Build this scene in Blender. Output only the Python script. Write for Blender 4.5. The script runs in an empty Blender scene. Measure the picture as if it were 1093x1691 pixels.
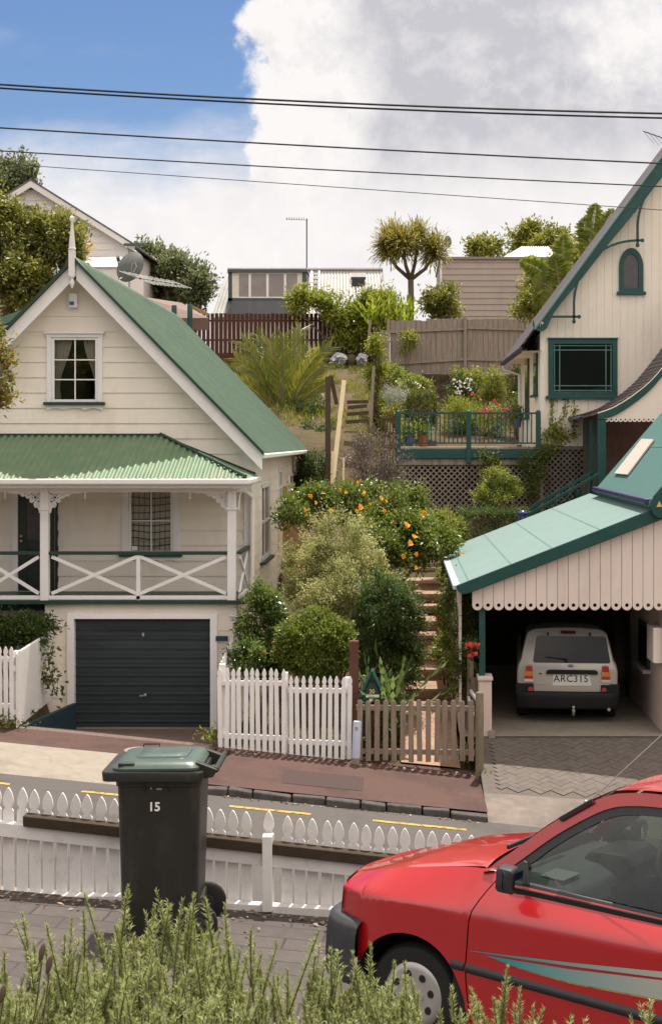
import bpy, bmesh, math, random
import numpy as np
from mathutils import Vector, Matrix, geometry, noise

# ------------------------------------------------------------------ basics
F, CX, CY = 2400.0, 660.0, 730.0            # focal length and principal point of the view (photo pixels)
SC = bpy.context.scene
COL = SC.collection
def X(px, d): return (px - CX) * d / F
def Z(py, d): return (CY - py) * d / F
def P(px, py, d): return Vector((X(px, d), d, Z(py, d)))
def V(*a): return Vector(a)
def lerp(a, b, t): return a + (b - a) * t
def interp(x, pts):
    if x <= pts[0][0]: return pts[0][1]
    for (a, va), (b, vb) in zip(pts, pts[1:]):
        if x <= b: return va + (vb - va) * (x - a) / (b - a)
    return pts[-1][1]
def sstep(a, b, x):
    t = min(1, max(0, (x - a) / (b - a))); return t * t * (3 - 2 * t)

ROOT = {}                                    # object name -> world offset its mesh is expressed in
def tag(o, label=None, cat=None, group=None, kind=None):
    if label: o['label'] = label
    if cat: o['category'] = cat
    if group: o['group'] = group
    if kind: o['kind'] = kind
    return o
def thing(name, label, cat, loc, group=None, mat=None):
    o = bpy.data.objects.new(name, None); COL.objects.link(o)
    o.empty_display_size = .2
    if mat is not None:
        o.matrix_world = mat; ROOT[o.name] = Vector((0, 0, 0))
    else:
        o.location = loc; ROOT[o.name] = Vector(loc)
    return tag(o, label, cat, group)
def copy_tree(o, parent=None):
    c = o.copy(); COL.objects.link(c); c.parent = parent
    ROOT[c.name] = ROOT[o.name]
    for ch in list(o.children): copy_tree(ch, c)
    return c

# ------------------------------------------------------------------ mesh builder
class MB:
    def __init__(s): s.v = []; s.f = []
    def add(s, vs, fs):
        n = len(s.v); s.v += [tuple(p) for p in vs]; s.f += [tuple(i + n for i in f) for f in fs]; return s
    def box(s, x0, x1, y0, y1, z0, z1):
        vs = [(x, y, z) for x in (x0, x1) for y in (y0, y1) for z in (z0, z1)]
        return s.add(vs, [(0,1,3,2),(4,6,7,5),(0,4,5,1),(2,3,7,6),(0,2,6,4),(1,5,7,3)])
    def bar(s, p, q, w, h, up=(0, 0, 1)):
        p = Vector(p); q = Vector(q); d = (q - p).normalized(); up = Vector(up)
        a = d.cross(up)
        if a.length < 1e-6: a = d.cross(Vector((0, 1, 0)))
        a.normalize(); b = a.cross(d).normalized()
        vs = [e + a * (w / 2 * i) + b * (h / 2 * j) for e in (p, q) for i in (-1, 1) for j in (-1, 1)]
        return s.add(vs, [(0,1,3,2),(4,6,7,5),(0,4,5,1),(2,3,7,6),(0,2,6,4),(1,5,7,3)])
    def quad(s, a, b, c, d): return s.add([a, b, c, d], [(0, 1, 2, 3)])
    def tube(s, pts, r, n=8, cap=True, closed=False):
        pts = [Vector(p) for p in pts]; m = len(pts)
        rs = r if hasattr(r, '__len__') else [r] * m
        prev = None; vs = []
        for i, p in enumerate(pts):
            if closed: d = pts[(i + 1) % m] - pts[i - 1]
            else: d = pts[min(i + 1, m - 1)] - pts[max(i - 1, 0)]
            d.normalize()
            if prev is None:
                a = d.cross(Vector((0, 0, 1)))
                if a.length < .05: a = d.cross(Vector((1, 0, 0)))
            else: a = prev - d * prev.dot(d)
            a.normalize(); prev = a; b = d.cross(a)
            for k in range(n):
                t = 2 * math.pi * k / n
                vs.append(p + a * (math.cos(t) * rs[i]) + b * (math.sin(t) * rs[i]))
        fs = []
        for i in range(m if closed else m - 1):
            j = (i + 1) % m
            for k in range(n):
                fs.append((i*n+k, i*n+(k+1) % n, j*n+(k+1) % n, j*n+k))
        if cap and not closed: fs += [tuple(range(n))[::-1], tuple(range((m-1)*n, m*n))]
        return s.add(vs, fs)
    def grid(s, fn, nu, nv):
        vs = [fn(i / nu, j / nv) for i in range(nu + 1) for j in range(nv + 1)]
        w = nv + 1
        return s.add(vs, [(i*w+j, (i+1)*w+j, (i+1)*w+j+1, i*w+j+1) for i in range(nu) for j in range(nv)])
    def prism(s, outlines, mp, t):
        """flat shape (outer outline, holes) mapped by mp(u, v, depth); depth 0 and t"""
        tris = geometry.tessellate_polygon([[Vector((u, v, 0)) for u, v in o] for o in outlines])
        flat = [p for o in outlines for p in o]; n = len(flat)
        vs = [mp(u, v, 0) for u, v in flat] + [mp(u, v, t) for u, v in flat]
        fs = [tuple(a) for a in tris] + [tuple(i + n for i in a)[::-1] for a in tris]
        k = 0
        for o in outlines:
            m = len(o)
            for i in range(m): fs.append((k+i, k+(i+1) % m, k+(i+1) % m+n, k+i+n))
            k += m
        return s.add(vs, fs)
    def lathe(s, prof, c, n=20, axis=(0, 0, 1), capb=True, capt=True):
        c = Vector(c); ax = Vector(axis).normalized()
        a = ax.orthogonal().normalized(); b = ax.cross(a)
        vs = []
        for r, h in prof:
            for k in range(n):
                t = 2*math.pi*k/n
                vs.append(c + ax*h + a*(r*math.cos(t)) + b*(r*math.sin(t)))
        fs = []
        for i in range(len(prof)-1):
            for k in range(n): fs.append((i*n+k, i*n+(k+1) % n, (i+1)*n+(k+1) % n, (i+1)*n+k))
        if capb: fs.append(tuple(range(n))[::-1])
        if capt: fs.append(tuple(range((len(prof)-1)*n, len(prof)*n)))
        return s.add(vs, fs)
    def ball(s, c, rx, ry, rz, nu=12, nv=8):
        c = Vector(c)
        def fn(u, v):
            t = u*2*math.pi; p = (v-.5)*math.pi*.998
            return c + Vector((rx*math.cos(p)*math.cos(t), ry*math.cos(p)*math.sin(t), rz*math.sin(p)))
        return s.grid(fn, nu, nv)
    def build(s, name, mat, parent=None, smooth=False, bevel=0, seg=2, label=None, kind=None, recalc=True):
        off = ROOT[parent.name] if parent is not None else Vector((0, 0, 0))
        me = bpy.data.meshes.new(name)
        me.from_pydata([(p[0]-off[0], p[1]-off[1], p[2]-off[2]) for p in s.v], [], s.f)
        if recalc and len(s.f) < 60000:
            bm = bmesh.new(); bm.from_mesh(me)
            bmesh.ops.remove_doubles(bm, verts=bm.verts, dist=1e-5)
            bmesh.ops.recalc_face_normals(bm, faces=bm.faces); bm.to_mesh(me); bm.free()
        if mat is not None: me.materials.append(mat)
        o = bpy.data.objects.new(name, me); COL.objects.link(o)
        if smooth:
            me.polygons.foreach_set('use_smooth', [True]*len(me.polygons))
            if smooth != 'all':
                try: me.set_sharp_from_angle(angle=math.radians(40))
                except Exception: pass
        if bevel:
            b = o.modifiers.new('edge', 'BEVEL'); b.width = bevel; b.segments = seg; b.limit_method = 'ANGLE'; b.angle_limit = math.radians(40)
        o.parent = parent; ROOT[o.name] = off
        if label: o['label'] = label
        if kind: o['kind'] = kind
        return o
def single(mb, name, mat, label, cat, group=None, **k):
    """a thing that is one mesh: origin moved to its lowest middle point"""
    a = np.array(mb.v); loc = Vector(((a[:,0].min()+a[:,0].max())/2, (a[:,1].min()+a[:,1].max())/2, a[:,2].min()))
    mb.v = [(p[0]-loc[0], p[1]-loc[1], p[2]-loc[2]) for p in mb.v]
    o = mb.build(name, mat, None, **k); o.location = loc; ROOT[o.name] = loc
    return tag(o, label, cat, group)
def struct(mb, name, mat, **k):
    o = mb.build(name, mat, None, **k); o['kind'] = 'structure'; return o
def text(s, name, size, origin, ux, uv, mat, parent, bold=0.0, align='CENTER', spacing=1.0):
    cu = bpy.data.curves.new(name, 'FONT'); cu.body = s; cu.size = size; cu.align_x = align; cu.align_y = 'CENTER'
    cu.offset = bold; cu.space_character = spacing; cu.resolution_u = 4
    t = bpy.data.objects.new(name, cu); COL.objects.link(t)
    dg = bpy.context.evaluated_depsgraph_get()
    me = bpy.data.meshes.new_from_object(t.evaluated_get(dg)); bpy.data.objects.remove(t)
    o0 = Vector(origin); ux = Vector(ux).normalized(); uv = Vector(uv).normalized(); off = ROOT[parent.name]
    for v in me.vertices: v.co = o0 + ux*v.co.x + uv*v.co.y - off
    me.materials.clear(); me.materials.append(mat)
    o = bpy.data.objects.new(name, me); COL.objects.link(o); o.parent = parent; ROOT[o.name] = off
    return o

# ------------------------------------------------------------------ materials
def new_mat(name):
    m = bpy.data.materials.new(name); m.use_nodes = True
    nt = m.node_tree; nt.nodes.clear()
    out = nt.nodes.new('ShaderNodeOutputMaterial')
    return m, nt, out
def N(nt, t, **kw):
    n = nt.nodes.new(t)
    for k, v in kw.items():
        if k in n.inputs: n.inputs[k].default_value = v
        else: setattr(n, k, v)
    return n
def c4(c): return (c[0], c[1], c[2], 1)
def mat(name, col, rough=.6, spec=.4, metal=0, var=.10, scale=3, bump=0, bscale=40, coat=0, stain=None, sscale=1.2, smin=.5, smax=.75, stretch=(1, 1, 1), crack=0, ccol=(.03, .025, .025)):
    m, nt, out = new_mat(name); L = nt.links.new
    b = N(nt, 'ShaderNodeBsdfPrincipled', Roughness=rough, Metallic=metal)
    b.inputs['Specular IOR Level'].default_value = spec
    b.inputs['Coat Weight'].default_value = coat
    b.inputs['Coat Roughness'].default_value = .04
    L(b.outputs[0], out.inputs[0])
    tc = N(nt, 'ShaderNodeTexCoord'); mp = N(nt, 'ShaderNodeMapping'); mp.inputs['Scale'].default_value = stretch
    L(tc.outputs['Object'], mp.inputs[0])
    n1 = N(nt, 'ShaderNodeTexNoise', Scale=scale, Detail=6.0, Roughness=.65); L(mp.outputs[0], n1.inputs['Vector'])
    mx = N(nt, 'ShaderNodeMix', data_type='RGBA'); L(n1.outputs['Fac'], mx.inputs[0])
    mx.inputs[6].default_value = c4([max(0, c*(1-var*2)) for c in col]); mx.inputs[7].default_value = c4([min(1, c*(1+var*2)) for c in col])
    res = mx.outputs[2]
    if stain:
        n2 = N(nt, 'ShaderNodeTexNoise', Scale=sscale, Detail=8.0, Roughness=.7); L(mp.outputs[0], n2.inputs['Vector'])
        mr = N(nt, 'ShaderNodeMapRange'); mr.inputs[1].default_value = smin; mr.inputs[2].default_value = smax; L(n2.outputs['Fac'], mr.inputs[0])
        m2 = N(nt, 'ShaderNodeMix', data_type='RGBA'); L(mr.outputs[0], m2.inputs[0]); L(res, m2.inputs[6]); m2.inputs[7].default_value = c4(stain); res = m2.outputs[2]
    if crack:
        nz = N(nt, 'ShaderNodeTexNoise', Scale=crack*2.5, Detail=5.0); L(mp.outputs[0], nz.inputs['Vector'])
        ad = N(nt, 'ShaderNodeMix', data_type='VECTOR'); ad.inputs[0].default_value = .35; L(mp.outputs[0], ad.inputs[4]); L(nz.outputs['Color'], ad.inputs[5])
        vo = N(nt, 'ShaderNodeTexVoronoi', feature='DISTANCE_TO_EDGE', Scale=crack); L(ad.outputs[1], vo.inputs['Vector'])
        m4 = N(nt, 'ShaderNodeMapRange'); m4.inputs[1].default_value = .0; m4.inputs[2].default_value = .008*crack; m4.inputs[3].default_value = .32; m4.inputs[4].default_value = 0; L(vo.outputs['Distance'], m4.inputs[0])
        m5 = N(nt, 'ShaderNodeMix', data_type='RGBA'); L(m4.outputs[0], m5.inputs[0]); L(res, m5.inputs[6]); m5.inputs[7].default_value = c4(ccol); res = m5.outputs[2]
    L(res, b.inputs['Base Color'])
    if bump:
        n3 = N(nt, 'ShaderNodeTexNoise', Scale=bscale, Detail=4.0); L(mp.outputs[0], n3.inputs['Vector'])
        bp = N(nt, 'ShaderNodeBump', Strength=bump, Distance=.01); L(n3.outputs['Fac'], bp.inputs['Height']); L(bp.outputs[0], b.inputs['Normal'])
    return m
def brick_mat(name, c1, c2, mortar, bw, bh, gap=.006, rot=0, rough=.85, stain=None, bump=.4):
    m, nt, out = new_mat(name); L = nt.links.new
    b = N(nt, 'ShaderNodeBsdfPrincipled', Roughness=rough); b.inputs['Specular IOR Level'].default_value = .25; L(b.outputs[0], out.inputs[0])
    tc = N(nt, 'ShaderNodeTexCoord'); mp = N(nt, 'ShaderNodeMapping'); mp.inputs['Rotation'].default_value = (0, 0, rot); L(tc.outputs['Object'], mp.inputs[0])
    nz = N(nt, 'ShaderNodeTexNoise', Scale=6.0, Detail=3.0); L(mp.outputs[0], nz.inputs['Vector'])
    ad = N(nt, 'ShaderNodeMix', data_type='VECTOR'); ad.inputs[0].default_value = .012; L(mp.outputs[0], ad.inputs[4]); L(nz.outputs['Color'], ad.inputs[5])
    br = N(nt, 'ShaderNodeTexBrick', Scale=1.0); br.inputs['Brick Width'].default_value = bw; br.inputs['Row Height'].default_value = bh
    br.inputs['Mortar Size'].default_value = gap; br.inputs['Mortar Smooth'].default_value = .3
    br.inputs['Color1'].default_value = c4(c1); br.inputs['Color2'].default_value = c4(c2); br.inputs['Mortar'].default_value = c4(mortar)
    L(ad.outputs[1], br.inputs['Vector'])
    n1 = N(nt, 'ShaderNodeTexNoise', Scale=9.0, Detail=8.0, Roughness=.7); L(tc.outputs['Object'], n1.inputs['Vector'])
    mr = N(nt, 'ShaderNodeMapRange'); mr.inputs[3].default_value = .6; mr.inputs[4].default_value = 1.4; L(n1.outputs['Fac'], mr.inputs[0])
    mx = N(nt, 'ShaderNodeMix', data_type='RGBA', blend_type='MULTIPLY'); mx.inputs[0].default_value = 1; L(br.outputs['Color'], mx.inputs[6]); L(mr.outputs[0], mx.inputs[7])
    res = mx.outputs[2]
    if stain:
        n2 = N(nt, 'ShaderNodeTexNoise', Scale=1.3, Detail=8.0, Roughness=.7); L(tc.outputs['Object'], n2.inputs['Vector'])
        m3 = N(nt, 'ShaderNodeMapRange'); m3.inputs[1].default_value = .45; m3.inputs[2].default_value = .7; L(n2.outputs['Fac'], m3.inputs[0])
        m2 = N(nt, 'ShaderNodeMix', data_type='RGBA'); L(m3.outputs[0], m2.inputs[0]); L(res, m2.inputs[6]); m2.inputs[7].default_value = c4(stain); res = m2.outputs[2]
    L(res, b.inputs['Base Color'])
    bp = N(nt, 'ShaderNodeBump', Strength=bump, Distance=.008); L(br.outputs['Fac'], bp.inputs['Height']); bp.invert = True; L(bp.outputs[0], b.inputs['Normal'])
    return m
LEAFGAIN = 1.55
def leaf_mat(name, cols, rough=.45, trans=.42, spec=.4):
    m, nt, out = new_mat(name); L = nt.links.new
    at = N(nt, 'ShaderNodeAttribute', attribute_name='rnd')
    rp = N(nt, 'ShaderNodeValToRGB'); el = rp.color_ramp.elements
    while len(el) < len(cols): el.new(.5)
    for i, c in enumerate(cols): el[i].position = i/(len(cols)-1); el[i].color = c4([min(.9, q*LEAFGAIN) if max(c) < .45 else q for q in c])
    L(at.outputs['Fac'], rp.inputs[0])
    b = N(nt, 'ShaderNodeBsdfPrincipled', Roughness=rough); b.inputs['Specular IOR Level'].default_value = spec
    L(rp.outputs[0], b.inputs['Base Color'])
    t = N(nt, 'ShaderNodeBsdfTranslucent')
    hs = N(nt, 'ShaderNodeHueSaturation', Saturation=1.05, Value=1.5); hs.inputs['Hue'].default_value = .5; L(rp.outputs[0], hs.inputs['Color']); L(hs.outputs[0], t.inputs[0])
    mx = N(nt, 'ShaderNodeMixShader'); mx.inputs[0].default_value = trans
    L(b.outputs[0], mx.inputs[1]); L(t.outputs[0], mx.inputs[2]); L(mx.outputs[0], out.inputs[0])
    return m
def glass_mat(name, tint=(.75, .8, .8), refl=.06, rough=.0):
    m, nt, out = new_mat(name); L = nt.links.new
    t = N(nt, 'ShaderNodeBsdfTransparent'); t.inputs[0].default_value = c4(tint)
    g = N(nt, 'ShaderNodeBsdfGlossy', Roughness=rough)
    fr = N(nt, 'ShaderNodeFresnel', IOR=1.5)
    mu = N(nt, 'ShaderNodeMath', operation='MULTIPLY_ADD'); mu.inputs[1].default_value = 1.4; mu.inputs[2].default_value = refl - .04; L(fr.outputs[0], mu.inputs[0])
    mx = N(nt, 'ShaderNodeMixShader'); L(mu.outputs[0], mx.inputs[0]); L(t.outputs[0], mx.inputs[1]); L(g.outputs[0], mx.inputs[2]); L(mx.outputs[0], out.inputs[0])
    return m

M = {}
M['cream'] = mat('cream_paint', (.83, .755, .665), .55, .3, var=.05, scale=1.5, stain=(.66, .58, .49), sscale=1.3, smin=.5, smax=.85, stretch=(1, 1, .45), bump=.06, bscale=60)
M['white'] = mat('white_paint', (.80, .775, .765), .5, .35, var=.03, scale=4, bump=.05, bscale=70, stain=(.66, .63, .60), sscale=2.5, smin=.56, smax=.85)
M['oldwhite'] = mat('weathered_white_paint', (.76, .73, .72), .65, .25, var=.06, scale=9, bump=.25, bscale=90, stain=(.50, .46, .42), sscale=5, smin=.55, smax=.8)
M['roofgreen'] = mat('green_corrugated_iron', (.098, .165, .115), .5, .4, var=.14, scale=2.5, stain=(.13, .185, .13), sscale=1.0, smin=.45, smax=.75)
M['verandahgreen'] = mat('faded_green_iron', (.105, .185, .10), .42, .75, var=.10, scale=3, stain=(.18, .21, .115), sscale=3, smin=.5, smax=.75)
M['darkgreen'] = mat('dark_green_paint', (.020, .050, .036), .45, .4, var=.15)
M['doorgreen'] = mat('door_green_paint', (.012, .024, .020), .35, .5, var=.1)
M['teal'] = mat('teal_green_paint', (.012, .062, .057), .45, .4, var=.12, scale=5, stain=(.02, .085, .08), sscale=4)
M['pinkcream'] = mat('pinkish_cream_boards', (.77, .655, .585), .55, .3, var=.05, scale=2, bump=.12, bscale=50, stain=(.55, .46, .41), sscale=1.4, smin=.5, smax=.85, stretch=(1, 1, .25))
M['creamboard'] = mat('warm_cream_boards', (.82, .73, .63), .55, .3, var=.04, scale=1.5, bump=.08, bscale=60, stain=(.64, .54, .46), sscale=1.1, smin=.52, smax=.85, stretch=(1, 1, .3))
M['felt'] = mat('pale_green_roof_felt', (.172, .248, .236), .8, .2, var=.07, scale=12, bump=.25, bscale=140, stain=(.19, .265, .25), sscale=1.1)
M['feltdark'] = mat('green_roof_felt', (.080, .165, .155), .8, .2, var=.07, scale=12, bump=.25, bscale=140)
M['feltjoint'] = mat('roof_felt_joint', (.10, .20, .18), .8, .2)
M['purple'] = mat('purple_painted_gutter', (.038, .032, .12), .4, .5, var=.12, scale=6)
M['slate'] = brick_mat('slate_shingles', (.085, .07, .075), (.14, .115, .115), (.02, .018, .02), .25, .16, .01, rough=.6)
M['garagesteel'] = mat('slate_blue_steel', (.030, .040, .046), .45, .45, var=.18, scale=3, stain=(.050, .062, .070), sscale=2, stretch=(.3, 1, 1.5))  # slate blue is the garage door's own colour
M['blueboard'] = mat('dark_blue_painted_board', (.022, .048, .065), .6, .3, var=.2, scale=4)
M['steel'] = mat('galvanised_steel', (.42, .42, .42), .4, .5, metal=.7, var=.1)
M['ironroof'] = mat('grey_corrugated_iron', (.36, .345, .335), .5, .4, var=.08, scale=1.5, stain=(.26, .23, .21), sscale=.8, stretch=(2, 2, .3))
M['bluegrey'] = mat('blue_grey_paint', (.06, .085, .095), .5, .4, var=.1)
M['brass'] = mat('brass', (.7, .5, .2), .3, .5, metal=1, var=.05)
M['gold'] = mat('gold_paint', (.62, .45, .16), .45, .4)
M['black'] = mat('black_rubber', (.016, .016, .017), .65, .35, var=.15)
M['blackplastic'] = mat('black_plastic', (.028, .028, .032), .45, .45, var=.15, scale=20, bump=.05, bscale=200)
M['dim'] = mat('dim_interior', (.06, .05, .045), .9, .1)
M['curtain'] = mat('cream_curtain', (.74, .68, .58), .9, .1, var=.06)
M['glass'] = glass_mat('window_glass', (.78, .8, .78), .07)
M['carglass'] = glass_mat('car_glass', (.60, .65, .62), .035)
M['darkglass'] = mat('tinted_glass', (.006, .007, .009), .03, .45, var=.02)
M['rearglass'] = mat('privacy_glass', (.004, .004, .005), .04, .3, var=.02)
M['leadglass'] = mat('leaded_glass', (.05, .04, .05), .25, .6, var=.4, scale=8)
M['brownwood'] = mat('brown_stained_boards', (.085, .034, .027), .75, .2, var=.15, scale=6, stretch=(3, 3, .3), stain=(.055, .024, .02), sscale=3)
M['weathered'] = mat('weathered_grey_boards', (.30, .245, .205), .85, .15, var=.18, scale=7, stretch=(4, 4, .35), stain=(.16, .125, .11), sscale=2.5, smin=.48, smax=.75, bump=.3, bscale=60)
M['greytimber'] = mat('silvered_timber', (.27, .21, .165), .85, .15, var=.2, scale=8, stretch=(4, 4, .4), stain=(.17, .13, .105), sscale=5, bump=.3, bscale=60)
M['darktimber'] = mat('dark_wet_timber', (.085, .058, .042), .85, .15, var=.25, scale=8, stretch=(3, 3, .5), stain=(.10, .085, .035), sscale=5)
M['mossbeam'] = mat('mossy_brown_timber', (.062, .046, .033), .9, .1, var=.25, scale=14, stain=(.035, .030, .020), sscale=7, bump=.4, bscale=60)
M['palewood'] = mat('fresh_sawn_pine', (.78, .62, .40), .7, .2, var=.08, scale=5, stretch=(4, 4, .4))
M['tanwood'] = mat('tan_plywood', (.36, .22, .11), .8, .15, var=.12, scale=4, stretch=(3, 3, .5))
M['postwood'] = mat('mossy_round_post', (.20, .165, .115), .9, .1, var=.22, scale=9, stretch=(3, 3, .5), stain=(.12, .115, .06), sscale=4, bump=.4, bscale=40)
M['redpost'] = mat('red_brown_post', (.115, .05, .035), .8, .2, var=.15, scale=7)
M['brickdark'] = brick_mat('brown_brick', (.13, .065, .045), (.10, .05, .04), (.09, .07, .06), .23, .085, .01)
M['concrete'] = mat('concrete', (.27, .235, .195), .9, .2, var=.12, scale=6, bump=.2, bscale=50, stain=(.165, .145, .125), sscale=1.6, crack=.6, ccol=(.10, .09, .08))
M['stucco'] = mat('pink_cream_stucco', (.62, .50, .44), .85, .2, var=.06, scale=3, bump=.3, bscale=40, stain=(.48, .38, .33), sscale=1.5)
M['asphalt'] = mat('road_asphalt', (.098, .089, .085), .9, .2, var=.25, scale=60, bump=.35, bscale=160, stain=(.062, .056, .053), sscale=.9, crack=.45)
M['redasphalt'] = mat('reddish_footpath_asphalt', (.100, .059, .052), .92, .15, var=.18, scale=40, bump=.3, bscale=140, stain=(.070, .045, .041), sscale=.8, smin=.45, smax=.62, crack=.7)
M['driveconcrete'] = mat('worn_drive_concrete', (.20, .165, .145), .92, .15, var=.16, scale=5, bump=.3, bscale=50, stain=(.135, .115, .103), sscale=1.4, smin=.42, smax=.65, crack=.5, ccol=(.08, .07, .06))
M['bluestone'] = mat('bluestone_kerb', (.078, .070, .066), .85, .25, var=.35, scale=9, bump=.7, bscale=25, stain=(.035, .032, .031), sscale=5)
M['yellowpaint'] = mat('worn_yellow_road_paint', (.52, .33, .06), .85, .15, var=.2, scale=30, stain=(.16, .125, .08), sscale=11, smin=.48, smax=.62)
M['apronbrick'] = brick_mat('apron_brick_pavers', (.17, .115, .10), (.14, .095, .085), (.08, .06, .052), .23, .115, .01, stain=(.16, .11, .10))
M['stairbrick'] = brick_mat('orange_brick_paving', (.43, .25, .165), (.34, .20, .14), (.27, .205, .155), .22, .11, .010, stain=(.24, .16, .10))
M['paver'] = mat('grey_paving_brick', (.140, .118, .105), .9, .2, var=.16, scale=5, bump=.35, bscale=60, stain=(.105, .088, .08), sscale=1.6)
M['paver2'] = brick_mat('dark_paving_slabs', (.105, .088, .082), (.086, .073, .070), (.050, .043, .040), .46, .23, .009, rot=.05, stain=(.075, .063, .061))
M['grout'] = mat('dark_grout', (.122, .104, .093), .95, .1, var=.2, scale=20)
M['soil'] = mat('garden_soil', (.105, .076, .05), .95, .1, var=.3, scale=3, bump=.8, bscale=12, stain=(.075, .085, .022), sscale=.9)
M['bin'] = mat('dark_green_bin_plastic', (.020, .021, .017), .42, .45, var=.2, scale=5, bump=.05, bscale=120, stain=(.040, .038, .032), sscale=7, smin=.52, smax=.75, stretch=(1, 1, .35))
M['binlid'] = mat('green_bin_lid_plastic', (.055, .085, .068), .33, .5, var=.10, scale=6, stain=(.08, .11, .09), sscale=5)
M['numberwhite'] = mat('white_sticker', (.78, .78, .76), .5, .3, var=.04)
M['silver'] = mat('champagne_car_paint', (.50, .46, .405), .35, .5, metal=.1, var=.02, coat=.6)
M['cladding'] = mat('dark_bumper_plastic', (.012, .012, .013), .6, .3, var=.1)
M['redlens'] = mat('red_lens', (.42, .018, .012), .15, .6, var=.1, coat=.5)
M['amberlens'] = mat('amber_lens', (.62, .23, .03), .15, .6, var=.1, coat=.5)
M['clearlens'] = mat('clear_lens', (.62, .60, .58), .12, .6, var=.05, coat=.5)
M['plate'] = mat('plate_white', (.72, .70, .66), .45, .4, var=.03)
M['plateink'] = mat('plate_ink', (.015, .02, .06), .5, .3)
M['emblem'] = mat('blue_emblem', (.03, .06, .28), .25, .6)
M['redpaint'] = mat('red_car_paint', (.40, .007, .012), .32, .5, var=.03, scale=2, coat=.8, stain=(.40, .011, .015), sscale=2.5)
M['carbumper'] = mat('grey_black_bumper', (.040, .041, .047), .55, .4, var=.15, scale=12, bump=.08, bscale=150)
M['hubcap'] = mat('silver_hubcap', (.45, .44, .42), .38, .5, metal=.55, var=.08)
def grad_mat(name, c0, c1, x0, x1):
    m, nt, out = new_mat(name); L = nt.links.new
    b = N(nt, 'ShaderNodeBsdfPrincipled', Roughness=.35); L(b.outputs[0], out.inputs[0])
    tc = N(nt, 'ShaderNodeTexCoord'); sp = N(nt, 'ShaderNodeSeparateXYZ'); L(tc.outputs['Object'], sp.inputs[0])
    mr = N(nt, 'ShaderNodeMapRange'); mr.inputs[1].default_value = x0; mr.inputs[2].default_value = x1; L(sp.outputs[0], mr.inputs[0])
    mx = N(nt, 'ShaderNodeMix', data_type='RGBA'); L(mr.outputs[0], mx.inputs[0]); mx.inputs[6].default_value = c4(c0); mx.inputs[7].default_value = c4(c1); L(mx.outputs[2], b.inputs['Base Color']); return m
M['stripe'] = grad_mat('teal_to_silver_stripe_film', (.03, .27, .30), (.40, .42, .38), .55, 1.35)
M['tealstripe'] = mat('teal_stripe_film', (.035, .26, .28), .35, .5, var=.08)
M['silverstripe'] = mat('silver_stripe_film', (.36, .40, .38), .35, .5, var=.05)
M['dash'] = mat('grey_dashboard', (.085, .09, .095), .7, .3, var=.1, scale=10)
M['seat'] = mat('dark_seat_fabric', (.025, .025, .027), .9, .1, var=.2)
M['dish'] = mat('grey_dish', (.105, .11, .105), .55, .3, var=.1)
M['offwhiteboard'] = mat('beige_weatherboards', (.40, .335, .295), .7, .25, var=.04, scale=1, stain=(.34, .28, .25), sscale=.7)
M['farwhite'] = mat('distant_white_boards', (.70, .665, .64), .65, .25, var=.04, scale=1)
M['sack'] = mat('silver_sack', (.55, .55, .60), .45, .4, var=.25, scale=8, bump=.5, bscale=12)
M['bark'] = mat('bark', (.12, .09, .065), .9, .1, var=.3, scale=8, bump=.6, bscale=25)
M['terracotta'] = mat('terracotta', (.33, .12, .07), .8, .2, var=.15)
M['bluepot'] = mat('blue_glazed_pot', (.03, .045, .16), .15, .6, var=.2, coat=.5)
M['purplewhite'] = mat('pale_lilac_paint', (.50, .52, .66), .55, .3, var=.08, scale=8)
M['wire'] = mat('black_cable', (.015, .015, .018), .6, .3)
M['binlabel'] = mat('bin_label', (.3, .3, .3), .5, .3)
# foliage
LF = {}
LF['box'] = leaf_mat('box_leaves', [(.036, .055, .010), (.085, .110, .018), (.17, .18, .030)])
LF['dark'] = leaf_mat('dark_shrub_leaves', [(.018, .032, .010), (.040, .065, .016), (.085, .110, .026)])
LF['camellia'] = leaf_mat('camellia_leaves', [(.025, .045, .012), (.065, .095, .022), (.16, .18, .05)], rough=.28, spec=.55)
LF['varieg'] = leaf_mat('variegated_leaves', [(.085, .095, .032), (.20, .20, .080), (.36, .34, .17)])
LF['hibiscus'] = leaf_mat('hibiscus_leaves', [(.04, .06, .014), (.085, .115, .022), (.17, .18, .035)], rough=.35)
LF['hedge'] = leaf_mat('hedge_leaves', [(.045, .065, .012), (.11, .135, .022), (.24, .24, .055)])
LF['tree'] = leaf_mat('tree_leaves', [(.035, .045, .012), (.095, .10, .022), (.20, .185, .045)])
LF['yellowtree'] = leaf_mat('yellow_green_leaves', [(.060, .070, .014), (.125, .13, .022), (.22, .20, .04)])
LF['grey'] = leaf_mat('grey_green_leaves', [(.045, .055, .028), (.085, .10, .045), (.15, .16, .075)])
LF['rosemary'] = leaf_mat('rosemary_needles', [(.070, .088, .030), (.165, .190, .070), (.34, .35, .17)], trans=.4)
LF['palm'] = leaf_mat('palm_leaflets', [(.030, .050, .010), (.070, .100, .016), (.18, .17, .030)], rough=.4)
LF['cordy'] = leaf_mat('sword_leaves', [(.075, .065, .018), (.15, .135, .03), (.24, .20, .06)], rough=.45)
LF['flax'] = leaf_mat('flax_leaves', [(.03, .055, .018), (.07, .10, .03), (.13, .16, .06)], rough=.4)
LF['banana'] = leaf_mat('banana_leaves', [(.07, .095, .012), (.14, .17, .02), (.22, .23, .04)], rough=.4, trans=.45)
LF['brown'] = leaf_mat('brown_twigs', [(.045, .032, .026), (.085, .062, .052), (.13, .097, .08)], trans=.1)
LF['gold'] = leaf_mat('golden_grass', [(.22, .13, .03), (.33, .21, .06), (.42, .29, .10)])
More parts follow.
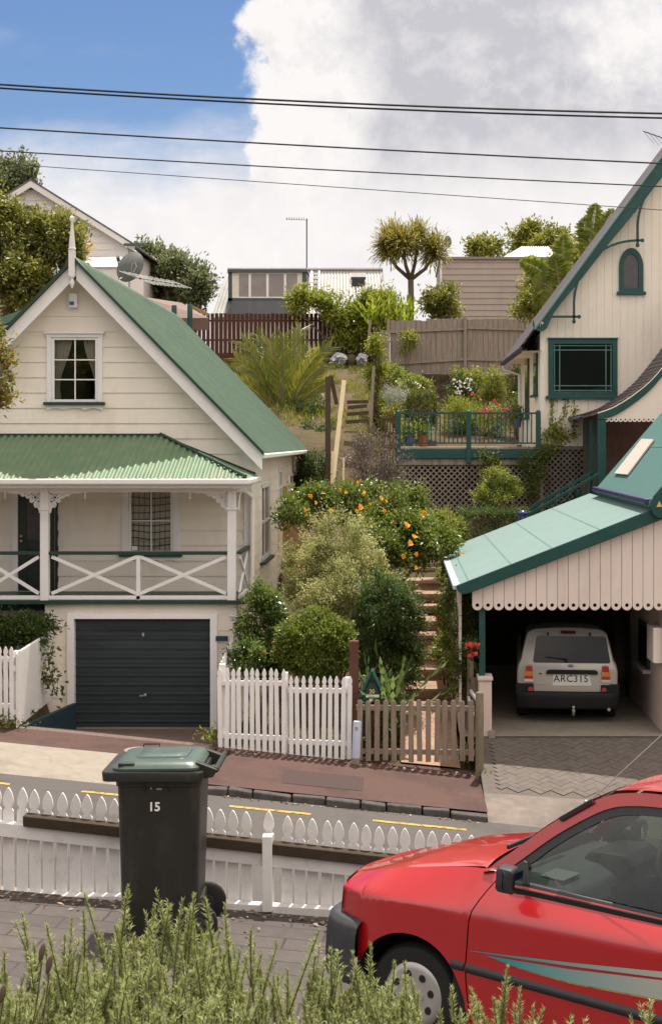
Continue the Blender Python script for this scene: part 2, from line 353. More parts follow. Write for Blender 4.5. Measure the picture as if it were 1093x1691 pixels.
LF['vine'] = leaf_mat('vine_leaves', [(.05, .07, .012), (.13, .15, .02), (.25, .24, .035)])
LF['ivy'] = leaf_mat('ivy_leaves', [(.025, .035, .010), (.06, .075, .016), (.15, .15, .035)])
LF['lavender'] = leaf_mat('grey_lavender', [(.13, .15, .11), (.20, .21, .17), (.28, .27, .25)])
LF['grass'] = leaf_mat('grass_blades', [(.06, .075, .014), (.12, .13, .025), (.24, .19, .07)])
LF['litter'] = leaf_mat('dry_leaves', [(.06, .03, .02), (.12, .07, .04), (.26, .19, .12)], trans=.1)
LF['orange'] = leaf_mat('orange_petals', [(.72, .27, .025), (.82, .40, .045), (.86, .52, .12)], trans=.3)
LF['pink'] = leaf_mat('pink_petals', [(.50, .06, .12), (.65, .12, .20), (.75, .25, .30)], trans=.3)
LF['red'] = leaf_mat('red_petals', [(.45, .03, .03), (.65, .08, .06), (.70, .20, .14)], trans=.3)
LF['whitef'] = leaf_mat('white_petals', [(.65, .63, .62), (.75, .72, .74), (.80, .78, .80)], trans=.3)
LF['redtip'] = leaf_mat('bronze_tipped_leaves', [(.05, .06, .015), (.11, .12, .025), (.30, .14, .05)])
# ------------------------------------------------------------------ foliage
def nrm(a): return a/np.maximum(np.linalg.norm(a, axis=1, keepdims=True), 1e-9)
def leaf_obj(name, lm, parent, pos, axis, normal, Ln, Wd, seed=0, label=None, kind=None, rnd=None, shape=.45):
    rng = np.random.default_rng(seed+7)
    n = len(pos); off = np.array(ROOT[parent.name]) if parent is not None else np.zeros(3)
    axis = nrm(axis); side = nrm(np.cross(axis, normal)); up = np.cross(side, axis)
    Ln = np.broadcast_to(np.asarray(Ln, float), (n,))[:, None]*rng.uniform(.55, 1.35, (n, 1))
    Wd = np.broadcast_to(np.asarray(Wd, float), (n,))[:, None]*rng.uniform(.8, 1.2, (n, 1))
    p = pos-off
    v = np.empty((n, 4, 3))
    v[:, 0] = p
    v[:, 1] = p+axis*Ln*shape+side*Wd*.5+up*Wd*.12
    v[:, 2] = p+axis*Ln-up*Ln*.12
    v[:, 3] = p+axis*Ln*shape-side*Wd*.5+up*Wd*.12
    me = bpy.data.meshes.new(name)
    me.vertices.add(4*n); me.vertices.foreach_set('co', v.reshape(-1).astype(np.float32))
    me.loops.add(4*n); me.loops.foreach_set('vertex_index', np.arange(4*n, dtype=np.int32))
    me.polygons.add(n); me.polygons.foreach_set('loop_start', np.arange(0, 4*n, 4, dtype=np.int32))
    me.polygons.foreach_set('loop_total', np.full(n, 4, np.int32))
    me.update(calc_edges=True)
    a = me.attributes.new('rnd', 'FLOAT', 'FACE')
    a.data.foreach_set('value', (rng.random(n) if rnd is None else np.clip(rnd, 0, 1)).astype(np.float32))
    me.materials.append(lm)
    o = bpy.data.objects.new(name, me); COL.objects.link(o); o.parent = parent
    ROOT[o.name] = Vector(off)
    if label: o['label'] = label
    if kind: o['kind'] = kind
    return o
def rdir(rng, n): return nrm(rng.normal(size=(n, 3)))
def blob(x0, x1, y0, y1, d, dep=None):
    s = F/d; rx = (x1-x0)/2/s; rz = (y1-y0)/2/s
    return ((X((x0+x1)/2, d), d, Z((y0+y1)/2, d)), (rx, dep if dep else (rx+rz)/2*.85, rz))
def crown_pts(blobs, n, L, seed, subs=26, subr=.36, tw=12, up=.3, mode='lumpy', sp=.7, tl=2.5):
    rng = np.random.default_rng(seed); PS = []; AX = []; NO = []; RN = []
    w = np.array([r[0]*r[2]+.3*r[0]*r[1] for c, r in blobs]); w = w/w.sum()
    for (c, r), wi in zip(blobs, w):
        c = np.array(c); r = np.array(r); nb = max(tw, int(n*wi)); ntw = max(1, nb//tw)
        if mode == 'lumpy':
            dirs = rdir(rng, subs); ct = c+dirs*r*rng.uniform(.45, .88, (subs, 1))
            sr = subr*rng.uniform(.65, 1.35, subs)
            idx = rng.integers(0, subs, ntw)
            tp = ct[idx]+rdir(rng, ntw)*(rng.random((ntw, 1))**.4)*sr[idx][:, None]*r
            shade = rng.random(subs)[idx]
            oq = rng.random(ntw) < .10; tp[oq] = c+(tp[oq]-c)*rng.uniform(1.05, 1.32, (int(oq.sum()), 1))
        elif mode == 'ball':
            dd = rdir(rng, ntw)
            lump = 1+.05*np.sin(dd[:, :1]*7+seed)+.05*np.sin(dd[:, 2:]*9+1.7*seed)
            tp = c+dd*r*rng.uniform(.78, 1.02, (ntw, 1))*lump; shade = rng.random(ntw)
        elif mode == 'fill':
            tp = c+rdir(rng, ntw)*r*rng.random((ntw, 1))**.5; shade = rng.random(ntw)
        else:                                  # box
            q = rng.uniform(-1, 1, (ntw, 3)); k = rng.integers(0, 3, ntw); sg = rng.choice([-1, 1], ntw)
            q[np.arange(ntw), k] = sg*rng.uniform(.82, 1.04, ntw)
            tp = c+q*r; shade = rng.random(ntw)
        ta = nrm((tp-c)/r*1.0+.5*rdir(rng, ntw)+np.array([0, 0, up]))
        rep = np.repeat(np.arange(ntw), tw); m = len(rep)
        pos = tp[rep]+ta[rep]*(rng.uniform(-.5, .5, (m, 1))*tl*L)+rng.normal(size=(m, 3))*sp*L
        ax = nrm(ta[rep]+rdir(rng, m)*.85); out = nrm((pos-c)/r)
        no = nrm(rdir(rng, m)*.7+out*.35+np.array([0, 0, .8]))
        PS.append(pos); AX.append(ax); NO.append(no); RN.append(np.clip(.55*rng.random(m)+.45*shade[rep], 0, 1))
    return np.vstack(PS), np.vstack(AX), np.vstack(NO), np.concatenate(RN)
def limbs(mb, base, blobs, r0, seed, n=7, sag=0):
    rnd = random.Random(seed); base = Vector(base)
    for c, r in blobs:
        c = Vector(c)
        for k in range(max(2, n//len(blobs))):
            e = c+Vector((rnd.uniform(-.7, .7)*r[0], rnd.uniform(-.7, .7)*r[1], rnd.uniform(-.3, .7)*r[2]))
            m = base.lerp(e, .5)+Vector((rnd.uniform(-.15, .15)*r[0], rnd.uniform(-.15, .15)*r[1], -.08*r[2]))
            pts = []
            for i in range(7):
                t = i/6; pts.append(base*(1-t)**2+m*2*t*(1-t)+e*t*t)
            mb.tube(pts, [max(.006, r0*(1-.85*i/6)) for i in range(7)], 6)
def plant(name, label, cat, lm, blobs, n, L, base=None, W=None, seed=1, trunk=.03, group=None, leafname='foliage', stemname='stem', nl=7, trunkmat=None, **kw):
    zmin = min(c[2]-r[2] for c, r in blobs)
    if base is None: base = (blobs[0][0][0], blobs[0][0][1], zmin-.15)
    t = thing(name, label, cat, base, group)
    pos, ax, no, rn = crown_pts(blobs, n, L, seed, **kw)
    leaf_obj(leafname, lm, t, pos, ax, no, L, W or L*.5, seed, rnd=rn)
    mb = MB(); limbs(mb, base, blobs, trunk, seed, nl); mb.build(stemname, trunkmat or M['bark'], t, smooth='all')
    return t
def tree(name, label, lm, blobs, n, L, base, seed=1, trunk=.15, group=None, **kw):
    return plant(name, label, 'tree', lm, blobs, n, L, base, seed=seed, trunk=trunk, group=group, leafname='crown', stemname='trunk', **kw)
def blades(rng, c, n, Lr, spread, tilt=(.1, .9), segs=5, droop=.5, W=.03):
    """arching sword leaves from c; returns leaf segments"""
    PS = []; AX = []; NO = []; LN = []; WD = []
    for i in range(n):
        a = rng.uniform(0, 2*np.pi); t = rng.uniform(*tilt); Ln = rng.uniform(*Lr)
        d = np.array([np.cos(a)*np.sin(t), np.sin(a)*np.sin(t), np.cos(t)]); p = np.array(c)+rng.normal(size=3)*spread
        st = Ln/segs
        for k in range(segs):
            PS.append(p.copy()); AX.append(d.copy()); LN.append(st*1.35); WD.append(W*(1-.75*abs(k/segs-.25)))
            sd = np.array([-np.sin(a), np.cos(a), 0]); NO.append(np.cross(sd, d))
            p = p+d*st; d = d+np.array([0, 0, -droop/segs*(.5+k/segs)]); d = d/np.linalg.norm(d)
    return map(np.array, (PS, AX, NO, LN, WD))
def flowers(parent, mat_, pts, r, seed, name='blossom', petals=5):
    rng = np.random.default_rng(seed); meshes = []
    for v in range(3):
        pos = []; ax = []; no = []
        fn = nrm(rng.normal(size=(1, 3))*.5+np.array([[0, -.8, .5]]))[0]; u = nrm(np.cross(fn, [0, 0, 1.])[None])[0]; w = np.cross(fn, u)
        for ring in range(2):
            for k in range(petals):
                a = 2*np.pi*k/petals+ring*.5+rng.uniform(-.2, .2); d = u*np.cos(a)+w*np.sin(a)
                pos.append(-d*.0); ax.append(d+fn*(.25+.5*ring)); no.append(fn)
        o = leaf_obj(name, mat_, None, np.array(pos), np.array(ax), np.array(no), r, r*.85, seed+v)
        meshes.append(o.data); bpy.data.objects.remove(o)
    off = ROOT[parent.name]
    for i, p in enumerate(pts):
        o = bpy.data.objects.new(name, meshes[i % 3]); COL.objects.link(o); o.parent = parent
        o.location = Vector(p)-off; ROOT[o.name] = off
        k = rng.uniform(.5, 1.2); o.scale = (k, k, k); o.rotation_euler = (rng.uniform(-.4, .4), rng.uniform(-.5, .5), rng.uniform(-.5, .5))

# ------------------------------------------------------------------ cladding helpers
def clad_h(mb, mp, u0, u1, z0, z1, pitch, holes=(), lap=.022):
    z = z0
    while z < z1-1e-4:
        zt = min(z+pitch, z1)
        cuts = sorted({z, zt} | {h for H in holes for h in H[2:] if z < h < zt})
        for a, b in zip(cuts, cuts[1:]):
            m = (a+b)/2; iv = [(None, None)]
            hs = sorted([H for H in holes if H[2] < m < H[3]])
            segs = []; left = ('f', u0)
            for H in hs: segs.append((left, ('c', H[0]))); left = ('c', H[1])
            segs.append((left, ('f', u1)))
            g = lambda e, zz: e[1](zz) if e[0] == 'f' else e[1]
            oa = lap*(1-(a-z)/pitch); ob = lap*(1-(b-z)/pitch)
            for l, r in segs:
                la, ra, lb, rb = g(l, a), g(r, a), g(l, b), g(r, b)
                if ra-la < .003 and rb-lb < .003: continue
                mb.quad(mp(la, a, oa), mp(max(ra, la), a, oa), mp(max(rb, lb), b, ob), mp(lb, b, ob))
                if a == z: mb.quad(mp(la, a, -.006), mp(max(ra, la), a, -.006), mp(max(ra, la), a, oa), mp(la, a, oa))
        z = zt
def clad_v(mb, mp, u0, u1, zb, zt, pitch, holes=(), g=.012, dep=.014):
    n = int(math.ceil((u1-u0)/pitch-1e-6))
    for i in range(n):
        a = u0+i*pitch; b = min(u1, a+pitch)
        prof = [(a, 0), (a+g, dep), (b-g, dep), (b, 0)]
        cutu = sorted({a, a+g, b-g, b} | {h for H in holes for h in H[:2] if a < h < b})
        od = lambda u: dep*min(1, (u-a)/g, (b-u)/g) if b-a > 2*g else 0
        for l, r in zip(cutu, cutu[1:]):
            if r-l < 1e-4: continue
            m = (l+r)/2; segs = []; lo = ('f', zb)
            for H in sorted([H for H in holes if H[0] < m < H[1]], key=lambda h: h[2]): segs.append((lo, ('c', H[2]))); lo = ('c', H[3])
            segs.append((lo, ('f', zt)))
            gg = lambda e, uu: e[1](uu) if e[0] == 'f' else e[1]
            for s0, s1 in segs:
                if gg(s1, l) <= gg(s0, l) and gg(s1, r) <= gg(s0, r): continue
                mb.quad(mp(l, gg(s0, l), od(l)), mp(r, gg(s0, r), od(r)), mp(r, max(gg(s1, r), gg(s0, r)), od(r)), mp(l, max(gg(s1, l), gg(s0, l)), od(l)))
def front(y): return lambda u, z, o: (u, y-o, z)
def rside(x): return lambda u, z, o: (x+o, u, z)
def lside(x): return lambda u, z, o: (x-o, u, z)
def frame_rect(mb, x0, x1, z0, z1, w, y0, y1):
    mb.box(x0, x0+w, y0, y1, z0, z1); mb.box(x1-w, x1, y0, y1, z0, z1)
    mb.box(x0+w, x1-w, y0, y1, z0, z0+w); mb.box(x0+w, x1-w, y0, y1, z1-w, z1)
def curtain_mb(mb, x0, x1, z0, z1, y, waves=7, amp=.03, cinch=0, side=1):
    def fn(u, v):
        z = lerp(z1, z0, v); xa, xb = x0, x1
        if cinch:
            k = cinch*math.sin(min(1, v*1.05)*math.pi*.62)**2
            if side > 0: xb = lerp(x1, x0, k)
            else: xa = lerp(x0, x1, k)
        return (lerp(xa, xb, u), y+amp*math.sin(u*waves*6.283), z)
    mb.grid(fn, waves*8, 12)

# ------------------------------------------------------------------ camera, sun, sky
cam = bpy.data.cameras.new('camera'); co = bpy.data.objects.new('camera', cam); COL.objects.link(co); SC.camera = co
co.location = (0, 0, 0); co.rotation_euler = (math.radians(90), 0, 0)
cam.sensor_fit = 'VERTICAL'; cam.sensor_height = 36; cam.sensor_width = 24; cam.lens = 36*F/1691
cam.shift_x = (546.5-CX)/1691; cam.shift_y = (CY-845.5)/1691
cam.clip_start = .05; cam.clip_end = 3000
SUNV = Vector((.085, .37, 1)).normalized()
sl = bpy.data.lights.new('sun', 'SUN'); sl.energy = 5.0; sl.angle = math.radians(.53); sl.color = (1, .94, .84)
so = bpy.data.objects.new('sun', sl); COL.objects.link(so); so.rotation_euler = (-SUNV).to_track_quat('-Z', 'Y').to_euler(); so.location = (10, 30, 60)
w = bpy.data.worlds.new('World'); SC.world = w; w.use_nodes = True
nt = w.node_tree; nt.nodes.clear(); L = nt.links.new
def math_(op, a, b=None, c=None, clamp=False):
    n = nt.nodes.new('ShaderNodeMath'); n.operation = op; n.use_clamp = clamp
    for i, q in enumerate((a, b, c)):
        if q is None: continue
        if isinstance(q, (int, float)): n.inputs[i].default_value = q
        else: L(q, n.inputs[i])
    return n.outputs[0]
def smooth(x, a, b):
    n = nt.nodes.new('ShaderNodeMapRange'); n.interpolation_type = 'SMOOTHSTEP'
    L(x, n.inputs[0]); n.inputs[1].default_value = a; n.inputs[2].default_value = b; return n.outputs[0]
out = nt.nodes.new('ShaderNodeOutputWorld')
sky = nt.nodes.new('ShaderNodeTexSky'); sky.sky_type = 'NISHITA'; sky.sun_disc = False
sky.sun_elevation = math.asin(SUNV.z); sky.sun_rotation = math.atan2(SUNV.x, SUNV.y); sky.altitude = 50; sky.air_density = 1.0; sky.dust_density = .6; sky.ozone_density = 2.2
bg1 = nt.nodes.new('ShaderNodeBackground'); bg1.inputs[1].default_value = .078; hsv = nt.nodes.new('ShaderNodeHueSaturation'); hsv.inputs['Saturation'].default_value = 1.2; hsv.inputs['Hue'].default_value = .508; L(sky.outputs[0], hsv.inputs['Color']); L(hsv.outputs[0], bg1.inputs[0])
tc = nt.nodes.new('ShaderNodeTexCoord'); sep = nt.nodes.new('ShaderNodeSeparateXYZ'); L(tc.outputs['Generated'], sep.inputs[0])
yy = math_('MAXIMUM', math_('ABSOLUTE', sep.outputs[1]), .08)
U = math_('DIVIDE', sep.outputs[0], yy); VV = math_('DIVIDE', sep.outputs[2], yy)
cmb = nt.nodes.new('ShaderNodeCombineXYZ'); L(U, cmb.inputs[0]); L(VV, cmb.inputs[1]); L(sep.outputs[1], cmb.inputs[2])
def sky_noise(scale, detail, rough=.55, off=(0, 0, 0), stretch=(1, 1, 1)):
    mp = nt.nodes.new('ShaderNodeMapping'); mp.inputs['Location'].default_value = off; mp.inputs['Scale'].default_value = stretch; L(cmb.outputs[0], mp.inputs[0])
    n = nt.nodes.new('ShaderNodeTexNoise'); n.inputs['Scale'].default_value = scale; n.inputs['Detail'].default_value = detail; n.inputs['Roughness'].default_value = rough
    L(mp.outputs[0], n.inputs['Vector']); return n.outputs['Fac']
nA = math_('SUBTRACT', sky_noise(16, 10, .62, (3.1, 1.7, 0)), .5); nL = math_('SUBTRACT', sky_noise(16, 10, .62, (3.106, 1.712, 0)), .5); nP = math_('SUBTRACT', sky_noise(42, 8, .6, (1.1, .7, 0)), .5); nB = math_('SUBTRACT', sky_noise(5, 6, .55, (.4, 2.2, 0)), .5); nC = sky_noise(9, 7, .6, (7, 4, 0), (.5, 1.6, 1))
# cumulus: everything right of u about -0.105 and the veil below v about 0.2, with billowing edges
du = math_('ADD', math_('ADD', U, math_('MULTIPLY', nA, .075)), math_('ADD', math_('MULTIPLY', nB, .05), math_('MULTIPLY', nP, .018)))
edge = math_('ADD', du, math_('MULTIPLY', math_('ABSOLUTE', math_('SUBTRACT', VV, .235)), .18))
big = smooth(edge, -.098, -.086)
veil = smooth(math_('ADD', math_('ADD', VV, math_('MULTIPLY', nB, -.08)), math_('MULTIPLY', math_('SUBTRACT', nC, .5), .09)), .225, .165)
wisp = math_('MULTIPLY', smooth(nC, .55, .95), .35)
cover = math_('MAXIMUM', math_('MAXIMUM', math_('MAXIMUM', big, veil), wisp), math_('MULTIPLY', smooth(VV, .42, .8), .85))
# cloud tone: bright rim and bright haze low down, lavender grey body in the middle, lighter again further right
rim = smooth(math_('ADD', edge, math_('MULTIPLY', nA, .06)), .02, -.045)
right = math_('MULTIPLY', smooth(math_('ADD', U, math_('MULTIPLY', nB, .10)), .085, .15), smooth(math_('ADD', VV, math_('MULTIPLY', nA, .06)), .215, .27))
low = smooth(math_('ADD', VV, math_('ADD', math_('MULTIPLY', nB, .10), math_('MULTIPLY', nA, .05))), .245, .14)
t = math_('MAXIMUM', math_('MAXIMUM', rim, low), math_('MULTIPLY', right, .85))
t = math_('ADD', math_('ADD', math_('MULTIPLY', t, .92), math_('MULTIPLY', math_('MULTIPLY', math_('SUBTRACT', nA, nL), 2.6), math_('SUBTRACT', 1, math_('MULTIPLY', low, .75)))), math_('MULTIPLY', nB, .3), None, True)
mixc = nt.nodes.new('ShaderNodeMix'); mixc.data_type = 'RGBA'; L(t, mixc.inputs[0])
mixc.inputs[6].default_value = (.605, .60, .645, 1); mixc.inputs[7].default_value = (1.0, .965, .95, 1)
bg2 = nt.nodes.new('ShaderNodeBackground'); wm = nt.nodes.new('ShaderNodeMix'); wm.data_type = 'RGBA'; wm.blend_type = 'MULTIPLY'; L(math_('MAXIMUM', smooth(math_('MULTIPLY', sep.outputs[1], -1.0), -.25, .2), smooth(VV, .42, .9)), wm.inputs[0]); L(mixc.outputs[2], wm.inputs[6]); wm.inputs[7].default_value = (1.0, .94, .85, 1); L(wm.outputs[2], bg2.inputs[0]); L(math_('MULTIPLY_ADD', smooth(math_('MULTIPLY', sep.outputs[1], -1.0), -.2, .4), .80, .735), bg2.inputs[1])  # added fill: unseen clouds brightened behind the view, warmed behind and overhead
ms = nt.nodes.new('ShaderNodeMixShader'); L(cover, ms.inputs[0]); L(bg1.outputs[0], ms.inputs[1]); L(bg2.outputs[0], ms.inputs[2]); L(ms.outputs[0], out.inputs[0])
SC.view_settings.view_transform = 'Standard'; SC.view_settings.look = 'None'; SC.view_settings.exposure = 0.42; SC.view_settings.gamma = 1
SC.cycles.max_bounces = 8; SC.cycles.transparent_max_bounces = 16; SC.cycles.use_denoising = True
# ------------------------------------------------------------------ terrain, road, paving
def zf(x): return -5.225-.1*max(-14, min(14, x))
def zpath(x, y): return -3.04-.08*(max(-9, min(9, x))+1.45)-.05*(max(3, min(9.9, y))-8.79)
LP = [(23.4, -5.0), (25, -4.9), (33, -3.4), (37.5, -1.7), (40.5, .2), (45, 1.3), (54, 2.75), (60, 3.2), (90, 3.6), (600, 3.6)]
RP = [(23.4, -5.25), (26.5, -4.85), (33.5, -3.05), (34.5, -2.9), (36.8, -1.9), (42, -.25), (46, .6), (50.4, 1.0), (50.9, 2.3), (60, 3.0), (90, 3.6), (600, 3.6)]
def hz(x, y):
    if y < 5.6: 
        b = zpath(x, y)-.12
        return b+.75*sstep(5.3, 4.3, y)+.15*math.sin(x*3+y*2)*.2
    if y < 9.75: return zpath(x, y)-.12
    if y < 20.9: return zf(x)-.5
    if y < 23.5: return zf(x)-.25
    t = sstep(-1.3, -.3, x)
    z = lerp(interp(y, LP), interp(y, RP), t)
    if y < 27: z = lerp(min(z, zf(x)-.02) if x > -2.8 else z, z, sstep(24.0, 27, y))
    if x < -6.05 and y < 30: z = -4.56
    if -6.12 < x < -2.85 and y < 27.2: z = -5.35
    if x < -2.9 and 27.2 <= y < 39: z = min(z, -3.4)
    if x > .95 and y < 32.6: z = -5.6
    if .1 < x < 1.05 and 26 < y < 34.5: z -= .3
    return z+.05*math.sin(x*2.1+y*1.3)*math.sin(y*.9-x)*(1 if y > 36 else .3)
xs = [-500, -200, -90, -50, -30, -20, -15]+list(np.arange(-12, 14.01, .3))+[16, 20, 30, 50, 90, 200, 500]
ys = [-300, -100, -40, -15, -5, 0, 2, 3]+list(np.arange(3.5, 9.76, .25))+[9.80, 20.88, 20.92, 23.45, 23.52]+list(np.arange(23.75, 62, .4))+[66, 72, 80, 90, 120, 200, 350, 600]
g = MB()
g.v = [(float(x), float(y), hz(x, y)) for x in xs for y in ys]; wv = len(ys)
g.f = [(i*wv+j, (i+1)*wv+j, (i+1)*wv+j+1, i*wv+j+1) for i in range(len(xs)-1) for j in range(wv-1)]
struct(g, 'ground', M['soil'], smooth=True)
def sheet(x0, x1, y0, y1, zfn, nx, ny):
    m = MB(); m.grid(lambda u, v: (lerp(x0, x1, u), lerp(y0, y1, v), zfn(lerp(x0, x1, u), lerp(y0, y1, v))), nx, ny); return m
struct(sheet(-80, 80, 9.85, 20.87, lambda x, y: zf(x)-.105+.05*math.sin((y-9.85)/11*3.14), 160, 12), 'road', M['asphalt'])
struct(sheet(-3.33, 1.27, 21.02, 23.5, lambda x, y: zf(x)+.01*(y-21), 40, 4), 'footpath', M['redasphalt'])
# left garage crossing: concrete lip, asphalt strip, brick apron dipping to the garage
def zap(x, y):
    a = zf(x)-.10*sstep(21.6, 20.8, y); return lerp(a, -5.10, sstep(23.2, 25.7, y))
struct(sheet(-30, -3.30, 20.85, 22.35, lambda x, y: zf(x)-.11*(1-(y-20.85)/1.5), 60, 4), 'crossing', M['concrete'])
struct(sheet(-30, -3.30, 22.35, 23.45, lambda x, y: zf(x)+.0, 60, 4), 'footpath', M['redasphalt'])
struct(sheet(-6.35, -2.92, 23.45, 25.85, lambda x, y: lerp(zf(x), -5.10, sstep(23.45, 25.75, y)), 24, 12), 'driveway', M['apronbrick'])
# right driveway: concrete lip, herringbone pavers up to the carport slab
def zdr(x, y): return lerp(zf(x)-.12, -4.955, min(1, max(0, (y-20.87)/3.55)))
struct(sheet(1.27, 30, 20.86, 22.0, zdr, 60, 6), 'crossing', M['driveconcrete'])
struct(sheet(1.27, 9, 22.0, 24.46, lambda x, y: zdr(x, y)-.012, 20, 8), 'driveway', M['grout'])
hb = MB(); rr = random.Random(5); bw, bl = .12, .24
ca, sa = math.cos(math.radians(45)), math.sin(math.radians(45))
for i in range(-60, 61):
    for j in range(-60, 61):
        k = (i-j) % 4
        if k not in (0, 3): continue
        wx, wy = (bl, bw) if k == 0 else (bw, bl); px, py = i*bw, j*bw
        pts = [(px+.0025, py+.0025), (px+wx-.0025, py+.0025), (px+wx-.0025, py+wy-.0025), (px+.0025, py+wy-.0025)]
        q = [(a*ca-b*sa+4.6, a*sa+b*ca+23.2) for a, b in pts]
        if all(1.3 < a < 8.5 and 22.03 < b < 24.44 for a, b in q):
            dz = rr.uniform(-.0015, .0015); hb.quad(*[(a, b, zdr(a, b)+dz) for a, b in q])
struct(hb, 'driveway_paver', M['paver'])
# brick landing and stair behind the timber gate
def zl(x, y): return lerp(-5.20-.1*(x-.3), -4.83, sstep(23.5, 26.8, y))
struct(sheet(.02, .98, 23.5, 27.1, zl, 8, 10), 'garden_path', M['stairbrick'])
NP = [1138, 1106, 1076, 1050, 1026, 1001, 981, 959, 938]
dd = []
for i, py in enumerate(NP):
    z = -4.62+.205*i; dd.append((F*z/(730-py), z))
dd.append((36.2, -2.75))
stair = thing('garden_steps', 'brick garden steps with pale nosings climbing between shrubs behind the weathered gate', 'steps', (.55, 27, -4.9))
for i in range(9):
    y0, z = dd[i]; y1 = dd[i+1][0]+.05
    m = MB(); m.box(.12+.02*(i % 3), 1.0, y0+.06, y1, z-.35, z); q = m.build('step', M['stairbrick'], stair)
    m = MB(); m.box(.10+.02*(i % 3), 1.0, y0, y0+.06, z-.06, z+.004); m.build('nosing', M['concrete'], q)
struct(sheet(-9, 9, 4.2, 9.70, zpath, 40, 30), 'path', M['paver2'])
# kerb of bluestone blocks
kx = -3.3; rr = random.Random(3); krng = random.Random(8)
kb = MB()
while kx < 1.25:
    wd = min(rr.uniform(.26, .62), 1.27-kx); m = MB(); y0 = 20.85+rr.uniform(-.03, .03)
    za = zf(kx)+rr.uniform(-.03, .004); zb = zf(kx+wd)+rr.uniform(-.03, .004)
    kb.add([(kx+.01, y0, za-.3), (kx+.01, 21.03, za-.3), (kx+.01, y0+.02, za), (kx+.01, 21.03, za), (kx+wd-.01, y0, zb-.3), (kx+wd-.01, 21.03, zb-.3), (kx+wd-.01, y0+.02, zb), (kx+wd-.01, 21.03, zb)],
           [(0,1,3,2),(4,6,7,5),(0,4,5,1),(2,3,7,6),(0,2,6,4),(1,5,7,3)]); kx += wd
struct(kb, 'kerb', M['bluestone'], bevel=.02)
# painted no-stopping dashes
def zr(x, y): return zf(x)-.105+.05*math.sin((y-9.85)/11*3.14)
for x0, x1 in ((X(128, 20), X(193, 20)), (X(375, 20), X(511, 20)), (X(615, 20), X(771, 20)), (-7.4, X(8, 20))):
    yb = 20.28
    struct(sheet(x0, x1, yb-.05, yb+.05, lambda x, y: zr(x, y)+.006, 12, 1), 'road_marking', M['yellowpaint'])
# leaf litter along the near fence, grass on the slope
rng = np.random.default_rng(11); n = 420
lx = rng.uniform(-4.2, 1.2, n); ly = 9.62-np.abs(rng.normal(0, .10, n))-(rng.random(n) < .12)*rng.uniform(0, 1.5, n)
pos = np.array([[a, b, zpath(a, b)+.006+rng.uniform(0, .02)] for a, b in zip(lx, ly)])
leaf_obj('leaf_litter', LF['litter'], None, pos, np.c_[rng.normal(size=(n, 2)), rng.normal(0, .12, n)], np.tile([0, 0, 1.], (n, 1))+rng.normal(0, .25, (n, 3)), .042, .022, 3, kind='stuff')
def tuft_field(name, x0, x1, y0, y1, n, Lr, lm, seed, zfn=hz, th=.0):
    rng = np.random.default_rng(seed); x = rng.uniform(x0, x1, n); y = rng.uniform(y0, y1, n)
    k = np.sin(x*2.3+seed)+np.sin(y*1.1+x*.7)+np.sin(x*5.1-y*2.3)*.6 > th; x = x[k]; y = y[k]; n = len(x)
    pos = np.array([[a, b, zfn(a, b)-.01] for a, b in zip(x, y)])
    leaf_obj(name, lm, None, pos, np.c_[rng.normal(0, .5, (n, 2)), np.ones(n)], rng.normal(size=(n, 3)), Lr, Lr*.12, seed, kind='stuff')
tuft_field('grass', -8, .6, 41, 57, 44000, .15, LF['grass'], 4, th=.1)
tuft_field('ground_cover', -8, .6, 40, 57, 9000, .24, LF['vine'], 14, th=.7)
tuft_field('ground_cover', -2.75, .1, 23.7, 33, 5000, .14, LF['ivy'], 6, th=-1)
tuft_field('ground_cover', -12, -6.2, 23.6, 27, 6000, .12, LF['grass'], 8, th=-.5)

# ------------------------------------------------------------------ fences and walls of the street
m = MB()
def wl(u, k): x = lerp(-16, 16, u); return x, lerp(-6.6, zpath(x, 9.74)-.02, k)
for yq in (9.74, 9.85): m.grid(lambda u, v, yq=yq: (wl(u, v)[0], yq, wl(u, v)[1]), 20, 1)
m.grid(lambda u, v: (wl(u, 1)[0], lerp(9.74, 9.85, v), wl(u, 1)[1]), 20, 1)
single(m, 'retaining_wall', M['concrete'], 'concrete retaining wall holding the upper path above the road, under the white picket fence', 'wall')
def spear(w, h, z0):
    """picket outline (u, z) with a spear head and notched neck, foot at z0, tip at z0+h"""
    a = w/2; t = z0+h; o = [(-a, z0), (a, z0), (a, t-.165), (a*.98, t-.155), (a*.60, t-.137), (a*.62, t-.128)]
    o += [(a*x_, t-y_) for x_, y_ in ((.84, .120), (.97, .104), (1.0, .088), (.88, .060), (.62, .032), (.30, .010), (.05, 0))]
    o += [(-u, z) for u, z in reversed(o[2:])]
    return o
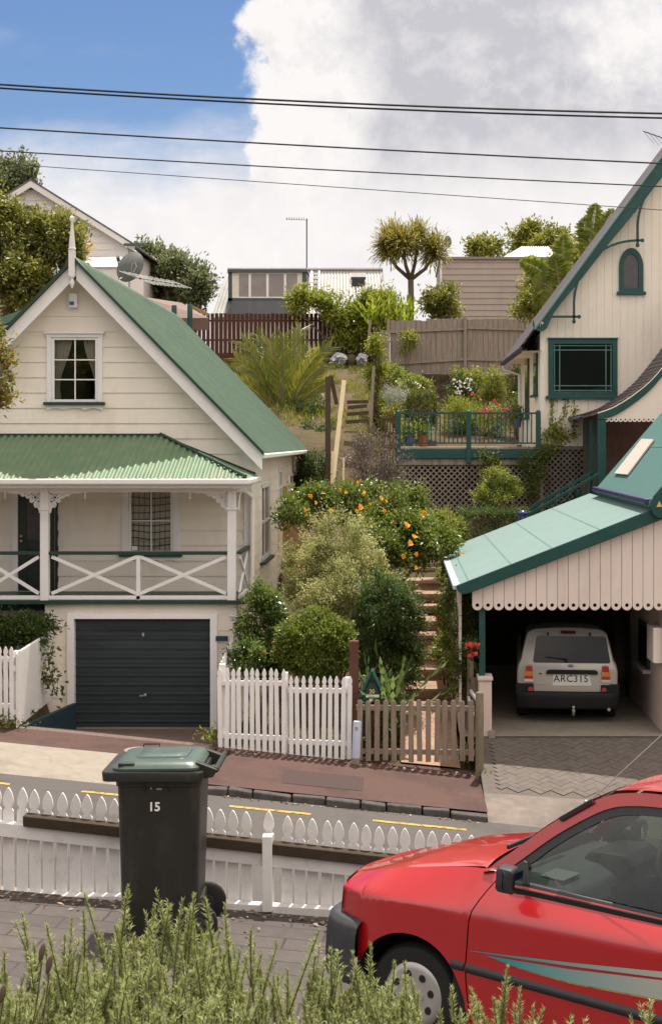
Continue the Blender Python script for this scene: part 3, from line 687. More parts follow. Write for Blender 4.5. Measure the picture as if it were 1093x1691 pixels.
# upper white picket fence beside the wheelie bin
DF = F/247
fence = thing('picket_fence', 'white spear-topped picket fence with mossy timber cap rail beside the green bin', 'fence', (-1.2, DF, -3.15))
pk = MB(); rr = random.Random(9)
def ftop(px): return Z(1300+.106*px, DF)
def fcap(px): return Z(1338+.113*px, DF)
def flow(px): return Z(1476+(.0 if px < 190 else (px-190)*.062), DF)
px = -250.0
while px < 1500:
    if abs(px-443) > 15:
        zt = ftop(px)+rr.uniform(-.006, .006); zb = min(flow(px)-.045, zpath(X(px, DF), DF)+.03); lean = rr.uniform(-.0015, .0015)
        pk.prism([spear(.0715, zt-zb, zb)], lambda u, z, d, x=X(px, DF), l=lean: (x+u+l*(z-zb)*8, DF+.03+d, z), .019)
    px += 21.9
pk.build('picket_panel', M['oldwhite'], fence, bevel=.003, seg=1)
def rail_(f, o0, o1, y0, y1, pxs):
    m = MB()
    for a, b in zip(pxs, pxs[1:]):
        xa, xb = X(a, DF), X(b, DF)
        vs = [(x, y, z) for x, pz in ((xa, a), (xb, b)) for y in (y0, y1) for z in (f(pz)+o0, f(pz)+o1)]
        m.add(vs, [(0,1,3,2),(4,6,7,5),(0,4,5,1),(2,3,7,6),(0,2,6,4),(1,5,7,3)])
    return m
rail_(fcap, -.165, -.072, DF-.035, DF+.028, [-250, 190, 435]).build('rail', M['oldwhite'], fence, bevel=.004)
rail_(fcap, -.165, -.072, DF-.035, DF+.028, [451, 900, 1500]).build('rail', M['oldwhite'], fence, bevel=.004)
rail_(fcap, -.071, 0, DF-.075, DF+.027, [43, 300, 560, 1500]).build('cap_rail', M['mossbeam'], fence, bevel=.006)
rail_(flow, -.055, 0, DF-.05, DF+.028, [-250, 190, 436]).build('rail', M['oldwhite'], fence, bevel=.004)
rail_(flow, -.055, 0, DF-.05, DF+.028, [450, 1500]).build('rail', M['oldwhite'], fence, bevel=.004)
m = MB(); xp = X(443, DF); m.box(xp-.033, xp+.033, DF-.085, DF+.01, Z(1500, DF), Z(1376, DF)); m.build('post', M['white'], fence, bevel=.005)
m = MB(); zb = Z(1500, DF); m.prism([spear(.072, Z(1342, DF)-zb, zb)], lambda u, z, d: (xp+u, DF+.03+d, z), .02); m.build('picket', M['oldwhite'], fence, bevel=.003)

# white fence in front of the garden (two stepped panels)
DW = F/102.6
def picket_fence(name, label, pxs, topfn, botfn, d, mt, w=.069, posts=(), rails=(.18, .82), head='spear', rng_=1, drop=.0):
    fz = thing(name, label, 'fence', (X(sum(pxs)/len(pxs), d), d, Z(botfn(pxs[0]), d)))
    m = MB(); rr = random.Random(rng_)
    for p in pxs:
        zb = Z(botfn(p), d)+rr.uniform(-.025, .02); zt = Z(topfn(p), d)+rr.uniform(-.014, .012)
        ln = rr.uniform(-.016, .016)
        if head == 'spear': o = spear(w, zt-zb, zb)
        else: o = [(-w/2, zb), (w/2, zb), (w/2, zt-.035), (w*.28, zt-.008), (0, zt), (-w*.28, zt-.008), (-w/2, zt-.035)]
        m.prism([o], lambda u, z, dd, x=X(p, d), ln=ln, zb=zb: (x+u+ln*(z-zb), d+dd, z), .02)
    m.build('picket_panel', mt, fz, bevel=.003, seg=1)
    for r in rails:
        m = MB()
        a, b = pxs[0], pxs[-1]
        za = lerp(Z(botfn(a), d), Z(topfn(a), d), r); zb = lerp(Z(botfn(b), d), Z(topfn(b), d), r)
        m.bar((X(a-5, d), d+.045, za), (X(b+4, d), d+.045, zb), .045, .08); m.build('rail', mt, fz, bevel=.004)
    for p, t, hw in posts:
        m = MB(); m.box(X(p, d)-hw, X(p, d)+hw, d+.07, d+.07+hw*2, Z(botfn(p)+8, d), Z(t, d)); m.build('post', mt, fz, bevel=.006)
    return fz
F1 = picket_fence('picket_fence', 'taller panel of the white picket fence, beside the garage door frame', [364+10.45*i for i in range(11)], lambda p: 1104, lambda p: 1240+(p-365)*.055, DW, M['white'], posts=((366, 1098, .05), (470, 1112, .045)), rng_=2)
F2 = picket_fence('picket_fence', 'lower panel of the white picket fence, beside the short pale bollard', [481+10.6*i for i in range(10)], lambda p: 1117, lambda p: 1249+(p-480)*.05, DW, M['white'], posts=((574, 1120, .045),), rng_=3)
# short white return beside the garage
rt = thing('picket_fence', 'short white picket return running back to the cottage wall beside shrubs', 'fence', (-2.75, 24.2, -5))
m = MB()
for i in range(9):
    y = DW+.15+i*.24; zt = -3.62+.03*i; m.box(-2.93, -2.91, y, y+.09, -5.0, zt)
m.build('picket_panel', M['white'], rt, bevel=.003)
m = MB(); m.box(-2.91, -2.86, DW+.1, DW+2.2, -3.9, -3.8); m.build('rail', M['white'], rt)
# fence at the far side of the garage apron
picket_fence('picket_fence', 'white picket fence at the lawn edge, beside the sunken garage driveway', [-140+9.4*i for i in range(18)], lambda p: 1068, lambda p: 1188, DW, M['white'], posts=((26, 1076, .05),), rng_=4)
rf = thing('picket_fence', 'white close-boarded picket return between the lawn fence and garage wall', 'fence', (-6.1, 24.5, -4.6))
m = MB(); q0 = Vector((X(29, DW), DW, 0)); q1 = Vector((X(86, 25.75), 25.75, 0))
nn = 26
for i in range(nn):
    a = q0.lerp(q1, i/nn); b = q0.lerp(q1, (i+.86)/nn); t = i/nn
    zt = lerp(Z(1080, DW), Z(1044, 25.75), t); zb = lerp(-4.60, -4.56, t)
    dx = Vector((.02, 0, 0))
    tri = (a+b)/2
    vs = [(a.x, a.y, zb), (b.x, b.y, zb), (b.x, b.y, zt), (tri.x, tri.y, zt+.035), (a.x, a.y, zt)]
    vs += [(x-.02, y, z) for x, y, z in vs]
    m.add(vs, [(0,1,2,3,4), (9,8,7,6,5), (0,5,6,1), (1,6,7,2), (2,7,8,3), (3,8,9,4), (4,9,5,0)])
m.build('picket_panel', M['white'], rf, bevel=.002, seg=1)
for zz in (-4.35, -3.65):
    m = MB(); m.bar(q0+Vector((-.05, 0, zz)), q1+Vector((-.05, 0, zz+.05)), .05, .08); m.build('rail', M['white'], rf)
m = MB(); m.add([(-6.06, 23.6, -4.78), (-5.72, 25.76, -5.12), (-5.72, 25.76, Z(1161, 25.76)), (-6.06, 23.6, -4.60), (-6.14, 23.6, -4.78), (-5.80, 25.76, -5.12), (-5.80, 25.76, Z(1161, 25.76)), (-6.14, 23.6, -4.60)],
        [(0,1,2,3), (7,6,5,4), (3,2,6,7), (0,3,7,4), (1,5,6,2)])
single(m, 'retaining_board', M['blueboard'], 'dark blue painted wedge board edging the sunken garage driveway', 'board', bevel=.01)

# weathered timber gate panel and posts
G = thing('garden_gate', 'low weathered grey picket gate in front of the brick steps', 'gate', (.35, DW-.05, -5.3))
m = MB(); rr = random.Random(12); w = .085
for i in range(14):
    p = 594+14.1*i; zb = Z(1254+(p-594)*.012, DW)+rr.uniform(-.02, .01); zt = Z(1155, DW)+rr.uniform(-.012, .012); ln = rr.uniform(-.015, .015)
    o = [(-w/2, zb), (w/2, zb), (w/2, zt-.03), (w*.30, zt-.008), (0, zt), (-w*.30, zt-.008), (-w/2, zt-.03)]
    m.prism([o], lambda u, z, dd, x=X(p, DW): (x+u+ln*(z-zb), DW-.06+dd, z), .02)
m.build('picket_panel', M['greytimber'], G, bevel=.004, seg=1)
for zz in (Z(1168, DW), Z(1240, DW)):
    m = MB(); m.bar((X(588, DW), DW-.015, zz), (X(783, DW), DW-.015, zz-.02), .05, .085); m.build('rail', M['greytimber'], G, bevel=.005)
m = MB(); m.bar((X(664, DW), DW+.012, Z(1172, DW)), (X(783, DW), DW+.012, Z(1170, DW)), .03, .03); m.build('pipe_rail', M['steel'], G)
def round_post(name, label, px, py0, py1, d, r, mt, tilt=0):
    m = MB(); x = X(px, d); m.tube([(x, d, Z(py1, d)), (x+tilt*.5, d, lerp(Z(py1, d), Z(py0, d), .5)), (x+tilt, d, Z(py0, d)-.02), (x+tilt, d, Z(py0, d))], [r, r*.98, r*.97, r*.8], 14)
    return single(m, name, mt, label, 'post', smooth=True)
round_post('timber_post', 'thick mossy round timber post at the driveway end of the gate', 791.5, 1143, 1292, 23.0, .068, M['postwood'])
round_post('timber_post', 'thin grey timber post below pink flowers beside the carport pillar', 776, 1088, 1215, 25.0, .06, M['greytimber'])
m = MB(); d = 23.9; m.box(X(577, d), X(592, d), d-.07, d+.07, -5.4, Z(1058, d)); single(m, 'timber_post', M['redpost'], 'tall red-brown square post beside the small green letterbox', 'post', bevel=.008)
B_ = thing('bollard', 'short pale lilac bollard leaning slightly at the foot of the gate', 'bollard', (X(588.5, 23.2), 23.2, -5.3))
x = X(588.5, 23.2); m = MB(); m.tube([(x-.01, 23.2, Z(1251, 23.2)), (x+.015, 23.2, Z(1193, 23.2)), (x+.016, 23.2, Z(1191, 23.2))], [.068, .068, .06], 18); m.build('shaft', M['purplewhite'], B_, smooth=True)
m = MB(); m.tube([(x-.014, 23.2, Z(1266, 23.2)), (x-.01, 23.2, Z(1251, 23.2))], .066, 16); m.build('foot', M['concrete'], B_, smooth=True)
m = MB(); m.box(x-.02, x+.02, 23.125, 23.135, Z(1204, 23.2), Z(1199, 23.2)); m.build('plaque', M['steel'], B_)
# handrail by the carport pillar
H = thing('handrail', 'short pale handrail between two mossy posts beside the carport pillar', 'handrail', (X(783, 24.3), 24.3, -4.6))
d = 24.3; m = MB()
m.bar(P(777, 1141, d+.5), P(790, 1160, d-.2), .04, .05); m.bar(P(773, 1152, d+.5), P(781, 1180, d-.2), .035, .05); m.build('rail', M['oldwhite'], H)
m = MB(); m.box(X(777, d+.5), X(788, d+.5), d+.5, d+.6, Z(1172, d), Z(1128, d)); m.build('post', M['postwood'], H)
# letterbox
d = 23.75; LB = thing('letterbox', 'green triangular house-shaped letterbox with gold number above the gate', 'letterbox', (X(614, d), d, -5.2))
m = MB(); m.prism([[(X(595, d), Z(1161, d)), (X(633, d), Z(1161, d)), (X(614, d), Z(1113, d))]], lambda u, z, dd: (u, d+dd, z), .3); m.build('body', M['darkgreen'], LB, bevel=.005)
m = MB(); m.bar(P(590.5, 1157, d)+V(0, .15, 0), P(614.8, 1109, d)+V(0, .15, 0), .36, .025, (1, 0, 0)) ; m.bar(P(637.5, 1157, d)+V(0, .15, 0), P(613.2, 1109, d)+V(0, .15, 0), .36, .025, (1, 0, 0)); m.build('roof', M['teal'], LB)
m = MB(); m.lathe([(.03, 0), (.03, .008)], P(614, 1125, d)+V(0, -.01, 0), 14, (0, 1, 0)); m.build('hole', M['black'], LB)
text('20', 'house_number', .095, P(614, 1142, d)+V(0, -.006, 0), (1, 0, 0), (0, 0, 1), M['gold'], LB, bold=.002)
m = MB(); m.box(X(604, d), X(626, d), d-.006, d+.01, Z(1151.5, d), Z(1147, d)); m.build('mail_slot', M['oldwhite'], LB)
m = MB(); m.prism([[(X(609, d), Z(1154, d)), (X(616, d), Z(1154, d)), (X(615, d), Z(1157.5, d)), (X(612.5, d), Z(1159, d)), (X(610, d), Z(1157.5, d))]], lambda u, z, dd: (u, d-.006+dd, z), .008); m.build('badge', M['oldwhite'], LB)
m = MB(); m.box(X(610, d), X(618, d), d+.1, d+.2, -5.4, Z(1161, d)); m.build('post', M['darktimber'], LB)

# unseen mound added behind the viewer to give windows dark tree reflections
hl_ = MB(); hl_.grid(lambda u, v: (lerp(-120, 120, u), lerp(-9, -90, v), interp(lerp(-9, -90, v), [(-90, 12), (-50, 10.5), (-22, 6.0), (-14, 2.0), (-9, -3.4)])+.8*math.sin(u*61)*math.sin(v*9)+.4*math.sin(u*143+v*20)), 160, 24)
struct(hl_, 'reflection_mound', mat('reflection_mound_green', (.030, .040, .016), .95, .1, var=.25, scale=.3, stain=(.045, .04, .02), sscale=.15), smooth='all')

cvx = P(228, 1254, 22.6); cvx.z = zf(cvx.x)+.012
m = MB(); m.lathe([(.0, .028), (.20, .028), (.215, .020), (.215, .0)], cvx, 28, capb=False, capt=False); single(m, 'utility_cover', M['concrete'], 'small round pale utility cover set in the reddish footpath', 'cover', smooth=True)

struct(sheet(-1.75, -.55, 21.5, 22.35, lambda x, y: zf(x)+.01*(y-21)+.005, 12, 4), 'footpath_patch', mat('newer_asphalt_patch', (.070, .048, .045), .92, .15, var=.2, scale=40, bump=.35, bscale=140))
rng = np.random.default_rng(19); n = 260
lx = rng.uniform(-3.2, 1.2, n); ly = 23.3-np.abs(rng.normal(0, .12, n)); lx = np.r_[lx, rng.uniform(-3.0, 1.2, 60)]; ly = np.r_[ly, 20.8-np.abs(rng.normal(0, .05, 60))]; n = len(lx)
pos = np.array([[a, b, (zf(a)+.01*(b-21)+.012) if b > 21 else zr(a, b)+.012] for a, b in zip(lx, ly)])
leaf_obj('leaf_litter', LF['litter'], None, pos, np.c_[rng.normal(size=(n, 2)), rng.normal(0, .15, n)], np.tile([0, 0, 1.], (n, 1))+rng.normal(0, .3, (n, 3)), .06, .03, 4, kind='stuff')
# ------------------------------------------------------------------ the white cottage with the green roof
H1 = thing('weatherboard_cottage', 'cream weatherboard cottage with green gable roof, verandah and garage below', 'house', (-6.0, 28, -5.1))
YW, YB, YV, YE, YK = F/87.9, F/89.4, F/93.0, F/94.6, 39.3      # gable wall, bargeboard, verandah front, eave, back
XL, XR, XA = -9.18, -2.82, -6.0
ZA = Z(430, YB)
SL = 1.026
def zroof(x): return ZA-SL*abs(x-XA)
def xl(z): return max(XL, XA-(ZA-.14-z)/SL)
def xr(z): return min(XR, XA+(ZA-.14-z)/SL)
def gx(px): return X(px, YW)
def gz(py): return Z(py, YW)
ZD = Z(990, YV)
uw = (gx(86), gx(163), gz(664), gz(557)); lw = (gx(213), gx(287), gz(914), gz(806)); dr = (gx(31), gx(92), ZD, gz(800))
m = MB(); clad_h(m, front(YW), xl, xr, -5.1, ZA-.3, .287, [uw, lw, dr]); m.build('front_wall', M['cream'], H1)
def side_d(px): return -XR*F/(CX-px)
w1 = (side_d(428.5), side_d(443), -2.42, -.86); w2 = (side_d(457), side_d(464.5), -1.5, -.62); w3 = (side_d(476.5), side_d(488), -1.45, -.80)
m = MB(); clad_h(m, rside(XR), lambda z: YW, lambda z: YK, -5.1, -.22, .287, [w1, w2, w3]); m.build('side_wall', M['cream'], H1)
m = MB(); m.box(XL, XL+.05, YW+.03, YK-.1, -5, -.2); m.build('side_wall', M['cream'], H1)
m = MB(); m.add([(XL, YK, -4), (XR, YK, -4), (XR, YK, -.2), (XA, YK, ZA-.15), (XL, YK, -.2)], [(0,1,2,3,4)]); m.build('back_wall', M['cream'], H1)
m = MB(); m.box(XL, XR-.05, YW+.02, YK-.05, ZD-.2, ZD-.02); m.box(XL, XR-.05, YW+.03, YW+3.2, ZD+2.52, ZD+2.6); m.add([(XL+.1, YW+3.2, ZD), (XR-.1, YW+3.2, ZD), (XR-.1, YW+3.2, -.4), (XA, YW+3.2, ZA-.5), (XL+.1, YW+3.2, -.4)], [(0,1,2,3,4)]); m.build('inner_floor', M['dim'], H1)
# roof: corrugated slopes
def corr_slope(mb, a, b, c, d, pitch, amp, n=4, steps=2, rib=False):
    """a-b along the eave, d-c along the ridge; waves repeat along a-b"""
    a, b, c, d = map(Vector, (a, b, c, d)); Ln = (b-a).length; k = max(8, int(Ln/pitch*n))
    nn = (b-a).cross(d-a).normalized()
    if nn.z < 0: nn = -nn
    if rib:                                    # trapezoid ribs
        us = []
        for i in range(int(Ln/pitch)+1):
            for q, h in ((0, 0), (.70, 0), (.78, 1), (.88, 1), (.96, 0)): us.append((min(1, (i+q)*pitch/Ln), h))
        mb.grid(lambda u, v: (lambda s: a.lerp(b, s[0]).lerp(d.lerp(c, s[0]), v)+nn*(amp*s[1]))(us[int(round(u*(len(us)-1)))]), len(us)-1, steps); return
    def fn(u, v): return a.lerp(b, u).lerp(d.lerp(c, u), v)+nn*(amp*math.sin(u*Ln/pitch*6.28318))
    mb.grid(fn, k, steps)
zE = zroof(-2.52); y0 = YB-.06
m = MB(); corr_slope(m, (-2.52, y0, zE), (-2.52, YK+.2, zE), (XA, YK+.2, ZA+.02), (XA, y0, ZA+.02), .40, .045, rib=True); r1 = m.build('roof', M['roofgreen'], H1)
m = MB(); corr_slope(m, (-9.48, y0, zE), (-9.48, YK+.2, zE), (XA, YK+.2, ZA+.02), (XA, y0, ZA+.02), .40, .045, rib=True); m.build('roof', M['roofgreen'], H1)
m = MB(); m.prism([[(XA-.2, zroof(XA-.2)+.035), (XA, ZA+.075), (XA+.2, zroof(XA+.2)+.035), (XA+.2, zroof(XA+.2)+.015), (XA, ZA+.045), (XA-.2, zroof(XA-.2)+.015)]], lambda u, z, d: (u, y0-.01+d, z), YK-y0+.2); m.build('ridge_cap', M['roofgreen'], r1)
m = MB()
for s in (-1, 1):
    o = [(XA, ZA+.055), (XA+s*3.5, ZA+.055-SL*3.5), (XA+s*3.5, ZA-.015-SL*3.5), (XA, ZA-.015)]
    m.prism([o], lambda u, z, d: (u, y0-.03+d, z), .06)
m.build('roof_edge', M['darkgreen'], r1)
for s in (-1, 1):
    m = MB(); o = [(XA+s*.03, ZA-.05), (XA+s*3.46, ZA-.02-SL*3.46), (XA+s*3.46, ZA-.33-SL*3.46), (XA+s*.03, ZA-.36)]
    m.prism([o], lambda u, z, d: (u, YB+d, z), .035); m.build('bargeboard', M['white'], H1, bevel=.006)
m = MB()
for s in (-1, 1): m.prism([[(XA, ZA-.06), (XA+s*3.4, ZA-.06-SL*3.4), (XA+s*3.4, ZA-.09-SL*3.4), (XA, ZA-.09)]], lambda u, z, d: (u, YB+.04+d, z), YW-YB+.02)
m.build('soffit', M['white'], H1)
m = MB(); m.box(-2.60, -2.46, y0+.05, YK+.15, zE-.09, zE-.0); m.box(-2.82, -2.62, YW, YK+.1, zE-.06, zE-.02); m.build('gutter', M['white'], H1, bevel=.02)
# corner boards, downpipe
m = MB(); m.box(XR-.10, XR+.03, YW-.045, YW-.02, -5.0, -.1); m.box(XR+.025, XR+.045, YW-.045, YW+.09, -5.0, -.25); m.build('corner_board', M['white'], H1, bevel=.004)
m = MB(); xd = XR+.06; m.tube([(xd-.12, YE+.04, -.78), (xd-.10, YW-.35, -.92), (xd, YW-.12, -1.02), (xd, YW-.11, -1.2), (xd, YW-.11, -4.2)], .045, 12); m.build('downpipe', M['cream'], H1, smooth=True)
m = MB(); m.box(-2.98, -2.70, YV+.02, YV+.5, -5.0, Z(1019, YV)); m.build('corner_pier', M['cream'], H1, bevel=.01)
m = MB(); m.box(-3.02, -2.66, YV-.02, YV+.54, Z(1019, YV), Z(1015, YV)); m.build('pier_cap', M['white'], H1, bevel=.01)
m = MB(); m.box(X(357, YV), X(377, YV), YV-.05, YV-.025, Z(1058, YV), Z(1050, YV)); m.build('name_board', M['blueboard'], H1)
# finial and alarm box
fz = lambda py: Z(py, YB-.06)
m = MB(); xx = X(121, YB); yy_ = YB-.07
prof = [(.02, fz(470)), (.035, fz(466)), (.05, fz(462)), (.02, fz(457)), (.055, fz(455))]
m.lathe([(r, z) for r, z in [(.012, fz(476)), (.03, fz(471)), (.045, fz(467)), (.02, fz(461)), (.05, fz(458)), (.05, fz(455))]], (xx, yy_, 0), 14)
m.box(xx-.055, xx+.055, yy_-.05, yy_+.06, fz(456), fz(414))
m.lathe([(.055, fz(414)), (.075, fz(411)), (.055, fz(408)), (.06, fz(405)), (.03, fz(380)), (.022, fz(366)), (.05, fz(362)), (.045, fz(359)), (.0, fz(356))], (xx, yy_, 0), 14)
m.build('finial', M['oldwhite'], H1, smooth=True)
m = MB(); m.box(X(116.5, YW), X(130.5, YW), YW-.14, YW-.02, gz(509), gz(485)); ab = m.build('alarm_box', M['white'], H1, bevel=.02)
m = MB(); m.box(X(118, YW), X(125.5, YW), YW-.148, YW-.139, gz(505), gz(499)); m.build('sticker', M['emblem'], ab)
# upper window
def sash(parent, name, o, y, casing, cols, rows, mt, sill=None, apron=True, bar=.022, fr=.05, glass=None, mp=None):
    x0, x1, z0, z1 = o
    m = MB(); frame_rect(m, x0, x1, z0, z1, fr, y-.02, y+.06)
    wn = m.build(name, mt, parent, bevel=.005)
    m = MB()
    for i in range(1, cols): xm = lerp(x0+fr, x1-fr, i/cols); m.box(xm-bar/2, xm+bar/2, y+.0, y+.04, z0+fr, z1-fr)
    for j in range(1, rows): zm = lerp(z0+fr, z1-fr, j/rows); m.box(x0+fr, x1-fr, y+.002, y+.038, zm-bar/2, zm+bar/2)
    m.build('glazing_bar', mt, wn)
    m = MB(); m.quad((x0+fr, y+.02, z0+fr), (x1-fr, y+.02, z0+fr), (x1-fr, y+.02, z1-fr), (x0+fr, y+.02, z1-fr)); m.build('glass', glass or M['glass'], wn)
    c = casing; m = MB()
    m.box(x0-c, x0, y-.05, y+.03, z0, z1); m.box(x1, x1+c, y-.05, y+.03, z0, z1); m.box(x0-c-.01, x1+c+.01, y-.055, y+.03, z1, z1+c*.75); m.box(x0-c-.04, x1+c+.04, y-.10, y+.03, z1+c*.75, z1+c*.75+.035)
    m.build('casing', M['white'], wn, bevel=.004)
    if sill is not None:
        m = MB(); m.box(x0-c-.05, x1+c+.05, y-.12, y+.04, z0-.055, z0-.002); m.build('sill', sill, wn, bevel=.006)
    if apron:
        n = 36; o2 = [(x0-c, z0-.056)]
        for i in range(n+1):
            t = i/n; u = lerp(x0-c, x1+c, t); s_ = abs(math.sin(t*math.pi*3)); o2.append((u, z0-.115-.045*(1-s_)*(.4 if .33 < t < .66 else 1)))
        o2.append((x1+c, z0-.056)); m = MB(); m.prism([o2], lambda u, z, d: (u, y-.045+d, z), .025); m.build('apron', M['white'], wn)
    return wn
W1 = sash(H1, 'window', uw, YW, .085, 2, 3, M['white'], M['darkgreen'])
m = MB(); curtain_mb(m, uw[0]+.03, lerp(uw[0], uw[1], .40), uw[2], uw[3], YW+.16, 5, .025, .72, 1); m.build('curtain', M['curtain'], W1, smooth='all')
m = MB(); curtain_mb(m, lerp(uw[0], uw[1], .64), uw[1]-.03, uw[2], uw[3], YW+.16, 5, .025, .75, -1); m.build('curtain', M['curtain'], W1, smooth='all')
W2 = sash(H1, 'window', lw, YW, .12, 2, 2, M['white'], M['darkgreen'])
m = MB(); curtain_mb(m, lw[0]+.02, lw[1]-.02, lw[2], lw[3], YW+.075, 8, .014); m.build('curtain', M['curtain'], W2, smooth='all')
m = MB()
for i in range(9):
    z = lerp(lw[2]+.15, lw[3]-.06, i/8); m.tube([(lw[0]+.05, YW+.045, z+.03*math.sin(i)), ((lw[0]+lw[1])/2, YW+.045, z-.02), (lw[1]-.05, YW+.045, z+.02)], .010, 5)
for i in range(8):
    x = lerp(lw[0]+.08, lw[1]-.07, i/7); m.tube([(x, YW+.05, lw[2]+.05), (x+.01, YW+.05, lw[3]-.05)], .005, 5)
m.build('security_grille', M['black'], W2)
m = MB(); m.box(lw[0]+.06, lw[0]+.16, YW+.01, YW+.018, lw[2]+.06, lw[2]+.14); m.build('sticker', M['numberwhite'], W2)
# front door
m = MB(); x0, x1, z0, z1 = dr
m.box(x0-.10, x0, YW-.05, YW+.05, z0, z1+.1); m.box(x1, x1+.0, YW-.05, YW+.05, z0, z1)
D1 = m.build('door_frame', M['white'], H1)
m = MB(); m.box(x0, x1+.06, YW-.01, YW+.06, z0, z1); m.box(x0+.02, x0+.16, YW-.03, YW-.01, z0+.02, z1-.02); m.box(x1-.12, x1+.05, YW-.03, YW-.01, z0+.02, z1-.02); m.box(x0+.16, x1-.12, YW-.03, YW-.01, z0+.8, z0+.95); m.build('front_door', M['doorgreen'], H1, bevel=.006)
m = MB(); m.box(x0+.16, x1-.12, YW-.02, YW-.012, z0+.95, z1-.1); m.build('door_pane', M['leadglass'], D1)
m = MB()
for zz in (Z(885, YW), Z(893, YW)): m.ball((x0+.07, YW-.06, zz), .03, .03, .03)
m.build('door_handle', M['brass'], D1, smooth='all')
# small windows of the side wall
for wn in (w1, w2, w3):
    ya, yb, za, zb = wn; m = MB()
    def bx(a, b, c, d, o0=-.02, o1=.05): m.box(XR+o0, XR+o1, a, b, c, d)
    f_ = .08
    bx(ya, ya+f_, za, zb); bx(yb-f_, yb, za, zb); bx(ya, yb, zb-f_, zb); bx(ya, yb, za, za+f_)
    bx((ya+yb)/2-.02, (ya+yb)/2+.02, za, zb, 0, .03); bx(ya, yb, (za+zb)/2-.03, (za+zb)/2+.03, 0, .035)
    q = m.build('window', M['white'], H1, bevel=.005)
    m = MB(); m.quad((XR+.01, ya+f_, za+f_), (XR+.01, yb-f_, za+f_), (XR+.01, yb-f_, zb-f_), (XR+.01, ya+f_, zb-f_)); m.build('glass', M['darkglass'], q)
    m = MB(); m.box(XR-.02, XR+.13, ya-.08, yb+.08, za-.05, za); m.build('sill', M['darkgreen'], q)
# verandah
px0 = -11.0; yt = YW-.03; zt = gz(719); ze = Z(789, YE); xt = gx(266); xe = -2.70
m = MB(); pt = .128; NX = int((xe-px0)/pt*8)
def vr(u, v):
    x = lerp(px0, xe, u); top = yt if x < xt else lerp(yt, YE, (x-xt)/(xe-xt)); y = lerp(YE-.05, top, v)
    z = lerp(ze, zt, (y-YE)/(yt-YE)); return (x, y-.012*math.sin(x/pt*6.283)*.5, z+.016*math.sin(x/pt*6.283))
m.grid(vr, NX, 3); vr_ = m.build('verandah_roof', M['verandahgreen'], H1, smooth='all')
m = MB()
def ve(u, v):
    y = lerp(YE, yt, u); hipx = lerp(xe, xt, (y-YE)/(yt-YE)); x = lerp(xe+.04, hipx, v); z = lerp(ze, zt, (xe-x)/(xe-xt)); return (x, y, z+.014*math.sin(y/pt*6.283))
m.grid(ve, 80, 2); m.build('hip_end', M['verandahgreen'], vr_, smooth='all')
m = MB(); m.tube([(xe+.02, YE-.02, ze+.03), (xt, yt, zt+.03)], .03, 8); m.bar((px0, yt, zt+.01), (xt, yt, zt+.01), .05, .05); m.bar((xt, yt, zt), (xe, yt, ze+.03), .04, .04); m.build('flashing', M['darkgreen'], vr_)
m = MB(); m.box(px0, xe+.08, YE-.13, YE+.0, Z(800, YE), Z(790.5, YE)); m.box(xe-.02, xe+.10, YE, yt, Z(800, YE), Z(790.5, YE)); m.build('gutter', M['white'], H1, bevel=.025, seg=3)
m = MB(); m.box(px0, xe, YE+.02, YE+.12, Z(806, YE), Z(800, YE)); m.box(px0, -2.80, YV-.05, YV+.06, Z(812.5, YV), Z(800.5, YV)); m.box(-2.90, -2.80, YV+.06, yt, Z(812.5, YV), Z(801, YV)); m.build('verandah_beam', M['white'], H1, bevel=.006)
m = MB(); m.add([(px0, YE, ze-.12), (xe, YE, ze-.12), (xe, yt, ze-.12), (px0, yt, ze-.12)], [(0,1,2,3)]); m.build('verandah_ceiling', M['cream'], H1)
def vpost(px):
    x = X(px, YV); h = .074
    m = MB(); m.box(x-h, x+h, YV-h, YV+h, Z(994, YV), Z(803, YV)); m.build('verandah_post', M['white'], H1, bevel=.012)
    m = MB(); m.box(x-h-.025, x+h+.025, YV-h-.025, YV+h+.025, Z(842, YV), Z(838, YV)); m.build('post_collar', M['white'], H1, bevel=.008)
for p in (75, 383, -233): vpost(p)
def bracket(px, sgn):
    """pierced fretwork bracket: arch rim, scrolls and spokes"""
    m = MB(); x0 = X(px, YV)+sgn*.074; z0 = Z(812.5, YV); W, Hh = .56, .37
    rim = []
    for i in range(15):
        t = i/14*math.pi/2; rim.append((x0+sgn*W*(1-math.cos(t))*1.0+sgn*.02, YV, z0-Hh*(1-math.sin(t))))
    m.tube(rim, .016, 6)
    m.bar((x0, YV, z0-.012), (x0+sgn*W, YV, z0-.012), .03, .024); m.bar((x0+sgn*.012, YV, z0), (x0+sgn*.012, YV, z0-Hh), .03, .024, (1, 0, 0))
    for cx, cz, r in ((.10, .095, .068), (.225, .062, .046), (.075, .225, .046), (.325, .045, .030), (.165, .155, .03)):
        for rr_ in (r, r*.5): m.tube([(x0+sgn*(cx+rr_*math.cos(a)), YV, z0-cz+rr_*math.sin(a)) for a in np.linspace(0, 6.28, 15)[:-1]], .011, 5, closed=True)
        for a in (.4, 1.6, 2.7, 3.9, 5.2): m.tube([(x0+sgn*(cx+r*.5*math.cos(a)), YV, z0-cz+r*.5*math.sin(a)), (x0+sgn*(cx+r*1.3*math.cos(a)), YV, z0-cz+r*1.3*math.sin(a))], .009, 4)
    m.build('fretwork_bracket', M['white'], H1)
for p, s in ((75, -1), (75, 1), (383, -1)): bracket(p, s)
for p in (9, 141, 314):
    m = MB(); x = X(p, YV); m.lathe([(.018, 0), (.018, -.05), (.008, -.07), (.024, -.085), (.0, -.135)], (x, YV, Z(812.5, YV)), 10); m.build('pendant_drop', M['white'], H1)
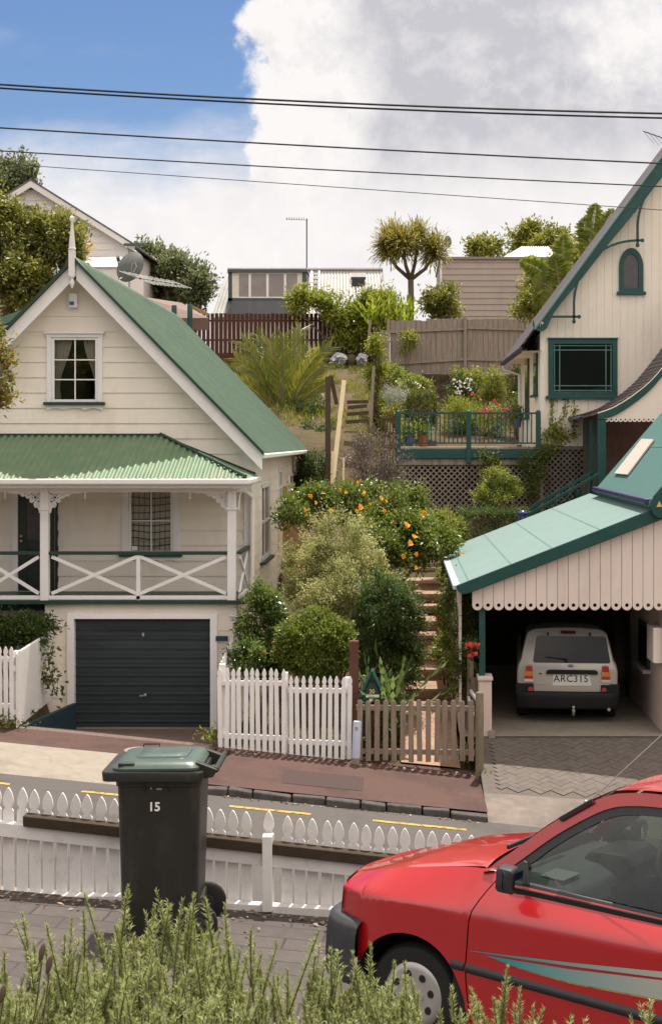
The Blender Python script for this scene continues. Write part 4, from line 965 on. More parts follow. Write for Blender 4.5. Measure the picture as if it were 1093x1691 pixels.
def rail_panel(a, b, mids):
    xa, xb = X(a, YV), X(b, YV); zt_, zb_ = Z(916.5, YV), Z(983, YV)
    m = MB(); m.box(xa, xb, YV-.045, YV+.045, Z(916, YV), Z(910.5, YV)); m.build('handrail', M['darkgreen'], H1, bevel=.008)
    m = MB(); m.box(xa, xb, YV-.03, YV+.03, Z(990, YV), Z(983.5, YV)); m.build('bottom_rail', M['white'], H1, bevel=.004)
    for p in mids: m = MB(); x = X(p, YV); m.box(x-.035, x+.035, YV-.03, YV+.03, Z(995, YV), Z(917, YV)); m.build('baluster', M['white'], H1, bevel=.004)
    e = [a]+mids+[b]
    for p, q in zip(e, e[1:]):
        o = 4 if p == a else 3
        m = MB(); m.bar((X(p+o, YV), YV+.002, zt_-.03), (X(q-3, YV), YV+.002, zb_+.03), .035, .062); m.bar((X(p+o, YV), YV-.004, zb_+.03), (X(q-3, YV), YV-.004, zt_-.03), .035, .062); m.build('cross_brace', M['white'], H1, bevel=.004)
rail_panel(82, 377, [229]); rail_panel(-226, 68, [-135, -36])
m = MB(); xs_ = -2.85; m.bar((xs_, YV, Z(913, YV)), (xs_, YW-.02, Z(913, YV)), .08, .05); m.build('handrail', M['darkgreen'], H1)
m = MB(); m.bar((xs_, YV+.07, Z(987, YV)), (xs_, YW-.02, Z(987, YV)), .05, .06); m.bar((xs_, YV+.07, Z(980, YV)), (xs_, YW-.04, Z(920, YV)), .035, .06); m.bar((xs_+.005, YV+.07, Z(920, YV)), (xs_+.005, YW-.04, Z(980, YV)), .035, .06); m.build('cross_brace', M['white'], H1)
m = MB(); x0 = -2.86
for a in (.03, .12): m.tube([(x0, YV+.07+.3*(1-math.cos(t)), Z(812, YV)-.3*(1-math.sin(t))-a*.3) for t in np.linspace(0, 1.57, 9)], .012, 5)
m.build('fretwork_bracket', M['white'], H1)
m = MB(); m.box(px0, -2.74, YV-.10, YW, Z(997, YV), Z(990.5, YV)); m.build('verandah_deck', M['darkgreen'], H1, bevel=.006)
# garage below
gd = (X(123, YV), X(347.5, YV), -5.10, Z(1022, YV))
m = MB(); clad_h(m, front(YV+.04), lambda z: X(74, YV), lambda z: X(391, YV), -5.15, Z(997, YV), .30, [gd], lap=.012); m.build('garage_wall', M['cream'], H1)
m = MB(); clad_h(m, rside(X(391, YV)), lambda z: YV+.04, lambda z: YW, -5.15, Z(997, YV), .30, [], lap=.012); m.build('garage_wall', M['cream'], H1)
m = MB(); clad_h(m, front(YV+.9), lambda z: px0, lambda z: X(74, YV)+.02, -4.7, Z(1005, YV), .30, [], lap=.012); m.build('garage_wall', M['cream'], H1)
m = MB(); m.box(px0, X(70, YV), YV+.3, YV+.36, Z(1012, YV), Z(999, YV)); m.build('under_deck_shade_strip', M['blueboard'], H1)  # dark strip; the shade of the opening under the deck put into colour
m = MB(); a, b, c, d_ = gd
m.box(a-.125, a, YV-.03, YV+.16, c, d_+.09); m.box(b, b+.125, YV-.03, YV+.16, c, d_+.09); m.box(a, b, YV-.03, YV+.16, d_, d_+.09); m.build('garage_door_frame', M['white'], H1, bevel=.006)
m = MB(); nr = 12; hh = (d_-c)/nr; prof = []
for i in range(nr): z = d_-i*hh; prof += [(0, z), (0, z-hh*.16), (.042, z-hh*.24), (.042, z-hh*.30), (.006, z-hh*.34), (.006, z-hh*.92)]
prof.append((0, c+.01))
m.grid(lambda u, v: (lerp(a, b, u), YV+.13-prof[min(len(prof)-1, int(round(v*(len(prof)-1))))][0], prof[min(len(prof)-1, int(round(v*(len(prof)-1))))][1]), 1, len(prof)-1)
gdo = m.build('garage_door', M['garagesteel'], H1)
m = MB(); m.box(X(235, YV)-.06, X(235, YV)+.06, YV+.08, YV+.10, Z(1151.5, YV), Z(1149, YV)); m.ball((X(239, YV), YV+.08, Z(1149, YV)), .03, .03, .03); m.build('door_handle', M['steel'], gdo)
m = MB(); m.box(X(233.5, YV), X(237, YV), YV+.085, YV+.11, Z(1052, YV), Z(1046, YV)); m.build('lock_plate', M['steel'], gdo)
m = MB(); m.box(a, b, YV+.05, YV+.15, -5.14, -5.09); m.build('threshold', M['concrete'], H1)
m = MB(); m.ball((a-.02, YV-.10, -5.0), .05, .05, .08); m.build('pipe_end', M['oldwhite'], H1)
# rear lean-to roof glimpsed behind the left slope
m = MB(); d = 31.0
m.add([P(-70, 560, d), P(72, 520, d), P(40, 560, d), P(-70, 620, d)], [(0,1,2,3)]); m.build('rear_roof_panel', M['offwhiteboard'], H1)
m = MB(); m.bar(P(-70, 556, d-.1), P(76, 505, d-.1), .1, .16); m.build('rear_roof_edge', M['roofgreen'], H1)
# satellite dish and aerial on the ridge side
d = 34.0; SD = thing('satellite_dish', 'grey oval satellite dish on a mast above the green cottage roof', 'satellite dish', P(214, 470, d))
c = P(213, 437, d); n_ = Vector((.15, .9, -.35)).normalized(); ax1 = Vector((.3, -.1, 1)).normalized(); ax1 = (ax1-n_*ax1.dot(n_)).normalized(); ax2 = n_.cross(ax1)
m = MB()
def dishf(off, sg):
    def fn(u, v): r = v; t = u*6.2832; return c+ax1*(.40*r*math.cos(t))+ax2*(.31*r*math.sin(t))-n_*(.10*r*r*sg+off)
    return fn
m.grid(dishf(0, -1), 28, 6); m.grid(dishf(-.02, -1), 28, 6); m.build('dish', M['dish'], SD, smooth=True)
m = MB(); m.tube([P(214, 480, d), P(214, 452, d), c+n_*.05], .025, 8); m.tube([c+ax1*-.36, c-n_*.1-ax1*.45, c-n_*.55-ax1*.15], .016, 6); m.build('mast', M['steel'], SD)
m = MB(); m.tube([c-n_*.62-ax1*.12, c-n_*.5-ax1*.17], .04, 8); m.build('receiver', M['dish'], SD)
m = MB(); m.tube([c+V(.06, -.05, -.25), c+V(.1, -.12, .0), c+V(.16, -.1, .05), c+V(.2, -.1, -.06), c+V(.12, -.1, -.2)], .012, 6); m.build('cable_loop', M['steel'], SD)
TA = thing('tv_aerial', 'long red-and-white TV aerial boom with thin rods beside the satellite dish', 'aerial', P(214, 480, d))
m = MB(); a = P(216, 457, d); b = P(300, 470, d-.6)
m.tube([a, b], .018, 6); m.build('boom', M['steel'], TA)
m = MB()
for i in range(11):
    t = .12+.88*i/10; q = a.lerp(b, t); ln = .45-.02*i; dv = Vector((.55, -.2, -.28)).normalized() if False else Vector((.80, .25, -.30)).normalized()
    m.tube([q-dv*ln, q+dv*ln], .006, 4)
m.build('rod', M['steel'], TA)
m = MB()
for t in (.2, .45, .7, .9): q = a.lerp(b, t); m.ball(q, .035, .035, .03)
m.build('clip', M['redlens'], TA)
# ------------------------------------------------------------------ the green-trimmed cottage on the right
H2 = thing('gabled_cottage', 'tall cream board-and-batten cottage with teal bargeboards, brackets and curved porch', 'house', (6, 40, -2))
Y2 = F/65.0; YB2 = Y2-.32; K2 = 43.0
XL2 = X(893, Y2); XA2 = 8.0; XR2 = 2*XA2-XL2
bx0, bz0 = X(885, YB2), Z(540, YB2); SL2 = (Z(262, YB2)-bz0)/(X(1093, YB2)-bx0)
def zr2(x): return bz0+SL2*((x if x < XA2 else 2*XA2-x)-bx0)
win2 = (X(911, Y2), X(1012, Y2), Z(648, Y2), Z(567, Y2))
m = MB(); clad_v(m, front(Y2), XL2, XR2, lambda u: Z(737, Y2), lambda u: zr2(u)-.12, .2, [win2]); m.build('front_wall', M['creamboard'], H2)
sw = [(K2-2.9, K2-1.9, Z(690, K2-2), Z(572, K2-2)), (Y2+.7, Y2+1.6, Z(652, Y2+1), Z(574, Y2+1))]
m = MB(); clad_v(m, lside(XL2), Y2, K2, lambda u: -.3, lambda u: bz0-.12, .2, []); m.build('side_wall', M['creamboard'], H2)
m = MB(); m.box(XR2-.1, XR2, Y2+.05, K2, -3, bz0-.2); m.box(XL2, XR2, K2-.1, K2, -.3, bz0); m.add([(XL2, K2-.05, bz0-.1), (XR2, K2-.05, bz0-.1), (XA2, K2-.05, zr2(XA2)-.1)], [(0,1,2)]); m.build('back_wall', M['creamboard'], H2)
m = MB(); m.box(XL2+.05, XR2-.2, Y2+.05, K2-.1, -.5, -.3); m.box(XL2+.05, XR2-.2, Y2+3.0, Y2+3.1, -.3, bz0); m.box(XL2+.05, XR2-.2, Y2+.1, Y2+3.0, bz0-.1, bz0); m.build('inner_floor', M['dim'], H2)
m = MB(); m.box(XL2-.03, XL2+.10, Y2-.035, Y2-.015, Z(737, Y2), zr2(XL2)-.15); m.build('corner_board', M['creamboard'], H2)
# roof slopes with slate, pale verge edge
for s in (-1, 1):
    m = MB(); xe2 = bx0-.42
    fx = lambda x: x if s < 0 else 2*XA2-x
    m.prism([[(fx(xe2), zr2(bx0-.0)-SL2*.42+.05), (XA2, zr2(XA2)+.05), (XA2, zr2(XA2)+.02), (fx(xe2), zr2(bx0)-SL2*.42)]], lambda u, z, d: (u, YB2+.16+d, z), K2-YB2)
    m.build('roof', M['slate'], H2)
    m = MB(); m.prism([[(fx(bx0-.06), zr2(bx0)-.02), (XA2, zr2(XA2)+.13), (XA2, zr2(XA2)+.08), (fx(bx0-.03), zr2(bx0)-.07)]], lambda u, z, d: (u, YB2-.04+d, z), .24)
    m.build('roof_edge', M['felt'], H2)
    # bargeboard, flaring to a round end with a gold rosette
    o = [(bx0-.02, zr2(bx0)-.03), (XA2, zr2(XA2)+.06), (XA2, zr2(XA2)-.42)]
    for px, py in ((1093, 292), (1050, 348), (1005, 402), (960, 460), (925, 502), (912, 520), (907, 531), (903, 541)): o.append((X(px, YB2), Z(py, YB2)))
    cx, cz, r = X(892, YB2), Z(534, YB2), .20
    for a in np.linspace(-.5, -3.6, 12): o.append((cx+r*math.cos(a), cz+r*math.sin(a)))
    if s > 0: o = [(2*XA2-u, z) for u, z in o]
    m = MB(); m.prism([o], lambda u, z, d: (u, YB2+d, z), .06); bb = m.build('bargeboard', M['teal'], H2, bevel=.01)
    if s < 0:
        m = MB()
        for a in (0.4, 1.57, 2.74): m.lathe([(.0, -.012), (.035, -.010), (.035, 0)], (cx+.055*math.cos(a)-.01, YB2, cz-.01+.05*math.sin(a)), 10, (0, 1, 0))
        m.bar((cx-.01, YB2-.006, cz-.08), (cx-.01, YB2-.006, cz+.02), .012, .03); m.build('rosette', M['gold'], bb)
# eave gutter and downpipe on the side
m = MB(); xg = X(872, Y2+.3)-.18; m.bar((bx0-.40, YB2+.2, zr2(bx0)-SL2*.42-.02), (bx0-.40, K2+.1, zr2(bx0)-SL2*.42-.02), .12, .10); m.build('gutter', mat('dark_plum_gutter', (.035, .028, .075), .5), H2, bevel=.02)
m = MB(); zz = zr2(bx0)-SL2*.42-.08; m.tube([(bx0-.38, K2-.1, zz), (bx0-.36, K2-.1, zz-.12), (XL2-.06, K2-.15, zz-.28), (XL2-.06, K2-.15, -.2)], .05, 10); m.build('downpipe', M['white'], H2, smooth=True)
m = MB(); m.add([(bx0-.4, YB2+.1, zz+.04), (XL2, YB2+.1, zz+.06), (XL2, K2, zz+.06), (bx0-.4, K2, zz+.04)], [(0,1,2,3)]); m.build('soffit', M['creamboard'], H2)
# window with glazing border
m = MB(); x0, x1, z0, z1 = win2; frame_rect(m, x0-.10, x1+.10, z0-.10, z1+.10, .12, Y2-.06, Y2+.05); m.box(x0-.16, x1+.16, Y2-.13, Y2+.03, z0-.17, z0-.09); m.box(x0-.12, x1+.12, Y2-.08, Y2+.03, z1+.10, z1+.14)
w_ = m.build('window', M['teal'], H2, bevel=.008)
m = MB(); t_ = .022
for q in (x0+.06, x0+.19, x1-.06, x1-.19): m.box(q-t_/2, q+t_/2, Y2-.02, Y2+.03, z0, z1)
for q in (z0+.05, z0+.17, z1-.06, z1-.17): m.box(x0, x1, Y2-.018, Y2+.028, q-t_/2, q+t_/2)
m.build('glazing_bar', mat('pale_teal_paint', (.10, .22, .20), .5), w_)
m = MB(); m.quad((x0, Y2+.01, z0), (x1, Y2+.01, z0), (x1, Y2+.01, z1), (x0, Y2+.01, z1)); m.build('glass', M['darkglass'], w_)
# pointed arch window
def arch_o(x0, x1, z0, z1):
    w = x1-x0; o = [(x0, z0), (x1, z0)]; zs = z1-w*.80
    for i in range(11): a = i/10; o.append((x1-(w/2)*(1-math.cos(a*math.pi/2))**1.0, zs+(z1-zs)*math.sin(a*math.pi/2)**1.0 if i < 10 else z1))
    for i in range(9, -1, -1): a = i/10; o.append((x0+(w/2)*(1-math.cos(a*math.pi/2)), zs+(z1-zs)*math.sin(a*math.pi/2)))
    return o
A0 = arch_o(X(1021, Y2), X(1061, Y2), Z(482, Y2), Z(410, Y2)); A1 = arch_o(X(1028.5, Y2), X(1053, Y2), Z(476, Y2), Z(420, Y2))
m = MB(); m.prism([A0, A1[::-1]], lambda u, z, d: (u, Y2-.07+d, z), .07); m.box(X(1017.5, Y2), X(1065, Y2), Y2-.11, Y2, Z(487, Y2), Z(482, Y2)); aw = m.build('arched_window', M['teal'], H2, bevel=.006)
m = MB(); m.prism([A1], lambda u, z, d: (u, Y2-.03+d, z), .02); m.build('glass', M['leadglass'], aw)
# decorative arched brackets
def poly_bar(name, pts, w=.055, d=YB2+.02):
    m = MB(); q = [P(px, py, d) for px, py in pts]
    for a, b in zip(q, q[1:]): m.bar(a, b+(b-a).normalized()*.012, w*1.3, w, (0, 0, 1) if abs((b-a).z) < abs((b-a).x) else (1, 0, 0))
    m.build(name, M['teal'], H2)
def curve_pts(p0, p1, c, n=8): return [((1-t)**2*p0[0]+2*t*(1-t)*c[0]+t*t*p1[0], (1-t)**2*p0[1]+2*t*(1-t)*c[1]+t*t*p1[1]) for t in [i/n for i in range(n+1)]]
poly_bar('arched_bracket', [(904, 523), (957, 523)]); poly_bar('arched_bracket', [(947, 532), (947, 500)]+curve_pts((947, 500), (968, 438), (948, 465)))
poly_bar('arched_bracket', curve_pts((975, 428), (1052, 397), (1005, 398))+[(1061, 397)]); poly_bar('arched_bracket', [(1052, 406), (1052, 372)]+curve_pts((1052, 372), (1068, 318), (1053, 345)))
for p in ((947, 531), (955.5, 523), (1052, 405), (1060, 397)):
    m = MB(); m.ball(P(*p, YB2+.02), .05, .04, .05); m.build('bracket_knob', M['teal'], H2, smooth='all')
# side windows
for ya, yb, za, zb in sw:
    m = MB(); m.box(XL2-.06, XL2+.02, ya, yb, za, zb); q = m.build('side_window', M['teal'], H2, bevel=.01)
    m = MB(); m.box(XL2-.066, XL2-.05, ya+.12, yb-.12, za+.1, zb-.1); m.build('glass', M['darkglass'], q)
    m = MB(); m.box(XL2-.14, XL2+.02, ya-.06, yb+.06, za-.06, za); m.build('sill', M['teal'], q)
# porch
YP = F/69.57
CV = [(956, 688), (972, 684), (985, 680), (1010, 671), (1040, 653), (1070, 629), (1093, 603), (1120, 568), (1150, 525), (1185, 470)]
def sm_curve(pts, n=4):
    o = []
    for i in range(len(pts)-1):
        p0 = pts[max(0, i-1)]; p1, p2 = pts[i], pts[i+1]; p3 = pts[min(len(pts)-1, i+2)]
        for k in range(n):
            t = k/n; o.append(tuple(.5*((2*p1[j])+(-p0[j]+p2[j])*t+(2*p0[j]-5*p1[j]+4*p2[j]-p3[j])*t*t+(-p0[j]+3*p1[j]-3*p2[j]+p3[j])*t**3) for j in (0, 1)))
    return o+[pts[-1]]
cv = [(X(a, YP), Z(b, YP)) for a, b in sm_curve(CV)]
m = MB(); m.prism([cv+[(u, z-.05) for u, z in reversed(cv)]], lambda u, z, d: (u, YP-.12+d, z), Y2-YP+.10); pr = m.build('porch_roof', M['slate'], H2, smooth=True)
sh = MB()
for i in range(1, len(cv)-1, 1):
    (u, z), (u2, z2) = cv[i], cv[min(len(cv)-1, i+1)]; t_ = Vector((u2-u, 0, z2-z)).normalized(); n_ = Vector((-t_.z, 0, t_.x))
    for k in range(13):
        ya = YP-.12+k*.2+(.1 if i % 2 else 0); yb = min(ya+.192, Y2-.05)
        if yb-ya < .04: continue
        a = Vector((u, 0, z))-t_*.02; b = Vector((u2, 0, z2))+t_*.0
        h0, h1 = n_*.022, n_*.006
        sh.add([(a.x+h0.x, ya, a.z+h0.z), (a.x+h0.x, yb, a.z+h0.z), (b.x+h1.x, yb, b.z+h1.z), (b.x+h1.x, ya, b.z+h1.z), (a.x, ya, a.z), (a.x, yb, a.z)], [(0,1,2,3), (0,4,5,1)])
sh.build('roof_shingles', mat('slate_tile', (.115, .095, .10), .6, .3, var=.25, scale=7), pr)
cb = [(u, z) for u, z in cv if u > X(984, YP)]
bot = [(u, z-.055-.135*min(1, (u-cb[0][0]+.5)/.9)) for u, z in cb]
m = MB(); m.prism([[(u, z-.045) for u, z in cb]+[(u, z-.05) for u, z in reversed(bot)]], lambda u, z, d: (u, YP-.14+d, z), .05); m.build('porch_bargeboard', M['teal'], H2)
m = MB(); m.prism([[(u, z-.02) for u, z in cb]+[(u, z-.045) for u, z in reversed(cb)]], lambda u, z, d: (u, YP-.15+d, z), .04); m.build('porch_roof_edge', M['creamboard'], H2)
m = MB(); m.bar(P(958, 690, YP)+V(0, -.12, 0), P(958, 690, YP)+V(0, 1.2, 0), .10, .07); m.build('porch_gutter', M['purple'], H2, bevel=.02)
zs = Z(693, YP); o = [(X(989, YP), zs)]; u = X(989, YP); hol = []
while u < X(1180, YP):
    for a in np.linspace(math.pi, 2*math.pi, 8)[1:]: o.append((u+.055+.055*math.cos(a), zs+.0+.055*math.sin(a)))
    hol.append([(u+.055+.022*math.cos(a), zs+.0+.022*math.sin(a)) for a in np.linspace(0, 6.283, 9)[:-1]]); u += .11
top = [(uu, z-.06) for uu, z in bot if uu < u and uu > X(990, YP)]
o += [(u, top[-1][1])]+list(reversed(top))
m = MB(); m.prism([o]+hol, lambda u, z, d: (u, YP-.08+d, z), .02); m.build('porch_frieze', M['creamboard'], H2)
for p, w_, d in ((992, 14, YP), (977, 7, YP+.3), (969, 5, YP+1.6)):
    m = MB(); h = w_/2*d/F; m.box(X(p, d)-h, X(p, d)+h, d-h, d+h, Z(815, d), Z(692, d)); m.build('porch_post', M['teal'], H2, bevel=.012)
pb_ = [(u, z-.08) for u, z in cv if u > X(978, YP) and u < 7.4]
m = MB(); m.prism([[(pb_[0][0], -1.4), (pb_[-1][0], -1.4)]+pb_[::-1]], lambda u, z, d: (u, Y2-.30+d, z), .08); m.build('porch_back_wall', M['brickdark'], H2)
m = MB(); m.box(X(966, YP), 7.5, YP-.1, Y2, -1.35, -1.25); m.build('porch_floor', M['teal'], H2)
def lattice(mb, x0, x1, z0, z1, y, pitch=.105, w=.032, t=.008):
    for sgn, yo in ((1, 0), (-1, t+.001)):
        k = (x0-z1 if sgn > 0 else x0+z0); end = (x1-z0 if sgn > 0 else x1+z1)
        while k < end:
            # line x - sgn*z = k
            pts = []
            for zz in (z0, z1):
                xx = k+sgn*zz
                if x0 <= xx <= x1: pts.append((xx, zz))
            for xx in (x0, x1):
                zz = (xx-k)*sgn
                if z0 < zz < z1: pts.append((xx, zz))
            if len(pts) >= 2:
                a, b = pts[0], pts[1]
                if abs(a[0]-b[0]) > .03: mb.bar((a[0], y+yo, a[1]), (b[0], y+yo, b[1]), t, w, (0, 0, 1)) if False else mb.bar((a[0], y+yo, a[1]), (b[0], y+yo, b[1]), t, w, Vector((0, 1, 0)).cross(Vector((b[0]-a[0], 0, b[1]-a[1]))))
            k += pitch*1.414
m = MB(); lattice(m, XL2, X(967, Y2), Z(845, Y2), Z(738, Y2), Y2+.02); frame_rect(m, XL2-.02, X(968, Y2), Z(847, Y2), Z(738, Y2), .07, Y2, Y2+.05); m.build('base_lattice', M['weathered'], H2)
m = MB(); m.box(XL2, XR2, Y2+.5, Y2+.6, -4, -.2); m.build('base_dark_backing', M['dim'], H2)  # dark backing sheet added; shade behind the base lattice put into its colour
# yagi aerial beside the gable
TV = thing('tv_aerial', 'thin dark TV aerial above the teal gable at the edge of the sky', 'aerial', P(1110, 300, 38))
m = MB(); a, b = P(1062, 217, 38), P(1135, 243, 38); m.tube([a, b], .014, 5); m.tube([P(1118, 238, 38), P(1118, 330, 38)], .02, 6); m.build('boom', M['wire'], TV)
m = MB(); dv = Vector((.62, .3, -.62)).normalized()
for i in range(9): q = a.lerp(b, i/8); m.tube([q-dv*.06, q+dv*.42], .005, 4)
m.build('rod', M['wire'], TV)

# ------------------------------------------------------------------ carport wing
CPT = thing('carport', 'cream board carport with pale green felt roof and scalloped front edge', 'carport', (2.8, 27, -4.95))
YC = 24.5; YCb = 32.4; YF = 24.4
def zc(x): return Z(968, YF)+.388*(x-X(752, YF))
xt0, xt1 = X(754, YF), 4.22
m = MB(); m.prism([[(xt0, zc(xt0)), (xt1, zc(xt1)), (xt1, zc(xt1)-.06), (xt0, zc(xt0)-.06)]], lambda u, z, d: (u, YF-.02+d, z), YCb-YF); cr = m.build('carport_roof', M['felt'], CPT)
m = MB()
for p in (773, 843, 911, 990):
    x = X(p, YC); m.add([(x-.012, YF-.01, zc(x-.012)+.004), (x+.012, YF-.01, zc(x+.012)+.004), (x+.012, YCb-.05, zc(x+.012)+.004), (x-.012, YCb-.05, zc(x-.012)+.004)], [(0,1,2,3)])
m.build('felt_joint', M['feltjoint'], cr)
m = MB(); o = [(X(752, YF), zc(X(752, YF))+.012), (X(1076, YF), zc(X(1076, YF))+.02), (X(1130, YF), zc(X(1130, YF))+.0), (X(1130, YF), zc(X(1130, YF))-.22), (X(775, YF), zc(X(775, YF))-.20), (X(766, YF), zc(X(766, YF))-.185), (X(757, YF), zc(X(757, YF))-.12)]
m.prism([o], lambda u, z, d: (u, YF-.06+d, z), .05); m.build('bargeboard', M['teal'], CPT, bevel=.012)
m = MB(); m.bar((xt0-.02, YF, zc(xt0)-.03), (xt0-.02, YCb-.02, zc(xt0)-.03), .09, .08); m.build('gutter', M['purplewhite'], CPT, bevel=.012)
m = MB()
for i in range(36): y = YF+.1+i*.22; m.box(xt0+.025, xt0+.05, y, y+.1, zc(xt0)+.005, zc(xt0)+.02)
m.build('gutter_clip', M['oldwhite'], CPT)
# scalloped boards
m = MB(); px = 779.0; pw = 17.62
while px < 1240:
    a, b = X(px+.35, YC), X(px+pw-.35, YC); c_ = (a+b)/2; r = (b-a)/2; zb = Z(999.5, YC); ttl = lambda u: min(zc(u)-.03, 1.0) if u < 4.6 else zc(4.6)+ .3
    o = [(a, zb)]+[(c_+r*math.cos(t), zb+r*math.sin(t)) for t in np.linspace(math.pi, 2*math.pi, 12)[1:-1]]+[(b, zb), (b, ttl(b)), (a, ttl(a))]
    hole = [(c_+.031*math.cos(t), zb-.0+.031*math.sin(t)) for t in np.linspace(0, 6.283, 13)[:-1]]
    m.prism([o, hole], lambda u, z, d: (u, YC+d, z), .022); px += pw
m.build('scalloped_board', M['pinkcream'], CPT, bevel=.003, seg=1)
m = MB(); o = [(X(781, YC), Z(992, YC)), (6.2, Z(992, YC)), (6.2, zc(5.2)), (4.6, zc(4.6)-.06), (X(781, YC), zc(X(781, YC))-.06)]
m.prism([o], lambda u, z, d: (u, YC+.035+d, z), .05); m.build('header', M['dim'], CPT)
# steep wing roof rising to the right with its purple gutter
def zs_(x): return Z(826, YF)+1.16*(x-4.19)
xw0, xw1 = 4.16, 6.6
m = MB(); m.prism([[(xw0, zs_(xw0)), (xw1, zs_(xw1)), (xw1, zs_(xw1)-.08), (xw0, zs_(xw0)-.08)]], lambda u, z, d: (u, YF-.1+d, z), 31.0-YF+.1); wr = m.build('wing_roof', M['feltdark'], CPT)
m = MB(); m.prism([[(xw1, zs_(xw1)), (xw1+2.5, zs_(xw1)-2.9), (xw1+2.5, zs_(xw1)-3.0), (xw1, zs_(xw1)-.08)]], lambda u, z, d: (u, YF-.1+d, z), 31.0-YF+.1); m.build('wing_roof', M['feltdark'], CPT)
m = MB()
for z in (zs_(4.95), zs_(5.7)):
    x = 4.19+(z-zs_(4.19))/1.16; m.add([(x-.008, YF, z+.003), (x+.008, YF, z+.022), (x+.008, 30.9, z+.022), (x-.008, 30.9, z+.003)], [(0,1,2,3)])
m.build('felt_joint', M['feltjoint'], wr)
def on_wing(px, py):
    d = (zs_(4.19)-1.16*4.19+.03)*F/((CY-py)-1.16*(px-CX)); return P(px, py, d)
m = MB(); q = [on_wing(*p) for p in ((1015, 783), (1036.5, 785), (1080, 727), (1060, 726))]; m.add(q+[p+V(-.02, 0, .02) for p in q], [(4,5,6,7), (0,1,5,4), (1,2,6,5), (2,3,7,6), (3,0,4,7)]); m.build('roof_patch', mat('pale_weathered_patch', (.48, .43, .39), .85, var=.15, scale=25), wr)
m = MB(); m.bar((4.15, YF-.05, zs_(4.19)-.02), (4.15, 31.0, zs_(4.19)-.02), .12, .09); m.build('wing_gutter', M['purple'], CPT, bevel=.015)
m = MB(); m.box(4.22, 4.30, YF+.05, 31.0, zc(4.2)-.15, zs_(4.19)-.02); m.build('upstand', M['feltdark'], CPT)
m = MB(); o = [(X(1076, YF), zs_(X(1076, YF))+.03), (xw1, zs_(xw1)+.04), (xw1, zs_(xw1)-.34), (X(1093, YF), Z(853, YF)), (X(1084, YF), Z(855, YF)), (X(1074, YF), Z(848, YF)), (X(1071, YF), Z(838, YF))]
m.prism([o], lambda u, z, d: (u, YF-.16+d, z), .06); m.build('wing_bargeboard', M['teal'], CPT, bevel=.012)
m = MB(); cx, cz = X(1085, YF), Z(832, YF)
m.prism([[(cx-.05, cz-.045), (cx+.05, cz-.045), (cx, cz+.055)]], lambda u, z, d: (u, YF-.17+d, z), .012); m.build('rosette', M['gold'], CPT)
m = MB(); clad_v(m, front(YC+.12), 4.62, 9.0, lambda u: zc(4.6)+.25, lambda u: zs_(min(u, 2*xw1-u))-.3, .18); m.build('wing_gable', M['pinkcream'], CPT)
# posts, pillar, walls, floor
m = MB(); x = X(795.5, YC+.12); m.box(x-.052, x+.052, YC+.07, YC+.175, Z(1120, YC), Z(992, YC)); m.build('post', M['teal'], CPT, bevel=.01)
m = MB(); m.box(X(790, YC), X(811.5, YC), YC-.02, YC+.32, -5.05, Z(1124, YC)); m.build('pillar', M['stucco'], CPT, bevel=.015)
m = MB(); m.box(X(788, YC), X(813.5, YC), YC-.05, YC+.36, Z(1124, YC), Z(1117, YC)); m.build('pillar_cap', M['stucco'], CPT, bevel=.02)
m = MB(); m.box(X(798, 24.1), X(818, 24.1), 23.95, 24.42, -5.25, Z(1233, 24.1)); m.box(X(806, YC), X(817, YC), 24.42, 24.47, -5.2, Z(1205, YC)); m.build('ledge', M['concrete'], CPT, bevel=.012)
m = MB()
for i in range(11): m.box(1.02, 1.06, 25.0, YCb-.1, -5.0+i*.225, -5.0+i*.225+.21)
m.build('side_wall', M['pinkcream'], CPT)
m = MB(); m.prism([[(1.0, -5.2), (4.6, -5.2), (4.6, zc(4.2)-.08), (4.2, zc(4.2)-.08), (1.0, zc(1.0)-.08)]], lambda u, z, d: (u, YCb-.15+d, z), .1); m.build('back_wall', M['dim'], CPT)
m = MB(); m.box(1.0, 1.2, YCb-.3, YCb-.16, -5.2, -2.5); m.build('corner_post', M['darktimber'], CPT)
XW = 4.47
m = MB(); m.box(XW, XW+.15, YC+.14, 28.3, -5.2, -2.4); m.build('stucco_wall', M['stucco'], CPT)
m = MB(); m.box(XW, 10, YC+.13, YC+.14, -5.4, -2.7); m.build('stucco_wall', M['stucco'], CPT)
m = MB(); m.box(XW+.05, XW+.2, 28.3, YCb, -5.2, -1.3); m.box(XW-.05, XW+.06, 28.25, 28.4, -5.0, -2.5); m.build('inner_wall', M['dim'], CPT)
dz = lambda py, d: Z(py, d)
m = MB(); ya, yb = 26.0, 27.0; m.box(XW-.05, XW+.02, ya, yb, dz(1100, 26.4), dz(1028, 26.4)); q = m.build('window', M['darkgreen'], CPT, bevel=.01)
m = MB(); m.box(XW-.056, XW-.03, ya+.1, yb-.1, dz(1094, 26.4), dz(1034, 26.4)); m.build('glass', M['darkglass'], q)
m = MB(); m.box(XW-.14, XW, ya-.08, yb+.08, dz(1106, 26.4), dz(1100, 26.4)); m.build('sill', M['stucco'], q)
m = MB(); m.box(XW-.16, XW, 24.75, 25.4, dz(1092, 25), dz(1034, 25)); q = m.build('meter_box', M['creamboard'], CPT, bevel=.015)
m = MB()
for k in range(3): z = lerp(dz(1080, 25), dz(1042, 25), k/2.0); m.box(XW-.10, XW-.02, 25.40, 25.43, z-.06, z+.06)
m.build('meter_dial', M['black'], q)
struct(sheet(1.05, 9, 24.45, 32.3, lambda x, y: -4.952, 4, 4), 'carport_floor', M['concrete'])
